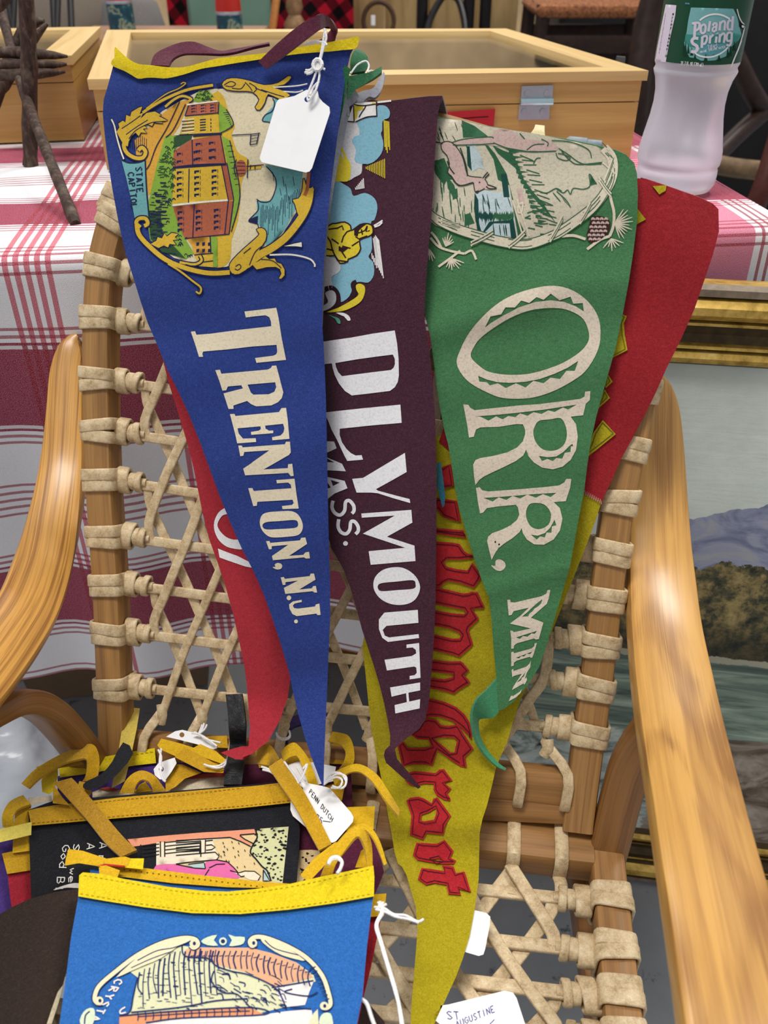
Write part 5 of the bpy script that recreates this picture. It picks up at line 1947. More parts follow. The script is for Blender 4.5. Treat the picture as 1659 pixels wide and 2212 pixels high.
# the far deer lying across the top of the scene
deer = t((240, 345), (330, 320), (500, 310), (560, 250), (650, 260), (740, 320), (850, 330), (930, 340), (980, 380), (960, 405), (800, 405), (660, 395), (560, 370), (420, 355), (280, 360))
decal(mb, [deer], SG, 2, 1)
for l in (((240, 345), (330, 320), (500, 305), (530, 315)), ((250, 362), (420, 358), (540, 350)), ((530, 345), (600, 375), (700, 398), (800, 408), (960, 402)), ((760, 395), (810, 360), (880, 355)), ((980, 385), (1050, 430), (1110, 475), (1170, 495), (1275, 490)), ((1000, 405), (1060, 470), (1120, 495), (1280, 480)),
          ((930, 330), (1060, 340), (1180, 390), (1205, 450)), ((960, 415), (975, 450), (1030, 468), (1058, 450), (1010, 425), (975, 420)), ((860, 320), (905, 345), (900, 370)), ((710, 280), (745, 320)), ((805, 490), (825, 455), (855, 450)), ((850, 685), (900, 690), (960, 660), (1000, 680)),
          ((960, 660), (1010, 690), (1040, 670), (1060, 700), (1080, 660), (1150, 665), (1195, 640), (1190, 560), (1240, 630)), ((940, 690), (990, 750)), ((965, 680), (1030, 740), (1060, 790))):
    stroke(mb, t(*l), 2.2, SG, 3, 2)
decal(mb, [t((960, 660), (985, 700), (1060, 790), (1020, 750))], SG, 2, 2)
decal(mb, [t((1195, 560), (1235, 630), (1200, 640))], SG, 2, 2)
decal(mb, [t((545, 350), (620, 378), (760, 402), (960, 405), (800, 412), (640, 400))], SG, 3, 2)
# the near deer, head turned
deer2 = sm(t((168, 356), (195, 337), (240, 342), (290, 395), (322, 460), (342, 545), (362, 575), (420, 582), (462, 590), (484, 618), (488, 645), (455, 668), (428, 682), (418, 692), (402, 680), (394, 640), (388, 618), (345, 632), (292, 642), (268, 618), (240, 575), (214, 548), (226, 490), (206, 430), (176, 398)), 2)
decal(mb, [deer2], SG, 3, 1)
stroke(mb, deer2 + deer2[:1], 2.0, SG, 4, 6, smooth=False)
for l in (((455, 590), (490, 548)), ((470, 590), (500, 560)), ((490, 635), (550, 658), (500, 662), (480, 645)), ((250, 600), (300, 640), (390, 620)), ((210, 470), (230, 520), (260, 560)), ((130, 340), (180, 350)), ((300, 380), (340, 500), (350, 575))):
    stroke(mb, t(*l), 2.6, SG, 5, 6)
decal(mb, [t((428, 612), (442, 618), (430, 624))], SG, 5, 6)
decal(mb, [sm(t((462, 640), (500, 640), (552, 660), (500, 668), (465, 662)), 2)], SG, 4, 1)
decal(mb, [sm(t((446, 592), (466, 562), (494, 546), (482, 580), (466, 600)), 2)], SG, 4, 1)
decal(mb, [t((400, 680), (430, 672), (420, 694))], SG, 5, 6)
decal(mb, [t((690, 660), (720, 658), (745, 770), (715, 775))], SG, 3, 1)
for l in (((660, 740), (735, 1000)), ((690, 730), (775, 990)), ((700, 770), (730, 760), (725, 820), (700, 825), (700, 770))):
    stroke(mb, t(*l), 3.2, SG, 3, 7)
# log frame: a broad cream band with green bark lines, rope turns
ring = [(1290, 380), (1345, 450), (1350, 560), (1310, 660), (1225, 780), (1090, 890), (940, 985), (760, 1045), (600, 1030), (440, 990), (280, 940), (150, 880), (90, 830)]
stroke(mb, t(*ring), 21, SG, 3, 7)
for d_, w in ((-30, 2.0), (30, 2.4)):
    c = [(a + (b_[0] - 600) * 0) for a, b_ in []]
for k_ in (-1, 1):
    q = so(t(*ring))
    for i0 in range(2, len(q) - 6, 8):
        sgm = q[i0:i0 + 6]
        o_ = random.uniform(1, 9) * k_
        stroke(mb, [(x, y + o_) for x, y in sgm], 1.8, SG, 4, 2, smooth=False)
q = so(t(*ring))
for o_ in (-11, 11):
    stroke(mb, [(x + o_ * 0.3 * (1 if x > 1200 else 0), y + o_) for x, y in q], 1.8, SG, 4, 2, smooth=False)
for (x, y, dx, dy) in ((1320, 540, 40, -110), (1300, 650, -60, -80), (1160, 830, -50, 90), (960, 940, -60, 110), (690, 1010, -80, 70), (450, 1000, 110, -60), (230, 900, 90, 20)):
    for o_ in (-10, 12):
        stroke(mb, t((x - dx * 0.7, y - dy * 0.7 + o_), (x, y + o_ + 6), (x + dx * 0.7, y + dy * 0.7 + o_)), 4.4, SG, 5, 7)
        stroke(mb, t((x - dx * 0.7 + 9, y - dy * 0.7 + o_), (x + 9, y + o_ + 6), (x + dx * 0.7 + 9, y + dy * 0.7 + o_)), 1.3, SG, 6, 2)
for l in (((1310, 380), (1360, 450)), ((1280, 480), (1370, 560)), ((1330, 440), (1365, 520))):
    stroke(mb, t(*l), 3, SG, 5, 7)
# twig, cone and needles at the right
for l in (((1325, 660), (1340, 740), (1360, 830), (1355, 920), (1330, 990)), ((1000, 990), (1080, 985), (1150, 1005), (1165, 1010)), ((1330, 990), (1270, 1010), (1200, 1060), (1175, 1080))):
    stroke(mb, t(*l), 6, SG, 3, 7)
for a in range(-58, 75, 13):
    L = random.uniform(100, 140)
    stroke(mb, t((1365, 900), (1365 + L * math.cos(math.radians(a)), 900 + L * math.sin(math.radians(a)))), 3.0, SG, 3, 7, taper=True)
for a in range(20, 150, 22):
    L = random.uniform(60, 95)
    stroke(mb, t((1340, 1005), (1340 + L * math.cos(math.radians(a)), 1005 + L * math.sin(math.radians(a)))), 2.8, SG, 3, 7, taper=True)
cone = sm(t((1205, 860), (1260, 850), (1310, 865), (1335, 900), (1320, 960), (1290, 1000), (1240, 1030), (1190, 1030), (1172, 990), (1185, 930)))
decal(mb, [cone], SG, 3, 5)
for r in range(6):
    for c in range(4):
        x = 1215 + c * 30 - r * 6 + (12 if r % 2 else 0)
        y = 870 + r * 28
        if inside(*t((x, y))[0], [cone]):
            decal(mb, [sm(t((x - 13, y - 2), (x - 2, y - 12), (x + 14, y - 4), (x + 12, y + 9), (x - 2, y + 4), (x - 10, y + 10)), 2)], SG, 4, 1, 8)
# sprig at the left
for l in (((95, 1000), (150, 1060), (230, 1090), (330, 1110)), ((330, 1110), (380, 1090), (410, 1150)), ((150, 1200), (220, 1150), (300, 1090)), ((100, 960), (140, 1010), (170, 1070))):
    stroke(mb, t(*l), 5, SG, 3, 7)
for (cx, cy, a0, a1) in ((200, 1060, 250, 340), (235, 1140, 20, 120), (90, 1080, 60, 200)):
    for a in range(a0, a1, 16):
        L = random.uniform(60, 100)
        stroke(mb, t((cx, cy), (cx + L * math.cos(math.radians(a)), cy + L * math.sin(math.radians(a)))), 3, SG, 3, 7, taper=True)
mb.build('printed_scene', GM, pg, sharp=None)

# ===================== maroon pennant
def w_m(x, y):
    k = max(0.0, (742 - x) / 45.0) ** 2 * 0.7
    a = -0.010 * k if y < 1150 else -0.010 * k * max(0, 1 - (y - 1150) / 150.0)
    return a + 0.0012 * math.sin(y * 0.012 + 1) + 0.0010 * math.sin(x * 0.03) + 0.016 * min(1.0, max(0.0, (y - 1525) / 95.0)) ** 2


SM_ = surf(0.038, w_m)
pm = pennant('felt_pennant', 'dark maroon felt pennant with white letters, hanging between the blue and green pennants', 840, 800, 0.036)
MF = felt('#432130', 0.3)
mb = MB()
m_top = [(770, 221), (812, 220), (850, 217), (890, 212), (925, 208), (955, 207)]
sheet(mb, [[(690, 300), (740, 240)] + m_top[0:] + [(957, 216), (950, 226), (946, 246), (942, 300), (937, 380), (932, 470), (924, 560), (918, 640), (917, 690), (928, 760), (935, 830), (940, 900), (942, 990), (943, 1100), (942, 1210), (941, 1300), (938, 1370), (934, 1430), (930, 1480), (926, 1520), (918, 1556), (905, 1575), (882, 1592), (864, 1606), (853, 1618), (858, 1640), (880, 1665), (900, 1690), (909, 1700), (903, 1704), (895, 1698), (870, 1680), (848, 1660), (834, 1648), (829, 1632), (832, 1620), (842, 1610), (843, 1590), (838, 1560), (830, 1520), (820, 1480), (808, 1440), (795, 1400), (782, 1360), (770, 1315), (757, 1270), (742, 1230), (728, 1205), (716, 1185), (709, 1160), (700, 1000), (694, 800), (690, 600)]], SM_, 0.0022, 15)
flap(mb, m_top, SM_, 0.0275, 0.06)
mb.build('cloth', MF, pm)
mb = MB()
PWt = ink('#e6e4e7', 0.1)
t = T(690, 700, 6.146)
decal(mb, [t((0, 232), (60, 232), (190, 212), (420, 180), (700, 128), (1000, 85), (1030, 250), (1050, 450), (1055, 680), (1040, 770), (1000, 840), (935, 888), (680, 920), (430, 948), (340, 890), (260, 790), (205, 680), (175, 580), (165, 522), (80, 530), (0, 540)), t((210, 518), (500, 468), (760, 432), (975, 405), (1000, 460), (1003, 530), (985, 580), (950, 610), (700, 640), (300, 692), (250, 640), (220, 570))], SM_, 0)
decal(mb, [t((60, 1175), (190, 1160), (600, 1115), (1075, 1070), (1092, 1312), (700, 1345), (270, 1390), (268, 1470), (300, 1570), (360, 1660), (420, 1715), (480, 1745), (560, 1740), (578, 1800), (370, 1818), (330, 1745), (230, 1530), (160, 1400), (110, 1270))], SM_, 0)
t2 = T(690, 1060, 4.423)
up_ = t((435, 2055), (580, 2042), (900, 1850), (1135, 1710), (1158, 1965), (900, 2110), (750, 2192)) + t2((560, 0), (700, 38), (862, 80), (868, 118), (700, 70), (560, 25), (500, 18), (355, 18), (335, -40))
decal(mb, [up_], SM_, 0)
for l in (((400, 218), (878, 183), (888, 305), (645, 440), (908, 525), (918, 672), (490, 708), (470, 578), (820, 545), (415, 410), (720, 238), (405, 258)),
          ((620, 1165), (940, 1138), (946, 1262), (640, 1292), (605, 1330), (625, 1385), (665, 1402), (948, 1370), (952, 1408), (655, 1445), (600, 1405), (568, 1320), (568, 1230)),
          ((832, 1470), (952, 1455), (966, 1788), (862, 1803), (862, 1770), (910, 1762), (930, 1740), (925, 1690), (905, 1680), (645, 1718), (622, 1615), (880, 1580), (925, 1555), (920, 1520), (890, 1498), (832, 1503)),
          ((675, 1880), (962, 1832), (962, 1908), (850, 1930), (858, 2015), (962, 1992), (958, 2080), (725, 2128), (718, 2048), (835, 2020), (828, 1935), (690, 1968))):
    decal(mb, [t2(*l)], SM_, 0)
decal(mb, [sm(t2((730, 730), (830, 750), (920, 820), (962, 920), (930, 1020), (860, 1075), (760, 1092), (660, 1075), (570, 1020), (518, 930), (530, 830), (610, 755))), sm(t2((600, 882), (740, 868), (890, 855), (918, 890), (900, 935), (740, 950), (600, 960), (562, 940), (560, 905)))], SM_, 0)
# MASS.
t = T(690, 700, 6.146)
decal(mb, [t((60, 1555), (195, 1560), (228, 1650), (105, 1705), (60, 1700))], SM_, 0)
decal(mb, [t((60, 1760), (110, 1775), (300, 1855), (350, 1955), (100, 1940), (60, 1930), (60, 1830), (200, 1838))], SM_, 0)
decal(mb, [t((60, 2025), (110, 2030), (335, 2082), (372, 2180), (200, 2250), (100, 2330), (60, 2200), (150, 2170)), t((150, 2070), (270, 2105), (180, 2150))], SM_, 0)
for l in (((130, 95), (120, 160), (150, 215), (200, 232), (240, 190), (250, 110), (285, 95), (325, 140), (330, 190), (310, 218)), ((185, 272), (178, 340), (205, 395), (255, 412), (290, 370), (300, 300), (335, 295), (368, 340), (370, 385), (345, 415))):
    stroke(mb, t2(*l), 7.5, SM_, 0)
decal(mb, [ell(*t2((249, 504))[0], 5.2, 5.2, 14)], SM_, 0)
mb.build('lettering', PWt, pm)
# picture
mb = MB()
PM = [ink('#7fb0c2', 0.1), ink('#c9c6c8', 0.12), ink('#d8c233', 0.1), ink('#2c121b', 0.1), ink('#e6e2e0', 0.08), ink('#4d9c80', 0.1)]
t = T(680, 150, 3.88)
decal(mb, [sm(t((250, 440), (340, 430), (470, 400), (515, 395), (520, 310), (590, 305), (628, 350), (620, 405), (570, 430), (565, 510), (555, 540), (575, 620), (560, 700), (500, 770), (440, 795), (400, 790), (390, 870), (330, 905), (290, 930), (220, 935), (160, 920), (200, 620), (230, 500)), 3)], SM_, 0, 1)
decal(mb, [sm(t((360, 440), (470, 395), (515, 395), (525, 310), (590, 305), (628, 350), (620, 405), (570, 430), (565, 510), (555, 540), (575, 620), (560, 700), (500, 770), (430, 792), (350, 780), (335, 740), (345, 670), (310, 600), (340, 560), (375, 545), (370, 490)), 3)], SM_, 1, 0)
decal(mb, [sm(t((220, 640), (270, 740), (300, 800), (290, 925), (220, 938), (160, 915), (190, 700)), 3)], SM_, 1, 2)
# ship's tub at the top
decal(mb, [t((325, 290), (355, 278), (510, 272), (520, 390), (460, 395), (330, 440), (275, 435), (310, 330))], SM_, 2, 4)
decal(mb, [t((330, 305), (400, 300), (410, 330), (360, 350), (355, 400), (330, 430), (325, 350))], SM_, 3, 2)
decal(mb, [t((480, 278), (505, 275), (505, 290), (480, 292))], SM_, 3, 2)
for l in (((325, 290), (355, 300), (410, 303), (510, 290)), ((325, 300), (330, 440)), ((340, 440), (430, 400), (515, 390)), ((515, 285), (520, 395)), ((370, 400), (400, 350), (415, 330), (430, 300)), ((275, 435), (330, 440))):
    stroke(mb, t(*l), 2.4, SM_, 4, 3)
stroke(mb, t((525, 275), (590, 268), (640, 262)), 4, SM_, 1, 4)
# lower clouds
decal(mb, [sm(t((130, 950), (180, 930), (240, 960), (300, 1000), (325, 1060), (420, 1035), (500, 1080), (525, 1160), (500, 1260), (470, 1290), (480, 1500), (450, 1570), (490, 1620), (495, 1720), (450, 1785), (380, 1780), (330, 1800), (290, 1900), (210, 1950), (170, 1860), (100, 1830), (60, 1700), (90, 1200)), 3)], SM_, 0, 0)
decal(mb, [sm(t((110, 1290), (210, 1620), (200, 1700), (140, 1740), (145, 1830), (60, 1830), (60, 1500)), 3)], SM_, 1, 1)
# the seated man in yellow
body = t((115, 1310), (180, 1290), (250, 1278), (300, 1310), (310, 1350), (380, 1300), (440, 1292), (480, 1310), (488, 1370), (450, 1400), (375, 1430), (385, 1500), (350, 1560), (280, 1590), (275, 1610), (210, 1625), (170, 1560), (85, 1560), (60, 1450))
body = sm(body, 2)
decal(mb, [body], SM_, 2, 2)
for l in (body + body[:1], t((115, 1340), (190, 1330), (230, 1310), (240, 1345)), t((225, 1450), (240, 1400), (270, 1360), (310, 1345)), t((95, 1390), (130, 1440), (150, 1520), (190, 1600), (280, 1612)), t((210, 1500), (260, 1580)), t((230, 1480), (300, 1500)), t((310, 1480), (370, 1440)),
          t((330, 1345), (370, 1370), (420, 1350), (440, 1310)), t((340, 1400), (370, 1420), (440, 1395)), t((390, 1340), (400, 1385)), t((440, 1320), (430, 1360), (460, 1350)), t((140, 1420), (200, 1460)), t((90, 1500), (160, 1520))):
    stroke(mb, l, 3.0, SM_, 3, 3, smooth=False)
decal(mb, [t((330, 1330), (370, 1300), (440, 1292), (400, 1320), (370, 1350), (360, 1400), (330, 1390))], SM_, 3, 3)
decal(mb, [t((200, 1480), (280, 1500), (240, 1530), (200, 1520))], SM_, 3, 3)
for l in (((495, 1310), (530, 1290), (568, 1265)), ((500, 1320), (540, 1305), (565, 1280))):
    stroke(mb, t(*l), 3.4, SM_, 1, 4)
# rays
for i in range(5):
    stroke(mb, t((580 + i * 10, 425 + i * 3), (588 + i * 10, 650 + (i % 3) * 25)), 1.9, SM_, 1, 2, False)
for i in range(12):
    stroke(mb, t((430 + i * 14, 815 - i * 6), (432 + i * 14, 835 + i * 7)), 1.8, SM_, 1, 2, False)
for i in range(6):
    stroke(mb, t((490 + i * 9, 1390 + abs(i - 2) * 12), (520 + i * 11, 1640 + i * 22)), 1.8, SM_, 1, 4, False)
for i in range(4):
    stroke(mb, t((478 + i * 12, 1540 + i * 20), (482 + i * 12, 1590 + i * 25)), 1.8, SM_, 1, 4, False)
for i in range(7):
    stroke(mb, t((340 + i * 11, 990 - i * 13), (346 + i * 11, 1008 - i * 2)), 2.0, SM_, 1, 4, False)
# scrolls at the bottom
sc = t((60, 1830), (130, 1820), (180, 1860), (200, 1920), (180, 1990), (120, 2020), (60, 2030))
stroke(mb, t((60, 1850), (140, 1830), (190, 1880), (195, 1960), (150, 2010), (70, 2030)), 10, SM_, 1, 3)
decal(mb, [sm(t((90, 1870), (140, 1850), (175, 1880), (175, 1950), (130, 2000), (60, 2025), (60, 1990), (110, 1950), (95, 1900)), 3)], SM_, 2, 1)
stroke(mb, t((290, 1940), (330, 1870), (320, 1800), (350, 1780)), 10, SM_, 1, 3)
decal(mb, [sm(t((345, 1810), (375, 1795), (415, 1815), (420, 1870), (390, 1940), (320, 1990), (230, 2025), (100, 2035), (200, 1995), (300, 1940), (365, 1890), (350, 1850)), 3)], SM_, 2, 2)
decal(mb, [sm(t((112, 2055), (160, 2070), (205, 2090), (215, 2130), (190, 2125), (170, 2090)), 2)], SM_, 1, 5, 8)
decal(mb, [sm(t((175, 2040), (240, 2040), (285, 2065), (300, 2100), (275, 2105), (245, 2070)), 2)], SM_, 1, 4, 8)
mb.build('printed_scene', PM, pm, sharp=None)

# ===================== grey pennant and dark green pennant, mostly behind the blue one
S6 = surf(0.047, lambda x, y: -0.006 * max(0, (x - 712) / 25.0) * max(0, min(1, (700 - y) / 200.0)))
pgy = pennant('felt_pennant', 'grey felt pennant whose edge shows between the blue and maroon pennants', 720, 500, 0.044)
mb = MB()
sheet(mb, [[(690, 700), (697, 705), (700, 640), (704, 560), (710, 480), (722, 400), (737, 320), (751, 262), (762, 228), (776, 208), (765, 190), (740, 190), (700, 300), (670, 500)]], S6, 0.002, 12)
GYF = felt('#8f8f98', 0.12)
loft(mb, [S6(748, 250, 0.0), S6(760, 212, -0.004), S6(782, 200, -0.012), S6(806, 192, -0.014), S6(820, 170, -0.016), S6(830, 156, -0.02)], [S6(772, 262, -0.002), S6(782, 226, -0.004), S6(796, 212, -0.006), S6(810, 213, -0.008), S6(824, 196, -0.010), S6(832, 164, -0.016)], 0.002, 5)
mb.build('cloth', GYF, pgy)
S7 = surf(0.049, None)
pdg = pennant('felt_pennant', 'dark green felt pennant end curling out at the top right of the blue pennant', 760, 170, 0.05)
mb = MB()
sheet(mb, [[(720, 330), (735, 262), (745, 215), (752, 170), (758, 150), (745, 140), (715, 200), (700, 330)]], S7, 0.002, 12)
loft(mb, [S7(752, 165, 0.0), S7(772, 162, -0.006), S7(796, 158, -0.012), S7(812, 152, -0.018), S7(824, 146, -0.022)], [S7(752, 215, -0.002), S7(765, 196, -0.004), S7(785, 184, -0.008), S7(806, 172, -0.012), S7(825, 158, -0.018)], 0.002, 5)
loft(mb, [S7(758, 160, -0.010), S7(757, 130, -0.014), S7(765, 112, -0.02), S7(772, 110, -0.026)], [S7(788, 156, -0.012), S7(795, 140, -0.018), S7(792, 124, -0.022), S7(780, 112, -0.028)], 0.002, 5)
mb.build('cloth', felt('#1d5c37', 0.2), pdg)
mb = MB()
tube(mb, catmull([S7(757, 160, -0.004), S7(772, 140, -0.006), S7(790, 132, -0.008), S7(797, 142, -0.008), S7(794, 155, -0.006), S7(803, 152, -0.006)], 6), 0.0006, 6)
mb.build('string', M_STRING, pdg)
mb = MB()
sheet(mb, [[(944, 1000), (952, 998), (958, 1040), (962, 1070), (960, 1092), (956, 1096), (950, 1076), (944, 1050)]], surf(0.033), 0.002, 8)
o = mb.build('teal_pennant_tip', felt('#1f5363', 0.2), None)
tag(o, 'teal pennant tip peeking out between the maroon and green pennants', 'pennant')

# ===================== blue pennant, frontmost
def w_b(x, y):
    return 0.0028 * math.sin(x * 0.013 + 0.4) * math.sin(y * 0.0065) + gauss(x, y, 280, 165, 0.25, 16, -0.0025) * max(0, 1 - (x - 240) / 180.0) + 0.0010 * math.sin(y * 0.028 + x * 0.01) + gauss(x, y, 600, 760, 0.2, 50, -0.0015) + 0.0035 * math.exp(-((y - 1000) / 160.0) ** 2) \
        + 0.036 * max(0.0, (y - 1450) / 250.0) ** 1.3 - 0.008 * max(0, (x - 690) / 60.0) * (y < 700)


SB = surf(0.058, w_b)
pb = pennant('felt_pennant', 'royal blue felt pennant with printed building scene and yellow hem, frontmost of the hanging pennants', 480, 600, 0.055)
BF = felt('#25397e', 0.24)
mb = MB()
sheet(mb, [[(246, 136), (270, 146), (300, 160), (330, 160), (362, 160), (432, 140), (506, 128), (560, 124), (632, 112), (715, 102), (766, 99), (757, 118), (748, 157), (738, 225), (727, 310), (716, 395), (707, 475), (700, 560), (696, 640), (696, 700), (700, 760), (704, 860), (706, 950), (708, 1060), (710, 1160), (713, 1250), (713, 1340), (710, 1410), (707, 1480), (703, 1570), (700, 1650), (699, 1700), (695, 1694), (688, 1676), (672, 1634), (658, 1591), (645, 1545), (634, 1500), (624, 1450), (606, 1390), (588, 1335), (570, 1285), (548, 1235), (520, 1180), (498, 1130), (474, 1070), (452, 1010), (430, 950), (408, 895), (385, 845), (362, 800), (340, 745), (320, 700), (305, 655), (288, 600), (272, 550), (256, 480), (242, 405), (232, 340), (226, 290), (222, 245), (224, 215), (233, 185)]], SB, 0.0022, 15)
mb.build('cloth', BF, pb)
YB = felt('#dfc416', 0.14, 0.4)
mb = MB()
band = [(248, 102), (258, 110), (276, 126), (299, 138), (328, 141), (361, 145), (397, 145), (433, 136), (470, 126), (506, 122), (542, 118), (580, 114), (620, 107), (650, 101), (690, 95), (722, 89), (750, 84), (773, 79), (775, 90), (767, 105), (740, 108), (715, 111), (670, 114), (632, 118), (570, 127), (505, 137), (470, 143), (433, 149), (400, 160), (361, 169), (335, 168), (317, 168), (299, 170), (284, 162), (268, 153), (246, 144), (240, 137), (243, 128), (247, 124)]
sheet(mb, [sm(band, 3)], lambda x, y, f=0.0: SB(x, y, f + 0.0024 + 0.0005 * math.sin(x * 0.05)), 0.0050, 8)
mb.build('hem_band', YB, pb)
MRN = felt('#5a2438', 0.28)
mb = MB()
t = T(180, 0, 2.765)
A = t((405, 395), (430, 330), (510, 285), (590, 258), (665, 256), (740, 285), (820, 310), (900, 298), (1010, 280), (1112, 258))
B = t((512, 398), (530, 365), (560, 342), (610, 326), (700, 325), (770, 327), (830, 328), (905, 318), (1015, 288), (1113, 268))
loft(mb, [SB(x, y, -0.006 - 0.003 * i) for i, (x, y) in enumerate(A)], [SB(x, y, -0.004 - 0.003 * i) for i, (x, y) in enumerate(B)], 0.0018, 5)
mb.build('ribbon_tie', MRN, pb)
mb = MB()
A = t((1048, 370), (1160, 262), (1290, 155), (1385, 96), (1435, 84), (1482, 118), (1514, 175), (1510, 215), (1500, 252))
B = t((1095, 412), (1220, 322), (1330, 236), (1400, 188), (1440, 160), (1468, 158), (1478, 180), (1440, 225), (1385, 250))
dz = (0.006, 0.010, 0.014, 0.014, 0.010, 0.004, -0.003, -0.006, -0.007)
dz2 = (0.006, 0.010, 0.014, 0.012, 0.006, -0.002, -0.008, -0.008, -0.007)
loft(mb, [SB(x, y, d) for (x, y), d in zip(A, dz)], [SB(x, y, d) for (x, y), d in zip(B, dz2)], 0.0018, 5)
mb.build('ribbon_tie', MRN, pb)
# lettering
CRB = ink('#d9ccb2', 0.1)
mb = MB()
t = T(400, 650, 5.53)
decal(mb, [t((708, 127), (900, 105), (1088, 82), (1115, 200), (1150, 430), (1205, 705), (1030, 722), (852, 740), (835, 682), (1050, 655), (1085, 640), (1100, 610), (1092, 525), (800, 545), (500, 580), (215, 605), (205, 632), (215, 668), (165, 668), (120, 520), (68, 368), (118, 362), (135, 405), (300, 392), (650, 345), (1028, 303), (1025, 245), (1005, 195), (960, 172), (850, 182), (725, 198))], SB)
decal(mb, [t((360, 828), (415, 822), (432, 870), (600, 855), (985, 820), (1025, 800), (1038, 775), (1088, 772), (1120, 890), (1172, 1095), (1155, 1160), (1110, 1210), (1030, 1248), (850, 1260), (790, 1235), (740, 1195), (575, 1250), (578, 1290), (518, 1292), (458, 1105), (690, 1045), (670, 1008), (510, 1022), (490, 1068), (445, 1072), (410, 960)), t((745, 1000), (1075, 972), (1088, 1030), (1065, 1085), (1000, 1115), (815, 1120), (785, 1095))], SB)
decal(mb, [t((535, 1352), (590, 1350), (600, 1375), (1120, 1328), (1150, 1280), (1205, 1278), (1225, 1420), (1245, 1648), (1042, 1665), (1038, 1628), (1140, 1608), (1175, 1570), (1185, 1520), (1170, 1468), (955, 1490), (960, 1525), (1000, 1550), (1052, 1548), (1052, 1580), (790, 1600), (785, 1565), (880, 1550), (905, 1530), (900, 1498), (625, 1522), (640, 1585), (690, 1645), (842, 1640), (848, 1685), (622, 1702), (600, 1600))], SB)
t2 = T(440, 1000, 5.53)
decal(mb, [t((635, 1728), (675, 1728), (688, 1750), (1190, 1712), (1205, 1682), (1252, 1682), (1262, 1810), (1240, 1840), (1040, 1955)) + t2((715, 78), (1005, 62), (1008, 15), (1058, 10), (1075, 155), (1040, 158), (1010, 120), (495, 148), (472, 68), (560, 10)) + t((820, 1915), (1005, 1785), (705, 1805), (695, 1850), (658, 1855))], SB)
for l in (((868, 205), (1085, 188), (1108, 370), (1135, 545), (942, 552), (935, 515), (1055, 502), (1075, 478), (1062, 440), (640, 465), (635, 512), (592, 515), (532, 302), (582, 300), (598, 335), (1048, 302), (1040, 260), (1010, 235), (875, 244)),
          ((745, 935), (785, 932), (795, 955), (1150, 925), (1165, 895), (1215, 890), (1235, 968), (1020, 1110), (1190, 1098), (1215, 1068), (1258, 1062), (1270, 1140), (1220, 1142), (1200, 1128), (828, 1162), (815, 1112), (1010, 978), (812, 995), (812, 1030), (780, 1032)),
          ((920, 1368), (955, 1362), (970, 1385), (1265, 1352), (1278, 1322), (1318, 1322), (1335, 1395), (1140, 1512), (1290, 1498), (1310, 1470), (1340, 1470), (1355, 1548), (1322, 1548), (1300, 1532), (975, 1565), (958, 1492), (1128, 1405), (975, 1425), (978, 1455), (945, 1458))):
    decal(mb, [t2(*l)], SB)
decal(mb, [sm(t2((880, 580), (1040, 575), (1130, 620), (1180, 720), (1178, 800), (1130, 860), (1020, 880), (830, 890), (750, 860), (690, 790), (670, 700), (700, 620), (770, 590))), sm(t2((760, 705), (900, 695), (1080, 682), (1125, 710), (1120, 760), (1060, 780), (900, 790), (770, 796), (715, 780), (705, 735)))], SB)
decal(mb, [sm(t2((822, 1245), (858, 1240), (848, 1215), (880, 1195), (925, 1205), (938, 1235), (920, 1265), (870, 1272)))], SB)
decal(mb, [ell(*t2((1018, 1612))[0], 5, 5.2, 14)], SB)
decal(mb, [ell(*t2((1103, 1893))[0], 4.2, 4.2, 14)], SB)
decal(mb, [t2((1065, 1655), (1170, 1635), (1172, 1660), (1085, 1680), (1065, 1705), (1080, 1735), (1130, 1740), (1330, 1715), (1340, 1690), (1382, 1680), (1396, 1815), (1360, 1818), (1345, 1800), (1110, 1830), (1060, 1805), (1025, 1740), (1020, 1690))], SB)
mb.build('lettering', CRB, pb)
# ---------- printed building scene on the blue pennant
tx.update({'C': [[(6, 2), (3, 0), (0, 3), (0, 7), (3, 10), (6, 8)]], 'Y': [[(0, 0), (3, 5), (6, 0)], [(3, 5), (3, 10)]], 'D': [[(0, 0), (0, 10), (4, 9), (6, 6), (6, 4), (4, 1), (0, 0)]], 'U': [[(0, 0), (0, 8), (3, 10), (6, 8), (6, 0)]],
           'H': [[(0, 0), (0, 10)], [(6, 0), (6, 10)], [(0, 5), (6, 5)]], 'B': [[(0, 0), (0, 10), (5, 9), (6, 7), (4, 5), (0, 5)], [(4, 5), (5, 2), (4, 0), (0, 0)]], 'e': [[(0, 7), (6, 6), (4, 4), (1, 4), (0, 7), (2, 10), (6, 9)]], 'l': [[(3, 0), (3, 10)]],
           'o': [[(3, 4), (0, 7), (3, 10), (6, 7), (3, 4)]], 'd': [[(6, 0), (6, 10)], [(6, 5), (3, 4), (0, 7), (3, 10), (6, 9)]], 'w': [[(0, 4), (1.5, 10), (3, 6), (4.5, 10), (6, 4)]], 'r': [[(1, 4), (1, 10)], [(1, 6), (3, 4), (5, 5)]], 't': [[(3, 1), (3, 9), (5, 10)], [(1, 4), (5, 4)]], '$': [[(6, 2), (3, 1), (0, 3), (6, 7), (3, 9), (0, 8)], [(3, -1), (3, 11)]]})


def txt(mb, s, org, ex, ey, adv, w, S, layer=1, mi=0, tf=None):
    x = 0.0
    for ch in s:
        for st in tx.get(ch, []):
            p = [(org[0] + ex[0] * (x + a) + ey[0] * b, org[1] + ex[1] * (x + a) + ey[1] * b) for a, b in st]
            stroke(mb, tf(*p) if tf else p, w, S, layer, mi, smooth=False, step=4)
        x += adv


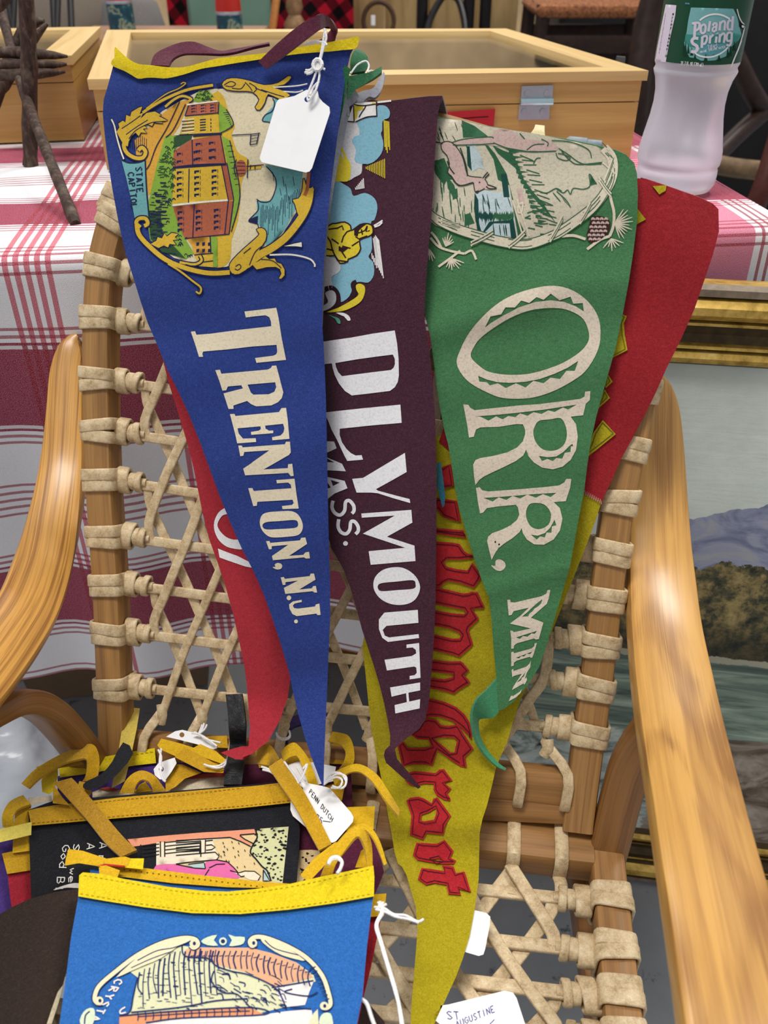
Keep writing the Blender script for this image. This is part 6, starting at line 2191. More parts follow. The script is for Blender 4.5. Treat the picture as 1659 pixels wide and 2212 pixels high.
mb = MB()
t = T(200, 140, 3.190)
CI, YI, TI, GI, OI, RI, BI, WI, GD = 0, 1, 2, 3, 4, 5, 6, 7, 8
BM = [ink(c, 0.12) for c in ('#d3c6a6', '#cda835', '#6aa3a4', '#7fa23a', '#cf9a3c', '#a5593f', '#191d46', '#e3dccb', '#2c4a2e')]
decal(mb, [t((835, 165), (1000, 165), (1150, 205), (1260, 230), (1420, 400), (1490, 700), (1440, 960), (1300, 1180), (1060, 1340), (900, 1400), (740, 1390), (560, 1330), (400, 1210), (365, 1000), (345, 680), (300, 620), (340, 440), (480, 320), (620, 240), (740, 180))], SB, 0, CI)
decal(mb, [sm(t((830, 200), (900, 215), (930, 300), (980, 420), (960, 480), (1000, 600), (1060, 640), (1080, 690), (1030, 800), (1020, 900), (1000, 1080), (960, 1200), (950, 1330), (900, 1390), (850, 1380), (840, 1200), (700, 900), (700, 500)), 3)], SB, 1, YI)
decal(mb, [t((600, 250), (690, 240), (650, 290), (600, 420), (560, 480), (500, 500), (440, 700), (400, 880), (385, 900), (365, 760), (350, 640), (300, 620), (290, 520), (420, 400), (490, 330))], SB, 1, OI)
decal(mb, [t((500, 490), (680, 480), (560, 590), (555, 720), (550, 950), (590, 1100), (640, 1200), (700, 1300), (640, 1340), (480, 1290), (395, 1200), (370, 1020), (395, 900), (440, 700))], SB, 2, GI)
decal(mb, [t((690, 250), (720, 190), (800, 180), (830, 210), (800, 240), (760, 260))], SB, 2, GI)
for l in (t((1185, 685), (1450, 735), (1425, 900), (1395, 1000), (1330, 1130), (1200, 1280), (1185, 1140), (1130, 1090), (1075, 1075), (1135, 1020), (1130, 935), (1230, 940), (1265, 870), (1255, 780), (1220, 730)), t((1255, 230), (1320, 260), (1240, 400), (1170, 385), (1200, 330), (1240, 290))):
    decal(mb, [l], SB, 1, TI)
# buildings
for l, c in ((((660, 275), (862, 253), (866, 330), (640, 352)), RI), (((640, 358), (868, 342), (874, 468), (600, 482)), YI), (((560, 592), (680, 515), (885, 482), (918, 690), (550, 712)), RI), (((560, 720), (888, 692), (935, 932), (548, 962)), YI), (((553, 978), (935, 940), (972, 938), (940, 1166), (635, 1197), (592, 1100)), RI),
             (((888, 684), (925, 676), (972, 925), (935, 935)), RI), (((866, 258), (920, 305), (970, 412), (915, 450), (876, 470)), GI), (((890, 490), (945, 520), (975, 650), (1015, 900), (975, 1100), (955, 1120), (975, 925), (928, 676)), GI), (((650, 1200), (805, 1182), (812, 1300), (700, 1310), (680, 1240)), OI), (((810, 1180), (860, 1190), (862, 1390), (832, 1395)), GI),
             (((700, 1310), (830, 1300), (830, 1395), (740, 1385)), YI), (((1065, 688), (1165, 690), (1160, 715), (1070, 725)), YI)):
    decal(mb, [t(*l)], SB, 3, c)
decal(mb, [ell(*t((1022, 712))[0], 12, 18, 18)], SB, 3, RI)
for d_ in (-8, -3, 3, 8):
    c = t((1022, 712))[0]
    stroke(mb, [(c[0] - 9, c[1] + d_ * 1.5), (c[0] + 9, c[1] + d_ * 1.4)], 1.2, SB, 4, BI, False)
for l in (((990, 650), (975, 710), (990, 775)), ((1070, 650), (1065, 780)), ((1060, 700), (1165, 690), (1180, 692)), ((1090, 690), (1085, 722)), ((1120, 690), (1118, 720)), ((960, 485), (1090, 478), (1155, 470)), ((1090, 480), (1085, 552)), ((1145, 472), (1130, 545)), ((1085, 552), (1130, 545)), ((550, 712), (918, 688)), ((888, 690), (935, 932)),
          ((972, 925), (940, 1166)), ((935, 935), (910, 1170)), ((925, 676), (972, 925)), ((870, 255), (865, 340)), ((640, 352), (866, 330)), ((600, 482), (880, 470)), ((880, 482), (918, 690)), ((635, 1197), (940, 1166)), ((685, 515), (690, 705)), ((665, 715), (660, 950)), ((700, 960), (690, 1190)), ((660, 282), (635, 352)), ((600, 250), (520, 420), (440, 560), (395, 680), (370, 720)),
          ((640, 270), (560, 440), (505, 500)), ((810, 1182), (815, 1300)), ((700, 1310), (830, 1298)), ((750, 1360), (830, 1350)), ((975, 650), (1015, 900), (955, 1150)), ((945, 520), (975, 650)), ((920, 305), (970, 412), (880, 470))):
    stroke(mb, t(*l), 2.0, SB, 5, BI, smooth=len(l) > 2)
stroke(mb, t((690, 490), (890, 475)), 4, SB, 5, BI)
stroke(mb, t((555, 708), (725, 690), (915, 684)), 4, SB, 5, BI)
stroke(mb, t((550, 968), (760, 945), (935, 932)), 4, SB, 4, WI)
stroke(mb, t((650, 275), (860, 250)), 3, SB, 5, WI)
for k in range(3):
    stroke(mb, t((1092, 490 + k * 20), (1140, 482 + k * 20)), 1.4, SB, 5, BI, False)
random.seed(11)


def windows(x0, y0, dx, nx, x1, y1, ny, w, h):
    """nx along the roof direction, ny down the facade, between (x0,y0) and (x1,y1)"""
    for i in range(nx):
        for j in range(ny):
            x = x0 + (x1 - x0) * i / max(1, nx - 1)
            y = y0 + (y1 - y0) * j / max(1, ny - 1) + dx * i
            decal(mb, [t((x, y), (x + w, y - 3), (x + w, y + h * 0.5), (x + w * 0.35, y + h * 0.55), (x + w * 0.35, y + h), (x, y + h))], SB, 4, BI, 30)
            stroke(mb, t((x + w + 8, y - 4), (x + w + 8, y + h)), 1.1, SB, 4, BI, False)


windows(580, 608, -14, 3, 810, 660, 2, 30, 18)
windows(710, 540, -8, 2, 800, 640, 3, 34, 18)
windows(580, 735, -6, 3, 820, 895, 5, 34, 20)
windows(585, 1010, -8, 3, 835, 1130, 4, 34, 22)
windows(680, 280, -3, 3, 810, 320, 3, 26, 9)
for k in range(9):
    stroke(mb, t((615, 380 + k * 11), (700, 372 + k * 11)), 1.6, SB, 4, BI if k % 2 else WI, False)
for k in range(5):
    decal(mb, [t((740, 375 + k * 18), (780, 372 + k * 18), (780, 380 + k * 18), (740, 384 + k * 18))], SB, 4, BI if k != 3 else GD, 30)
for k in range(4):
    stroke(mb, t((815, 370 + k * 24), (815, 385 + k * 24)), 2, SB, 4, BI, False)
for k in range(2):
    for q_ in range(3):
        decal(mb, [t((715 + 40 * q_, 1225 + k * 45), (735 + 40 * q_, 1222 + k * 45), (732 + 40 * q_, 1245 + k * 45), (715 + 40 * q_, 1248 + k * 45))], SB, 4, BI, 30)
for k in range(8):
    stroke(mb, t((900 + k * 8, 330 + k * 14), (935 + k * 3, 330 + k * 12)), 1.2, SB, 4, BI, False)
    stroke(mb, t((925 + k * 8, 560 + k * 38), (965 + k * 7, 556 + k * 38)), 1.2, SB, 4, BI, False)
# grass and hedge marks
for i in range(210):
    y = random.uniform(520, 1330)
    c = 430 + 40 * math.sin(y * 0.01) + (0 if y > 800 else (800 - y) * 0.25)
    x = random.uniform(c - 40, min(560, c + 120) if y < 1100 else c + 230)
    if y > 900 and random.random() < 0.55:
        x = random.uniform(380, 480)
    if not inside(*t((x, y))[0], [t((500, 490), (680, 480), (560, 590), (555, 720), (550, 950), (590, 1100), (640, 1200), (700, 1300), (640, 1340), (480, 1290), (395, 1200), (370, 1020), (395, 900), (440, 700))]):
        continue
    if x < 480:
        stroke(mb, t((x, y), (x + random.uniform(20, 50), y + random.uniform(-4, 4))), random.uniform(1.2, 2.2), SB, 4, BI if y > 800 else GD, False)
    else:
        stroke(mb, t((x, y), (x + 10, y - 12), (x + 22, y)), random.uniform(1.2, 2.4), SB, 4, BI if y > 900 else GD)
decal(mb, [t((380, 1010), (470, 1020), (480, 1150), (560, 1250), (640, 1335), (480, 1290), (400, 1200))], SB, 3, GD)
decal(mb, [t((560, 500), (640, 460), (690, 470), (680, 510), (600, 560), (560, 570))], SB, 3, GD)
for i in range(26):
    x, y = random.uniform(700, 820), random.uniform(180, 250)
    stroke(mb, t((x, y), (x + 8, y - 9), (x + 16, y)), 1.6, SB, 4, GD)
for i in range(10):
    x = 245 + i * 14
    stroke(mb, t((x, 470 + abs(i - 5) * 10), (x, 600 - abs(i - 5) * 6)), 1.2, SB, 2, BI, False)
# sky rain lines
for i in range(34):
    x = 1160 + i * 9
    y0 = 960 + random.uniform(0, 40) - (i * 4 if i > 14 else 0)
    stroke(mb, t((x, y0), (x - 4, min(1260, y0 + 90 + random.uniform(0, 120) - i * 2))), 1.0, SB, 2, BI, False)
for (x, y, L) in ((1240, 740, 60), (1310, 770, 70), (1330, 820, 80), (1380, 770, 60), (1290, 850, 50), (1350, 900, 60)):
    stroke(mb, t((x, y), (x + 10, y + L)), 1.2, SB, 2, BI, False)
for l in (((1195, 700), (1230, 735), (1262, 790), (1262, 850), (1225, 935), (1165, 945), (1130, 925)), ((1135, 935), (1140, 1000), (1075, 1075), (1130, 1090), (1145, 1130)), ((1240, 230), (1255, 270), (1235, 320), (1190, 345), (1170, 385), (1215, 395), (1235, 405))):
    stroke(mb, t(*l), 2.0, SB, 3, BI)
decal(mb, [t((1075, 1065), (1140, 1040), (1135, 1100), (1080, 1085))], SB, 3, BI)

# scrollwork frame: dark edge line first, gold on top
def scroll(pts, w, fill=YI, edge=2.6, layer=5, taper=False):
    stroke(mb, t(*pts), w + edge * 2, SB, layer, BI, taper=taper)
    stroke(mb, t(*pts), w, SB, layer + 1, fill, taper=taper)


def leaf(pts, fill=YI, layer=6, smooth=3):
    l = sm(t(*pts), smooth) if smooth else t(*pts)
    stroke(mb, l + l[:1], 4.4, SB, layer - 1, BI, smooth=False)
    decal(mb, [l], SB, layer, fill)


scroll([(345, 330), (420, 280), (520, 225), (660, 170), (830, 140)], 6)
scroll([(500, 290), (560, 240), (620, 215), (680, 235), (660, 250)], 5)
scroll([(370, 300), (500, 205), (590, 165), (640, 130), (625, 122), (608, 132)], 2.2, YI, 1.4)
leaf(((165, 460), (185, 432), (178, 405), (208, 385), (226, 397), (232, 346), (260, 356), (268, 325), (315, 297), (342, 288), (324, 340), (350, 328), (330, 372), (372, 332), (430, 322), (472, 345), (456, 354), (515, 384), (468, 388), (484, 402), (422, 396), (410, 422), (380, 408), (350, 418), (374, 434), (346, 442), (372, 470), (332, 466), (318, 492), (296, 466), (266, 492), (248, 530), (242, 562), (215, 552), (186, 502)), smooth=0)
scroll([(240, 500), (215, 550), (235, 605), (290, 640), (345, 640), (365, 600), (340, 570), (315, 590)], 8)
scroll([(130, 375), (150, 420), (165, 490), (190, 580), (215, 650)], 3.2, WI, 1.2)
for l in (((200, 440), (260, 400), (330, 350)), ((230, 480), (300, 430), (380, 380)), ((250, 510), (300, 450), (400, 400), (480, 390))):
    stroke(mb, t(*l), 1.8, SB, 7, BI)
leaf(((893, 135), (925, 100), (990, 93), (1080, 110), (1180, 140), (1280, 125), (1345, 80), (1368, 88), (1320, 135), (1240, 152), (1300, 175), (1360, 210), (1290, 235), (1210, 200), (1185, 260), (1150, 310), (1122, 292), (1150, 240), (1100, 185), (1010, 180), (925, 170)), smooth=2)
for l in (((905, 140), (950, 115), (985, 130), (960, 150), (915, 145)), ((960, 160), (1020, 165), (1050, 130)), ((1050, 120), (1080, 150), (1100, 180)), ((1080, 125), (1130, 160), (1110, 190)), ((1120, 160), (1200, 190)), ((1160, 170), (1250, 200), (1320, 220))):
    stroke(mb, t(*l), 2.0, SB, 7, BI)
for l in (((1240, 155), (1400, 145), (1480, 130)), ((1280, 180), (1400, 188), (1450, 175))):
    stroke(mb, t(*l), 2.6, SB, 6, WI)
decal(mb, [t((850, 130), (880, 125), (885, 145), (860, 160))], SB, 6, BI)
scroll([(1500, 850), (1485, 950), (1440, 1050), (1340, 1180), (1240, 1260), (1150, 1310), (1060, 1380)], 16)
leaf(((1455, 780), (1480, 860), (1520, 840), (1510, 930), (1480, 1000), (1430, 1060), (1395, 960), (1380, 930), (1420, 920), (1445, 870)), smooth=2)
stroke(mb, t((1490, 740), (1480, 850), (1460, 900)), 7, SB, 7, RI)
leaf(((943, 1390), (965, 1345), (1040, 1270), (1120, 1200), (1150, 1165), (1130, 1135), (1165, 1125), (1195, 1150), (1190, 1210), (1150, 1270), (1130, 1330), (1090, 1385), (1010, 1440), (960, 1435)), smooth=2)
leaf(((1100, 1375), (1150, 1350), (1190, 1318), (1215, 1340), (1255, 1335), (1268, 1362), (1300, 1372), (1322, 1410), (1322, 1450), (1300, 1474), (1284, 1472), (1302, 1440), (1292, 1408), (1262, 1392), (1200, 1394), (1130, 1410)), smooth=0)
stroke(mb, t((985, 1390), (1010, 1375), (1022, 1395), (1000, 1415), (980, 1405)), 2, SB, 7, BI)
for l in (((1080, 1380), (1120, 1290), (1180, 1240)), ((1160, 1340), (1240, 1350), (1300, 1400)), ((1040, 1300), (1090, 1260))):
    stroke(mb, t(*l), 1.8, SB, 8, BI)
stroke(mb, t((1220, 1310), (1370, 1308), (1490, 1335), (1528, 1370), (1530, 1392)), 3.6, SB, 6, WI)
leaf(((1320, 1250), (1390, 1232), (1440, 1222), (1442, 1255), (1400, 1250)), WI, 6, 0)
scroll([(330, 1120), (300, 1090), (320, 1060), (365, 1060), (380, 1095), (355, 1110)], 8)
scroll([(305, 1100), (320, 1170), (390, 1250), (500, 1340), (640, 1400), (800, 1435), (945, 1430)], 10)
leaf(((400, 1235), (440, 1212), (448, 1188), (478, 1196), (496, 1160), (512, 1184), (545, 1158), (590, 1166), (566, 1186), (582, 1204), (552, 1208), (574, 1240), (530, 1234), (520, 1258), (490, 1244), (455, 1262)), smooth=0)
scroll([(520, 1370), (600, 1420), (690, 1490), (745, 1535), (738, 1575), (712, 1562)], 4, YI, 1.8, taper=False)
scroll([(600, 1360), (700, 1375), (750, 1350), (740, 1315)], 5)
for l in (((640, 1375), (760, 1405), (920, 1395)), ((420, 1250), (560, 1350))):
    stroke(mb, t(*l), 1.8, SB, 8, BI)
# name ribbon
decal(mb, [t((198, 652), (230, 672), (300, 672), (362, 655), (372, 860), (388, 1040), (345, 1035), (290, 1055), (262, 910), (232, 780))], SB, 3, TI)
stroke(mb, t((362, 655), (372, 860), (388, 1040)), 3, SB, 4, BI)
stroke(mb, t((200, 655), (250, 675), (320, 672), (362, 655)), 3, SB, 4, BI)
txt(mb, 'STATE', (338, 703), (0.20, 4.1), (-4.2, 0.5), 9.0, 2.6, SB, 5, BI, t)
txt(mb, 'CAPITOL', (283, 740), (0.42, 4.1), (-4.2, 0.6), 8.9, 2.6, SB, 5, BI, t)
mb.build('printed_scene', BM, pb, sharp=None)

# ------------------------------------------------------------------ white price tag on the blue pennant
def tagsurf(base, tiltx=0.0, tilty=0.0, cx=0, cy=0, f=BP):
    return lambda x, y, off=0.0: f(x, y, base + off + (x - cx) * tiltx + (y - cy) * tilty)


STG = tagsurf(0.067, 0.00001, 0.00002, 640, 280)
t = T(200, 140, 3.190)
tg = thing('price_tag', 'blank white price tag tied to the hem of the blue pennant', 'tag', STG(640, 280))
mb = MB()
sheet(mb, [t((1282, 238), (1390, 215), (1448, 185), (1475, 172), (1535, 172), (1552, 182), (1560, 225), (1585, 255), (1632, 292), (1636, 330), (1512, 712), (1495, 735), (1468, 742), (1168, 672), (1153, 650), (1154, 630), (1266, 260)), ell(*t((1480, 238))[0], 6.5, 6.2, 14)], STG, 0.0009, 20)
mb.build('card', M_WHITE, tg)
mb = MB()
for pts in (((700, 62), (705, 80), (700, 100), (694, 122), (688, 148)), ((703, 62), (699, 84), (695, 108), (690, 130), (684, 150)), ((686, 148), (676, 175), (666, 200), (664, 213), (668, 218)), ((688, 148), (690, 165), (682, 195), (670, 214), (664, 218)), ((690, 175), (676, 190), (670, 205)),
            ((660, 96), (678, 90), (700, 92), (706, 98)), ((684, 135), (672, 150), (660, 152)), ((686, 136), (674, 156), (662, 160)), ((686, 138), (695, 146), (702, 150)), ((684, 138), (668, 154), (658, 157))):
    d0 = 0.064
    tube(mb, catmull([BP(x, y, d0 + (0.006 if y > 190 else 0.004)) for x, y in pts], 5), 0.00075, 6)
c = BP(686, 140, 0.069)
tube(mb, [c + ER * 0.003 * math.cos(a) + EU * 0.0035 * math.sin(a) for a in [2 * math.pi * i / 10 for i in range(11)]], 0.0013, 6)
mb.build('string', M_STRING, tg)
# ------------------------------------------------------------------ the pile of pennants on the seat
QA, QB, QC = at(100, 1700, 0.64), at(800, 1700, 0.62), at(450, 2200, 0.49)
QN = (QB - QA).cross(QC - QA).normalized()
if QN.dot(EYE - QA) < 0:
    QN = -QN


def QP(px, py, off=0.0):
    return hit(px, py, QA + QN * off, QN)


def qs(base, amp=0.0012, fx=0.02, fy=0.017, ph=0.0, tilt=0.0):
    return lambda x, y, off=0.0: QP(x, y, base + off + amp * math.sin(x * fx + ph) * math.cos(y * fy + ph * 2))


t = T(0, 1480, 1.929)
MUS = felt('#c6981a', 0.2, 0.4)
MUS2 = felt('#d6aa1a', 0.16, 0.4)
YEL = felt('#e0c616', 0.16, 0.3)
PUR = felt('#48307a', 0.2)
CRE = felt('#d9cbb0', 0.14)
BLK = felt('#17181f', 0.25)
DMR = felt('#4e1531', 0.22)


def pen(label, x, y, off):
    return thing('felt_pennant', label, 'pennant', QP(x, y, off))


def patch(par, name, mat, pts, base, th=0.002, grid=16, amp=0.001, ph=0.0, smooth=0):
    mb = MB()
    l = t(*pts)
    if smooth:
        l = sm(l, smooth)
    sheet(mb, [l], qs(base, amp, ph=ph), th, grid)
    return mb.build(name, mat, par)


def band_(par, name, mat, A, B, base, lift=0.004, th=0.0018, ph=0.0):
    """ribbon between two px edge lines, rising and sinking a little"""
    n = len(A)
    LA = [QP(*t(a)[0], base + lift * math.sin(math.pi * i / max(1, n - 1)) + 0.0012 * math.sin(i * 2 + ph)) for i, a in enumerate(A)]
    LB_ = [QP(*t(b)[0], base + lift * math.sin(math.pi * i / max(1, n - 1)) + 0.0012 * math.cos(i * 1.7 + ph)) for i, b in enumerate(B)]
    mb = MB()
    loft(mb, LA, LB_, th, 5)
    return mb.build(name, mat, par)


def seam(par, pts, base, mat=None, dash=7, gap=5, w=1.5):
    mb = MB()
    l = resample([(p.x, p.y) for p in catmull([(a, b, 0) for a, b in t(*pts)], 6)], 2.0, False)
    i = 0
    d = max(2, dash // 2)
    g = max(1, gap // 2)
    while i + d < len(l):
        stroke(mb, l[i:i + d + 1], w, qs(base, 0.0), 0, 0, smooth=False, step=6)
        i += d + g
    return mb.build('stitching', mat or M_THR, par)


M_THR = plain('mustard_thread', '#9a6d10', 0.8)
M_THRY = plain('yellow_thread', '#b09a10', 0.8)

# base: folded pennants lying below the others, filling the seat
p = pen('purple pennant at the far left of the pile with its pale tie', 20, 1900, -0.012)
patch(p, 'cloth', PUR, ((-160, 700), (0, 640), (70, 625), (80, 760), (70, 960), (40, 1060), (-30, 1300), (-160, 1400)), -0.012)
patch(p, 'tie', felt('#ddcb5a', 0.1), ((-60, 612), (0, 600), (132, 570), (130, 624), (0, 655), (-60, 668)), 0.010, amp=0.002)
p = pen('red pennant with mustard hem beside the purple one at the left of the pile', 75, 1880, -0.004)
patch(p, 'cloth', felt('#9c1c2c', 0.2), ((30, 780), (140, 768), (200, 800), (230, 1000), (90, 1100), (45, 905)), -0.004)
patch(p, 'hem_band', MUS, ((8, 702), (60, 690), (150, 686), (150, 768), (30, 787)), -0.0015, 0.003)
patch(p, 'tie', MUS2, ((52, 700), (56, 600), (62, 540), (90, 470), (100, 462), (130, 500), (128, 690)), 0.001, amp=0.002)
band_(p, 'tie', MUS2, [(15, 590), (12, 540), (40, 490), (95, 462)], [(60, 600), (55, 555), (75, 520), (128, 500)], 0.003, 0.006)
# back row
p = pen('purple pennant with bright yellow hem lying deepest at the back of the pile', 300, 1640, -0.014)
patch(p, 'cloth', PUR, ((240, 380), (420, 330), (640, 320), (1000, 330), (1010, 460), (640, 470), (240, 480)), -0.016)
patch(p, 'hem_band', YEL, ((240, 318), (330, 312), (425, 300), (560, 275), (645, 262), (650, 325), (560, 335), (430, 358), (345, 372), (250, 385)), -0.013, 0.003)
seam(p, ((255, 330), (340, 325), (430, 312), (640, 275)), -0.0125, M_THRY)
patch(p, 'tie', felt('#d6bd55', 0.12), ((525, 90), (583, 97), (570, 180), (545, 300), (520, 400), (465, 430), (490, 300), (505, 200)), -0.002, amp=0.003)
p = pen('plum pennant with mustard hem at the back right of the pile under the blue tip', 700, 1650, -0.012)
patch(p, 'cloth', DMR, ((1010, 330), (1460, 330), (1470, 500), (1420, 520), (1010, 500)), -0.017)
patch(p, 'hem_band', MUS, ((1060, 262), (1180, 258), (1300, 246), (1465, 240), (1468, 330), (1300, 325), (1080, 345)), -0.014, 0.003)
band_(p, 'tie', MUS2, [(1340, 190), (1400, 198), (1450, 212), (1470, 250), (1475, 320), (1440, 360)], [(1345, 235), (1390, 240), (1425, 255), (1440, 285), (1430, 325), (1415, 345)], -0.004, 0.010)
band_(p, 'tie', MUS2, [(1172, 280), (1200, 252), (1235, 245), (1280, 300), (1310, 370), (1330, 425)], [(1185, 320), (1215, 300), (1240, 300), (1255, 330), (1275, 380), (1290, 430)], 0.000, 0.006)
band_(p, 'tie', MUS2, [(1380, 372), (1440, 342), (1500, 332), (1570, 375), (1620, 450), (1662, 520)], [(1400, 420), (1445, 372), (1500, 365), (1555, 410), (1610, 490), (1656, 548)], 0.004, 0.014)
patch(p, 'tie', MUS, ((1350, 420), (1440, 400), (1425, 480), (1370, 500)), -0.008)
p = pen('dark purple ribbon tied with white string behind the blue pennant tip', 620, 1560, -0.01)
band_(p, 'tie', felt('#2f1f52', 0.2), [(1160, 240), (1162, 190), (1200, 140), (1290, 120), (1370, 125)], [(1200, 245), (1205, 205), (1230, 175), (1300, 160), (1370, 160)], -0.012, 0.01)
mb = MB()
for k in range(2):
    tube(mb, catmull([QP(*t(q)[0], 0.002) for q in ((1152, 198 + k * 6), (1165, 218 + k * 6), (1190, 222 + k * 6), (1208, 210 + k * 5), (1205, 190))], 5), 0.0008, 6)
mb.build('string', M_STRING, p)
p = pen('cream pennant with a red edge below the folded mustard ties', 420, 1690, -0.008)
patch(p, 'cloth', CRE, ((385, 446), (420, 432), (480, 436), (700, 436), (745, 392), (940, 376), (945, 470), (385, 480)), -0.010)
patch(p, 'edge_strip', felt('#a8382c', 0.15), ((745, 392), (760, 378), (945, 362), (945, 380), (800, 390)), -0.0075)
patch(p, 'edge_strip', felt('#a8382c', 0.15), ((415, 430), (450, 424), (500, 434), (470, 442)), -0.0075)
band_(p, 'tie', MUS, [(500, 450), (525, 400), (560, 368), (600, 360), (650, 385), (690, 440)], [(560, 450), (568, 420), (585, 400), (605, 398), (625, 412), (640, 445)], -0.002, 0.010)
patch(p, 'tie', MUS2, ((560, 450), (580, 415), (605, 402), (635, 440)), -0.006)
patch(p, 'tie', MUS, ((690, 445), (690, 390), (725, 330), (760, 330), (840, 365), (770, 390), (730, 425)), -0.001, amp=0.002)
patch(p, 'tie', MUS2, ((655, 250), (672, 222), (760, 245), (880, 285), (930, 315), (935, 345), (860, 340), (740, 300), (668, 268)), 0.005, amp=0.003)
patch(p, 'tie', MUS, ((728, 300), (770, 258), (850, 300), (935, 350), (930, 366), (850, 362)), 0.009, amp=0.002)
patch(p, 'tie', MUS2, ((790, 270), (835, 245), (900, 275), (940, 310), (930, 330), (860, 305)), 0.0075, amp=0.002)
patch(p, 'tie', MUS, ((860, 215), (945, 210), (950, 262), (900, 260)), -0.006)
p = pen('mustard and yellow ties of a pennant knotted at the back left of the pile', 150, 1640, 0)
band_(p, 'tie', MUS, [(92, 412), (150, 352), (245, 296), (345, 255), (390, 252), (412, 300), (412, 360), (400, 400)], [(122, 432), (170, 388), (255, 335), (330, 312), (360, 312), (362, 345), (356, 380), (345, 400)], 0.002, 0.012)
patch(p, 'tie', YEL, ((176, 445), (172, 400), (190, 350), (240, 335), (242, 380), (225, 440), (205, 455)), 0.000, amp=0.002)
patch(p, 'tie', MUS, ((150, 340), (250, 320), (340, 318), (350, 330), (250, 345), (170, 372)), 0.006, amp=0.001)
# black straps
sp = thing('black_pennant_strap', 'black felt strap lying bent over the yellow hem, left of the pile', 'strap', QP(*t((450, 350))[0], 0.008))
mb = MB()
sheet(mb, [sm(t((513, 238), (555, 284), (500, 360), (440, 412), (375, 438), (345, 425), (360, 400), (420, 372), (468, 318)), 2)], qs(0.010, 0.003), 0.002, 12)
mb.build('cloth', BLK, sp)
sp = thing('black_leather_strap', 'upright black creased strap beside the red pennant tip', 'strap', QP(*t((980, 230))[0], 0.006))
mb = MB()
A = [(942, 40), (950, 110), (955, 180), (958, 250), (945, 330), (932, 418)]
B = [(1010, 36), (1020, 110), (1026, 180), (1024, 250), (1018, 330), (1008, 418)]
dd = (-0.045, -0.030, -0.016, -0.004, 0.004, 0.004)
loft(mb, [BP(*t(a)[0], 0.010 + 0.006 * i) if i < 3 else QP(*t(a)[0], d) for i, (a, d) in enumerate(zip(A, dd))], [BP(*t(b)[0], 0.010 + 0.006 * i) if i < 3 else QP(*t(b)[0], d) for i, (b, d) in enumerate(zip(B, dd))], 0.0025, 5)
lm = NT('black_leather', 0.5, 0.4)
lm.b.inputs['Base Color'].default_value = lin('#1b1c20') + (1,)
lm.bump(lm.noise(lm.coord(), 90, 4, 0.7, 2.0), 0.8, 0.003)
mb.build('strap', lm.m, sp)

# ---------- black pennant with stitched mustard hem
p = pen('black felt pennant with mustard hem and printed farm scene, in the middle of the pile', 330, 1800, 0.002)
SBK = qs(0.004, 0.0008)
mb = MB()
sheet(mb, [t((118, 520), (220, 482), (640, 448), (1050, 414), (1200, 398), (1215, 480), (1240, 550), (1250, 600), (1245, 720), (1235, 840), (1150, 900), (330, 960), (130, 900))], SBK, 0.002, 16)
mb.build('cloth', BLK, p)
patch(p, 'hem_band', MUS, ((118, 522), (150, 514), (230, 500), (500, 468), (850, 436), (1060, 420), (1195, 404), (1212, 490), (1000, 513), (700, 537), (400, 562), (130, 586)), 0.0075, 0.0035)
seam(p, ((135, 575), (400, 552), (700, 527), (1000, 503), (1205, 480)), 0.0078)
seam(p, ((300, 502), (500, 478), (850, 445), (1180, 412)), 0.0078)
patch(p, 'lining', CRE, ((117, 470), (215, 458), (220, 482), (130, 500), (118, 510)), 0.003, 0.003)
mb = MB()
loft(mb, [QP(*t(q)[0], d) for q, d in zip(((300, 388), (350, 440), (430, 535), (510, 630), (572, 690)), (0.022, 0.018, 0.014, 0.013, 0.013))], [QP(*t(q)[0], d) for q, d in zip(((225, 408), (280, 470), (360, 560), (440, 660), (505, 720)), (0.022, 0.018, 0.014, 0.013, 0.013))], 0.002, 5)
mb.build('tie', felt('#a97e22', 0.28), p)
patch(p, 'tie', MUS, ((222, 412), (262, 470), (290, 500), (220, 492)), 0.012)
patch(p, 'tie', MUS, ((330, 400), (360, 405), (385, 450), (370, 462), (320, 440)), 0.004)
# print
t5 = T(380, 1680, 3.770)
t4 = T(60, 1680, 4.366)
mb = MB()
KM = [ink(c, 0.06) for c in ('#e2d6bd', '#dd9274', '#14161b', '#d9c08f', '#c9c99a', '#d9689f', '#a9c0bd', '#e6e2da')]
decal(mb, [t5(*[(-120, 500), (640, 418), (918, 398), (868, 860), (300, 830), (-160, 760)])], SBK, 0, 3)
decal(mb, [t4((940, 580), (1300, 545), (1659, 515)) + t5((330, 440), (640, 418), (650, 460), (530, 465), (560, 500), (630, 530), (600, 550), (500, 500), (440, 485), (0, 512), (-60, 516)) + t4((1030, 645), (990, 650))], SBK, 1, 1)
decal(mb, [t5((-160, 530), (0, 515), (440, 485), (300, 510), (320, 580), (350, 640), (330, 665), (0, 700), (-160, 715))], SBK, 1, 0)
decal(mb, [t5((645, 420), (918, 398), (868, 860), (780, 840), (740, 760), (640, 660), (605, 600), (620, 550), (660, 500), (650, 450))], SBK, 1, 4)
decal(mb, [sm(t5((-160, 712), (0, 703), (150, 735), (230, 740), (240, 690), (330, 668), (420, 685), (470, 730), (500, 765), (520, 810), (440, 820), (0, 790), (-160, 770)), 2)], SBK, 2, 5)
decal(mb, [t5((80, 705), (230, 690), (240, 738), (150, 733))], SBK, 3, 6)
decal(mb, [sm(t5((440, 755), (510, 775), (560, 760), (640, 762), (690, 800), (670, 835), (600, 830), (540, 800), (520, 810), (500, 785)), 2)], SBK, 3, 0)
decal(mb, [t5((712, 750), (740, 745), (765, 840), (710, 840))], SBK, 2, 6)
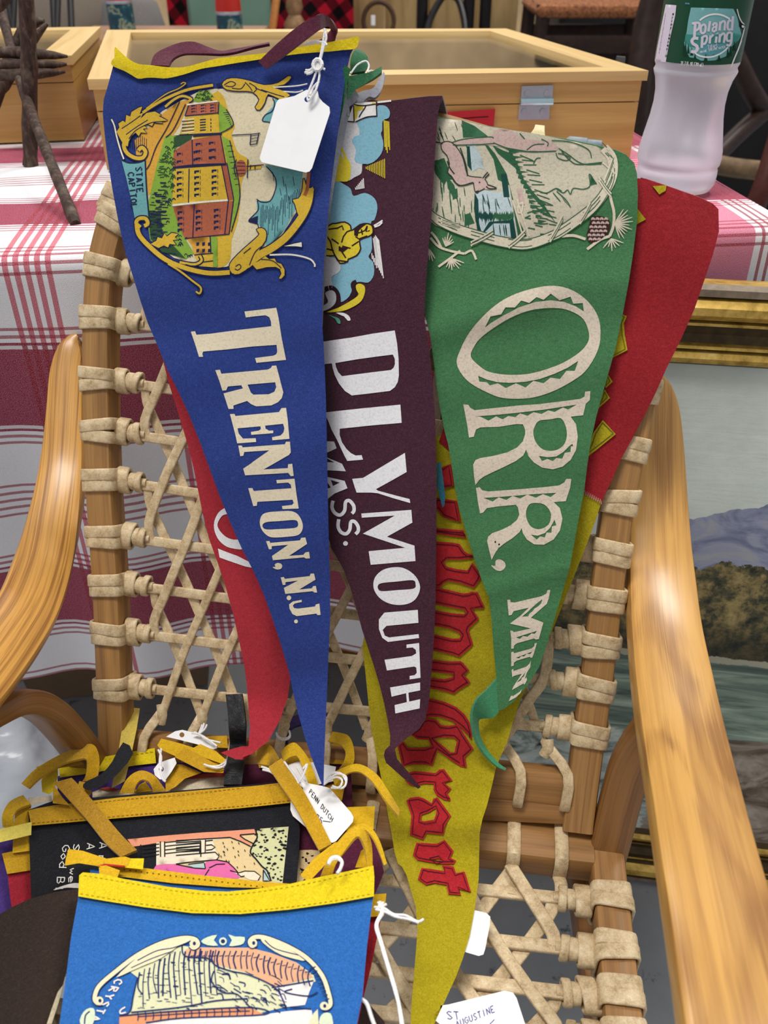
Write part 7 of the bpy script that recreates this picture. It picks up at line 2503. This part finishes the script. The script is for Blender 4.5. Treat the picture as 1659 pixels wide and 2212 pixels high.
for l in (((0, 512), (440, 485), (530, 520), (610, 560)), ((0, 530), (200, 515)), ((0, 548), (200, 532)), ((0, 570), (195, 555)), ((0, 590), (195, 577)), ((0, 605), (195, 594)), ((240, 515), (300, 508)), ((245, 550), (290, 545), (320, 565), (290, 585), (245, 590)), ((200, 510), (192, 618)), ((240, 505), (238, 612)), ((0, 632), (320, 605), (352, 640), (330, 668), (100, 688), (0, 702)),
          ((100, 705), (230, 690)), ((240, 740), (232, 695)), ((240, 740), (150, 735), (0, 704)), ((330, 668), (420, 685), (470, 730), (505, 770)), ((440, 755), (510, 775), (560, 760), (640, 762), (690, 800), (670, 835)), ((270, 735), (330, 705), (400, 702)), ((235, 800), (270, 745)), ((520, 465), (640, 455)), ((520, 470), (560, 500), (630, 535)), ((712, 750), (765, 840), (710, 840), (712, 750)), ((500, 780), (530, 805), (560, 800))):
    stroke(mb, t5(*l), 2.2, SBK, 4, 2, smooth=False)
for x0, x1, y0 in ((1080, 1240, 640), (1295, 1620, 610)):
    for k in range(4):
        stroke(mb, t4((x0, y0 + k * 35), (x1, y0 - (x1 - x0) * 0.1 + k * 33)), 2.0, SBK, 4, 2, smooth=False)
for x in (1065, 1250, 1290, 1630):
    stroke(mb, t4((x, 600 + 30 * (x < 1200)), (x + 2, 745)), 2.4, SBK, 4, 2, smooth=False)
random.seed(3)
TR = t5((645, 420), (918, 398), (868, 860), (780, 840), (740, 760), (640, 660), (605, 600), (620, 550), (660, 500), (650, 450))
stroke(mb, t5((650, 430), (662, 480), (650, 510), (620, 560), (608, 610), (650, 660), (700, 720), (745, 760), (775, 840)), 3.2, SBK, 4, 2)
for i in range(95):
    x, y = random.uniform(625, 905), random.uniform(410, 840)
    if not inside(*t5((x, y))[0], [TR]):
        continue
    r = random.uniform(7, 16)
    decal(mb, [t5(*[(x + r * random.uniform(0.5, 1.5) * math.cos(a), y + r * random.uniform(0.3, 1.0) * math.sin(a)) for a in [2 * math.pi * q / 7 for q in range(7)]])], SBK, 4, 2, 30)
for i in range(24):
    x, y = random.uniform(330, 640), random.uniform(500, 740)
    stroke(mb, t5((x, y), (x + 7, y + 16)), 1.8, SBK, 4, 2, smooth=False)
# verse, running down the cloth
L_ = T(60, 1680, 4.366)
txt(mb, 'God Bl', (400, 640), (-1.6, 9.4), (-7.0, -0.2), 8.0, 2.0, SBK, 1, 7, L_)
txt(mb, 'S  wel', (490, 630), (-1.4, 9.4), (-5.6, -0.2), 8.0, 1.9, SBK, 1, 7, L_)
txt(mb, 'A c', (635, 622), (-1.0, 9.2), (-7.5, -0.4), 7.5, 2.0, SBK, 1, 7, L_)
txt(mb, 'A re', (752, 612), (-0.6, 9.4), (-7.5, -0.2), 6.2, 2.0, SBK, 1, 7, L_)
decal(mb, [sm(L_((240, 1060), (300, 1030), (400, 1000), (480, 995), (480, 1040), (380, 1035), (300, 1050)), 2)], SBK, 1, 7)
mb.build('printed_scene', KM, p, sharp=None)

# right tie of the black pennant
band_(p, 'tie', MUS, [(1065, 268), (1120, 250), (1160, 305)], [(1075, 330), (1110, 335), (1125, 345)], 0.010, 0.006)
mb = MB()
loft(mb, [QP(*t(q)[0], d) for q, d in zip(((1175, 308), (1225, 380), (1275, 460), (1330, 560), (1382, 665)), (0.016, 0.020, 0.020, 0.018, 0.016))], [QP(*t(q)[0], d) for q, d in zip(((1120, 345), (1170, 420), (1225, 500), (1280, 600), (1330, 692)), (0.016, 0.020, 0.020, 0.018, 0.016))], 0.002, 5)
mb.build('tie', MUS, p)

# ---------- plum pennant with cream print at the right of the pile
p = pen('plum pennant with mustard hem showing right of the black pennant', 690, 1850, -0.002)
patch(p, 'cloth', DMR, ((1245, 560), (1400, 560), (1560, 600), (1600, 780), (1560, 880), (1200, 900), (1230, 700)), -0.004)
patch(p, 'hem_band', MUS2, ((1360, 512), (1450, 508), (1562, 504), (1556, 602), (1440, 606), (1380, 600)), -0.001, 0.003)
mb = MB()
S_ = qs(-0.004)
decal(mb, [t((1248, 688), (1300, 686), (1335, 690), (1320, 760), (1250, 825), (1236, 820))], S_, 0, 0)
for i in range(26):
    x, y = random.uniform(1250, 1320), random.uniform(695, 800)
    decal(mb, [t(*[(x + 7 * random.uniform(0.4, 1.4) * math.cos(a), y + 5 * random.uniform(0.4, 1.4) * math.sin(a)) for a in [2 * math.pi * q / 6 for q in range(6)]])], S_, 1, 1, 30)
mb.build('printed_scene', [ink('#d6bb8c'), ink('#2a1218')], p, sharp=None)
# ---------- red pennant edge and string under the front one
p = pen('red pennant with mustard tab behind the right edge of the front blue pennant', 800, 2050, 0.0)
patch(p, 'cloth', felt('#9c1524', 0.15), ((1480, 950), (1592, 955), (1580, 1010), (1545, 1180), (1515, 1300), (1490, 1420), (1400, 1420)), 0.006)
patch(p, 'hem_band', MUS2, ((1480, 880), (1560, 872), (1610, 868), (1600, 962), (1480, 970)), 0.009, 0.003)
p = pen('brown pennant corner at the bottom beside the white string', 800, 2190, 0.0)
patch(p, 'cloth', felt('#33231f', 0.2), ((1480, 1300), (1540, 1330), (1600, 1400), (1640, 1500), (1480, 1500)), 0.000)

# ---------- plain brown pennant at the lower left
p = pen('plain dark brown pennant at the lower left of the pile', 80, 2060, 0.012)
patch(p, 'cloth', felt('#33261f', 0.18), ((-60, 990), (35, 932), (120, 892), (230, 862), (330, 848), (330, 960), (300, 1100), (262, 1250), (215, 1412), (190, 1500), (-160, 1500), (-60, 1150)), 0.014)
mb = MB()
S_ = qs(0.014)
decal(mb, [t((262, 1250), (245, 1320), (215, 1412), (195, 1412), (215, 1350), (240, 1280))], S_, 0, 0)
mb.build('printed_edge', ink('#cdbf9f'), p)

# ---------- second blue pennant just behind the front one
p = pen('second blue pennant with mustard hem, just behind the front blue one', 440, 1890, 0.018)
patch(p, 'cloth', felt('#2d66b5', 0.2), ((375, 768), (430, 765), (500, 800), (700, 828), (1000, 848), (1250, 832), (1300, 900), (800, 960), (380, 900)), 0.019)
patch(p, 'hem_band', MUS2, ((405, 752), (480, 742), (600, 762), (850, 793), (1080, 818), (1215, 828), (1120, 846), (950, 842), (720, 825), (520, 800), (440, 800)), 0.0215, 0.003)
mb = MB()
S_ = qs(0.0215)
for i in range(26):
    stroke(mb, t((515 + i * 24, 768 + i * 3.0), (521 + i * 24, 769 + i * 3.0)), 2.2, S_, 0, 0, smooth=False)
mb.build('stitching', plain('stitch_holes', '#5e4208', 0.9), p)
patch(p, 'tie', MUS2, ((285, 683), (345, 690), (410, 712), (442, 722), (436, 760), (395, 752), (330, 742), (270, 752), (275, 720)), 0.026, amp=0.002)
patch(p, 'tie', MUS2, ((436, 724), (520, 714), (545, 722), (530, 756), (470, 752), (436, 750)), 0.028, amp=0.002)
patch(p, 'tie', YEL, ((530, 722), (600, 722), (596, 768), (520, 760)), 0.027, amp=0.001)
patch(p, 'edge_strip', felt('#b5201f', 0.1), ((400, 752), (440, 744), (520, 752), (515, 758), (440, 752)), 0.0285, 0.001)
patch(p, 'tie', MUS2, ((412, 760), (440, 750), (500, 772), (488, 805), (415, 795)), 0.029, amp=0.001)

# ---------- frontmost blue pennant
p = pen('bright blue felt pennant with yellow hem and printed cave scene, frontmost of the pile', 480, 2050, 0.03)
SF = qs(0.031, 0.0010, 0.008, 0.006)
mb = MB()
sheet(mb, [t((330, 860), (900, 930), (1558, 860), (1545, 960), (1528, 1100), (1510, 1300), (1488, 1412), (1470, 1500), (235, 1500), (252, 1380), (272, 1240), (296, 1050), (318, 930))], SF, 0.0022, 16)
mb.build('cloth', felt('#2966b0', 0.2), p)
mb = MB()
SFH = lambda x, y, off=0.0: SF(x, y, off + 0.003)
sheet(mb, [t((330, 792), (345, 780), (420, 786), (520, 808), (700, 840), (860, 858), (950, 860), (1060, 850), (1200, 830), (1330, 800), (1450, 775), (1556, 752), (1560, 800), (1558, 880), (1400, 908), (1200, 936), (1000, 954), (800, 950), (600, 925), (430, 898), (326, 880))], SFH, 0.0042, 14)
mb.build('hem_band', YEL, p)
for pts in (((335, 868), (600, 912), (800, 937), (1000, 941), (1200, 924), (1400, 896), (1548, 868)), ((350, 792), (520, 820), (700, 852), (900, 872), (1060, 862), (1300, 822), (1548, 764))):
    mb = MB()
    l = resample([(q.x, q.y) for q in catmull([(a, b, 0) for a, b in t(*pts)], 6)], 2.0, False)
    i = 0
    while i + 3 < len(l):
        stroke(mb, l[i:i + 4], 1.5, SFH, 0, 0, smooth=False, step=6)
        i += 6
    mb.build('stitching', M_THRY, p)
band_(p, 'tie', MUS2, [(1335, 800), (1360, 740), (1410, 660), (1470, 600), (1515, 598), (1545, 660), (1553, 760)], [(1385, 790), (1400, 745), (1440, 690), (1480, 640), (1500, 640), (1520, 690), (1530, 765)], 0.026, 0.014)
band_(p, 'tie', MUS2, [(1410, 655), (1470, 590), (1530, 585), (1575, 640), (1612, 745)], [(1425, 668), (1480, 612), (1520, 605), (1560, 650), (1600, 752)], 0.030, 0.010)
patch(p, 'tie', MUS2, ((1252, 790), (1310, 720), (1395, 655), (1440, 650), (1400, 700), (1340, 765), (1285, 822)), 0.026, amp=0.003)
patch(p, 'tie', MUS2, ((1480, 760), (1505, 690), (1520, 680), (1540, 760)), 0.022)
mb = MB()
for k in range(2):
    tube(mb, catmull([QP(*t(q)[0], 0.045) for q in ((1368, 742 + k * 6), (1380, 722 + k * 6), (1405, 716 + k * 7), (1425, 735 + k * 3), (1418, 765), (1405, 785))], 5), 0.0011, 6)
mb.build('string', M_STRING, p)
# cave print
c6 = T(100, 1960, 2.183)
mb = MB()
FM = [ink(c, 0.06) for c in ('#e2d7b4', '#dda783', '#1d2c5e', '#d4d4ae', '#e8dfda', '#d99268', '#cfd9bd')]
field = c6((390, 300), (480, 270), (560, 220), (640, 180), (700, 190), (830, 190), (960, 190), (1060, 215), (1180, 260), (1260, 320), (1270, 350), (1110, 380), (1130, 470), (1000, 500), (640, 520), (350, 510), (395, 490), (410, 420), (430, 330))
decal(mb, [field], SF, 0, 3)
decal(mb, [c6((655, 200), (700, 188), (830, 190), (960, 190), (1060, 215), (1180, 260), (1260, 330), (1080, 375), (960, 310), (880, 290), (800, 270), (760, 235), (660, 235))], SF, 1, 1)
decal(mb, [c6((345, 512), (600, 490), (960, 472), (1030, 505), (640, 522), (470, 540), (440, 640), (340, 640))], SF, 1, 5)
decal(mb, [c6((470, 545), (640, 522), (1030, 505), (1130, 490), (1250, 480), (1280, 640), (430, 640))], SF, 1, 4)
decal(mb, [c6((1085, 375), (1260, 350), (1240, 400), (1220, 460), (1130, 470), (1090, 420))], SF, 1, 4)
random.seed(8)
for i in range(16):
    x = 440 + i * 24
    y0 = 300 - min(110, i * 14) + random.uniform(-8, 8)
    stroke(mb, c6((x, y0 + 10), (x - 8, y0 + 80), (x + random.uniform(-14, 14), 430 + random.uniform(-30, 40))), random.uniform(1.8, 3.6), SF, 2, 2)
for i in range(90):
    x, y = random.uniform(430, 780), random.uniform(230, 480)
    if inside(*c6((x, y))[0], [field]):
        stroke(mb, c6((x, y), (x + random.uniform(10, 26), y + random.uniform(-3, 5))), random.uniform(1.0, 2.0), SF, 2, 2, smooth=False)
for i in range(60):
    x, y = random.uniform(780, 1110), random.uniform(290, 480)
    if inside(*c6((x, y))[0], [field]):
        stroke(mb, c6((x, y), (x + random.uniform(8, 30), y + random.uniform(0, 14)), (x + random.uniform(20, 40), y + random.uniform(10, 30))), random.uniform(1.4, 3.0), SF, 2, 2)
for i in range(22):
    x = 680 + i * 27
    yy = 205 + max(0, (x - 950)) * 0.28
    stroke(mb, c6((x, yy), (x - 10 + random.uniform(-4, 4), yy + 40), (x - 2, yy + 85 - (40 if x < 800 else 0))), random.uniform(2.0, 4.0), SF, 3, 2)
    stroke(mb, c6((x, yy + 25), (x + 16, yy + 22)), 1.6, SF, 3, 2, smooth=False)
for l in (((640, 180), (655, 230), (760, 240), (800, 275), (870, 300), (960, 320), (1080, 380), (1130, 470)), ((790, 300), (780, 350), (830, 400), (900, 410), (960, 470)), ((350, 510), (395, 490), (410, 420), (430, 330)), ((345, 512), (600, 490), (960, 472), (1030, 505), (640, 522), (470, 545)), ((1085, 375), (1260, 345)), ((1160, 385), (1125, 400), (1230, 418), (1280, 400)), ((1150, 470), (1250, 480)), ((400, 495), (640, 470), (800, 440), (950, 430))):
    stroke(mb, c6(*l), 3.0, SF, 4, 2)
for i in range(16):
    x = 430 + i * 36
    y = 512 - i * 1.6
    stroke(mb, c6((x, y - 18), (x + 4, y), (x + 1, y + 22)), 2.2, SF, 4, 2)
stroke(mb, c6((430, 515), (700, 498), (960, 488)), 2.0, SF, 4, 2)


def cs(pts, w, fill=0, lay=5):
    stroke(mb, c6(*pts), w + 4, SF, lay, 2)
    stroke(mb, c6(*pts), w, SF, lay + 1, fill)


cs([(265, 450), (240, 450), (228, 425), (250, 370), (330, 300), (430, 225), (540, 170), (640, 145), (700, 150), (715, 175), (695, 190), (680, 178)], 9)
decal(mb, [sm(c6((330, 330), (390, 270), (470, 205), (560, 165), (660, 145), (690, 150), (620, 185), (540, 240), (470, 270), (400, 300)), 2)], SF, 7, 0)
stroke(mb, c6((430, 250), (520, 205), (600, 190), (680, 160)), 2, SF, 8, 2)
stroke(mb, c6((400, 285), (500, 240), (600, 205)), 1.8, SF, 8, 2)
cs([(1300, 470), (1320, 475), (1340, 455), (1330, 400), (1300, 320), (1230, 240), (1140, 185), (1040, 145), (985, 140), (960, 160), (970, 182), (988, 172)], 9)
decal(mb, [sm(c6((1010, 150), (1080, 160), (1150, 200), (1220, 250), (1180, 245), (1110, 225), (1050, 190)), 2)], SF, 7, 0)
stroke(mb, c6((1030, 155), (1080, 195), (1190, 225)), 2, SF, 8, 2)
for i in range(9):
    a = i / 8
    x, y = 1262 + 65 * a, 280 + 150 * a
    stroke(mb, c6((x - 14, y + 6), (x + 8, y)), 2.2, SF, 8, 2, smooth=False)
for l in (((730, 160), (760, 140), (805, 130), (790, 155), (810, 180), (760, 178)), ((935, 140), (930, 170), (900, 180), (862, 182), (875, 155), (858, 128), (890, 138))):
    decal(mb, [sm(c6(*l), 2)], SF, 5, 6)
decal(mb, [ell(*c6((833, 160))[0], 8.5, 8.5, 16)], SF, 5, 6)
decal(mb, [ell(*c6((833, 160))[0], 4.6, 4.6, 14)], SF, 6, 2)
for (x, y) in ((695, 170), (975, 168), (250, 440), (1310, 465)):
    decal(mb, [ell(*c6((x, y))[0], 9, 9, 16)], SF, 7, 0)
    decal(mb, [ell(*c6((x + 3, y))[0], 3.4, 4.2, 12)], SF, 8, 2)
for l in (((160, 550), (165, 510), (190, 480), (220, 475), (230, 500), (215, 560)), ((1290, 560), (1290, 520), (1310, 498), (1340, 500), (1350, 530), (1348, 560))):
    decal(mb, [sm(c6(*l), 2)], SF, 5, 6)
stroke(mb, c6((180, 550), (185, 510), (205, 490)), 3, SF, 6, 2)
decal(mb, [c6((1230, 560), (1260, 500), (1280, 480), (1285, 560))], SF, 2, 0)
txt(mb, 'CRYSTA', (362, 345), (-2.0, 3.3), (-3.6, -0.6), 10.4, 3.2, SF, 3, 4, c6)
stroke(mb, c6((372, 470), (350, 485), (350, 500), (375, 495)), 3, SF, 3, 4)
mb.build('printed_scene', FM, p, sharp=None)

# ------------------------------------------------------------------ price tags on and below the pile
def ptag(label, pts, base, hole=None, f=QP, trans=t, note=None, extra=()):
    S = lambda x, y, off=0.0: f(x, y, base + off)
    l = trans(*pts)
    cx, cy = sum(q[0] for q in l) / len(l), sum(q[1] for q in l) / len(l)
    o = thing('price_tag', label, 'tag', S(cx, cy))
    mb = MB()
    loops = [l]
    if hole:
        loops.append(ell(*trans(hole)[0], 5.5, 5.5, 12))
    sheet(mb, loops, S, 0.0009, 20)
    mb.build('card', M_WHITE, o)
    return o, S


def strings(par, lists, base, f=QP, trans=t, r=0.0008):
    mb = MB()
    for l in lists:
        tube(mb, catmull([f(*q, base + 0.0015 * math.sin(i)) for i, q in enumerate(trans(*l))], 5), r, 6)
    mb.build('string', M_STRING, par)


o, S_ = ptag('handwritten white price tag under the tip of the blue pennant', ((1212, 440), (1235, 415), (1262, 404), (1300, 412), (1345, 420), (1375, 430), (1462, 530), (1473, 550), (1470, 570), (1400, 650), (1385, 657), (1330, 640), (1220, 545), (1210, 520)), 0.010, (1252, 432))
mb = MB()
txt(mb, 'PENN DUTCH', (1296, 432), (1.05, 1.35), (-0.85, 1.75), 9.2, 1.3, S_, 0, 0, t)
txt(mb, '$75', (1305, 525), (1.6, 1.2), (-0.6, 2.6), 9.5, 1.4, S_, 0, 0, t)
stroke(mb, t((1345, 565), (1378, 570)), 1.3, S_, 0, 0, smooth=False)
mb.build('handwriting', ink('#20222a', 0.02), o)
strings(o, [[(1245, 405), (1262, 380), (1280, 330), (1262, 350)], [(1250, 430), (1235, 390), (1200, 340), (1185, 320)], [(1350, 412), (1400, 372), (1440, 380), (1440, 415), (1420, 430), (1385, 420)], [(1348, 415), (1395, 385), (1425, 395), (1415, 425), (1380, 428)], [(1345, 410), (1380, 370), (1420, 368), (1442, 400)]], 0.020)
o, S_ = ptag('white price tag edge standing behind the mustard ties at the back of the pile', ((692, 215), (730, 192), (760, 186), (800, 196), (850, 215), (905, 262), (890, 268), (820, 246), (740, 226)), 0.003, (758, 207))
strings(o, [[(830, 205), (845, 180), (850, 160)], [(828, 205), (852, 185), (862, 165)], [(800, 200), (830, 205), (860, 225), (920, 240)], [(826, 206), (838, 178), (842, 166)], [(810, 196), (850, 215), (905, 255)]], 0.008)
o, S_ = ptag('small white price tag with dark eyelet by the looped mustard tie', ((640, 350), (660, 325), (695, 312), (728, 302), (736, 325), (715, 360), (690, 395), (665, 392), (645, 375)), 0.002, (672, 350))
strings(o, [[(660, 270), (672, 300), (668, 350), (678, 390), (690, 402)], [(672, 265), (665, 320), (675, 352)]], 0.012)
strings(o, [[(850, 330), (900, 345), (935, 335), (942, 310)], [(860, 336), (905, 338), (938, 322)]], 0.012)
o, S_ = ptag('white price tag lying half hidden behind the blue pennant tip', ((1190, 335), (1240, 318), (1310, 322), (1400, 340), (1390, 400), (1300, 420), (1230, 400)), -0.004)
strings(o, [[(1090, 340), (1120, 350), (1150, 365)], [(1095, 352), (1130, 362), (1150, 380)], [(1240, 345), (1260, 380), (1275, 400)]], 0.014)
tz = lambda x, y, off=0.0: at_z(x, y, SZ + 0.016 + off)
idt = lambda *a: [tuple(q) for q in a]
o, S_ = ptag('blank white price tag lying on the laced seat right of the yellow pennant', ((985, 2045), (1000, 2000), (1020, 1965), (1050, 1972), (1059, 1980), (1058, 1998), (1048, 2050), (1044, 2062), (1034, 2065), (1000, 2055)), 0.006, f=tz, trans=idt)
o, S_ = ptag('handwritten white price tag lying on the seat at the bottom edge', ((950, 2212), (938, 2202), (936, 2192), (950, 2180), (952, 2172), (968, 2170), (1090, 2140), (1108, 2144), (1116, 2156), (1150, 2260), (930, 2290)), 0.008, f=tz, trans=idt)
mb = MB()
txt(mb, 'ST.', (964, 2184), (1.8, 0.1), (0.3, 1.7), 8.5, 1.6, S_, 0, 0)
txt(mb, 'AUGUSTINE', (984, 2206), (1.0, -0.42), (0.35, 1.35), 9.4, 1.5, S_, 0, 0)
stroke(mb, [(1058, 2212), (1068, 2202)], 1.4, S_, 0, 0, smooth=False)
mb.build('handwriting', ink('#3a3f8a', 0.02), o)
sg_ = thing('white_string', 'long loose white tag string hanging beside the front blue pennant', 'string', QP(820, 2000, 0.02))
strings(sg_, [[(1575, 905), (1590, 940), (1565, 1000), (1580, 1060), (1610, 1160), (1640, 1260), (1659, 1330), (1672, 1420)], [(1590, 905), (1595, 950), (1572, 1000), (1592, 1075), (1620, 1170), (1650, 1270), (1668, 1350), (1680, 1420)], [(1560, 925), (1600, 930), (1640, 955), (1690, 960), (1740, 985), (1765, 975)], [(1565, 935), (1605, 945), (1650, 965), (1700, 975), (1745, 990)],
              [(1570, 930), (1600, 905)], [(1575, 935), (1585, 900)], [(1572, 935), (1612, 912)]], 0.028, r=0.0008)
strings(sg_, [[(1510, 1310), (1530, 1330), (1550, 1390), (1570, 1440)]], 0.028, r=0.0011)
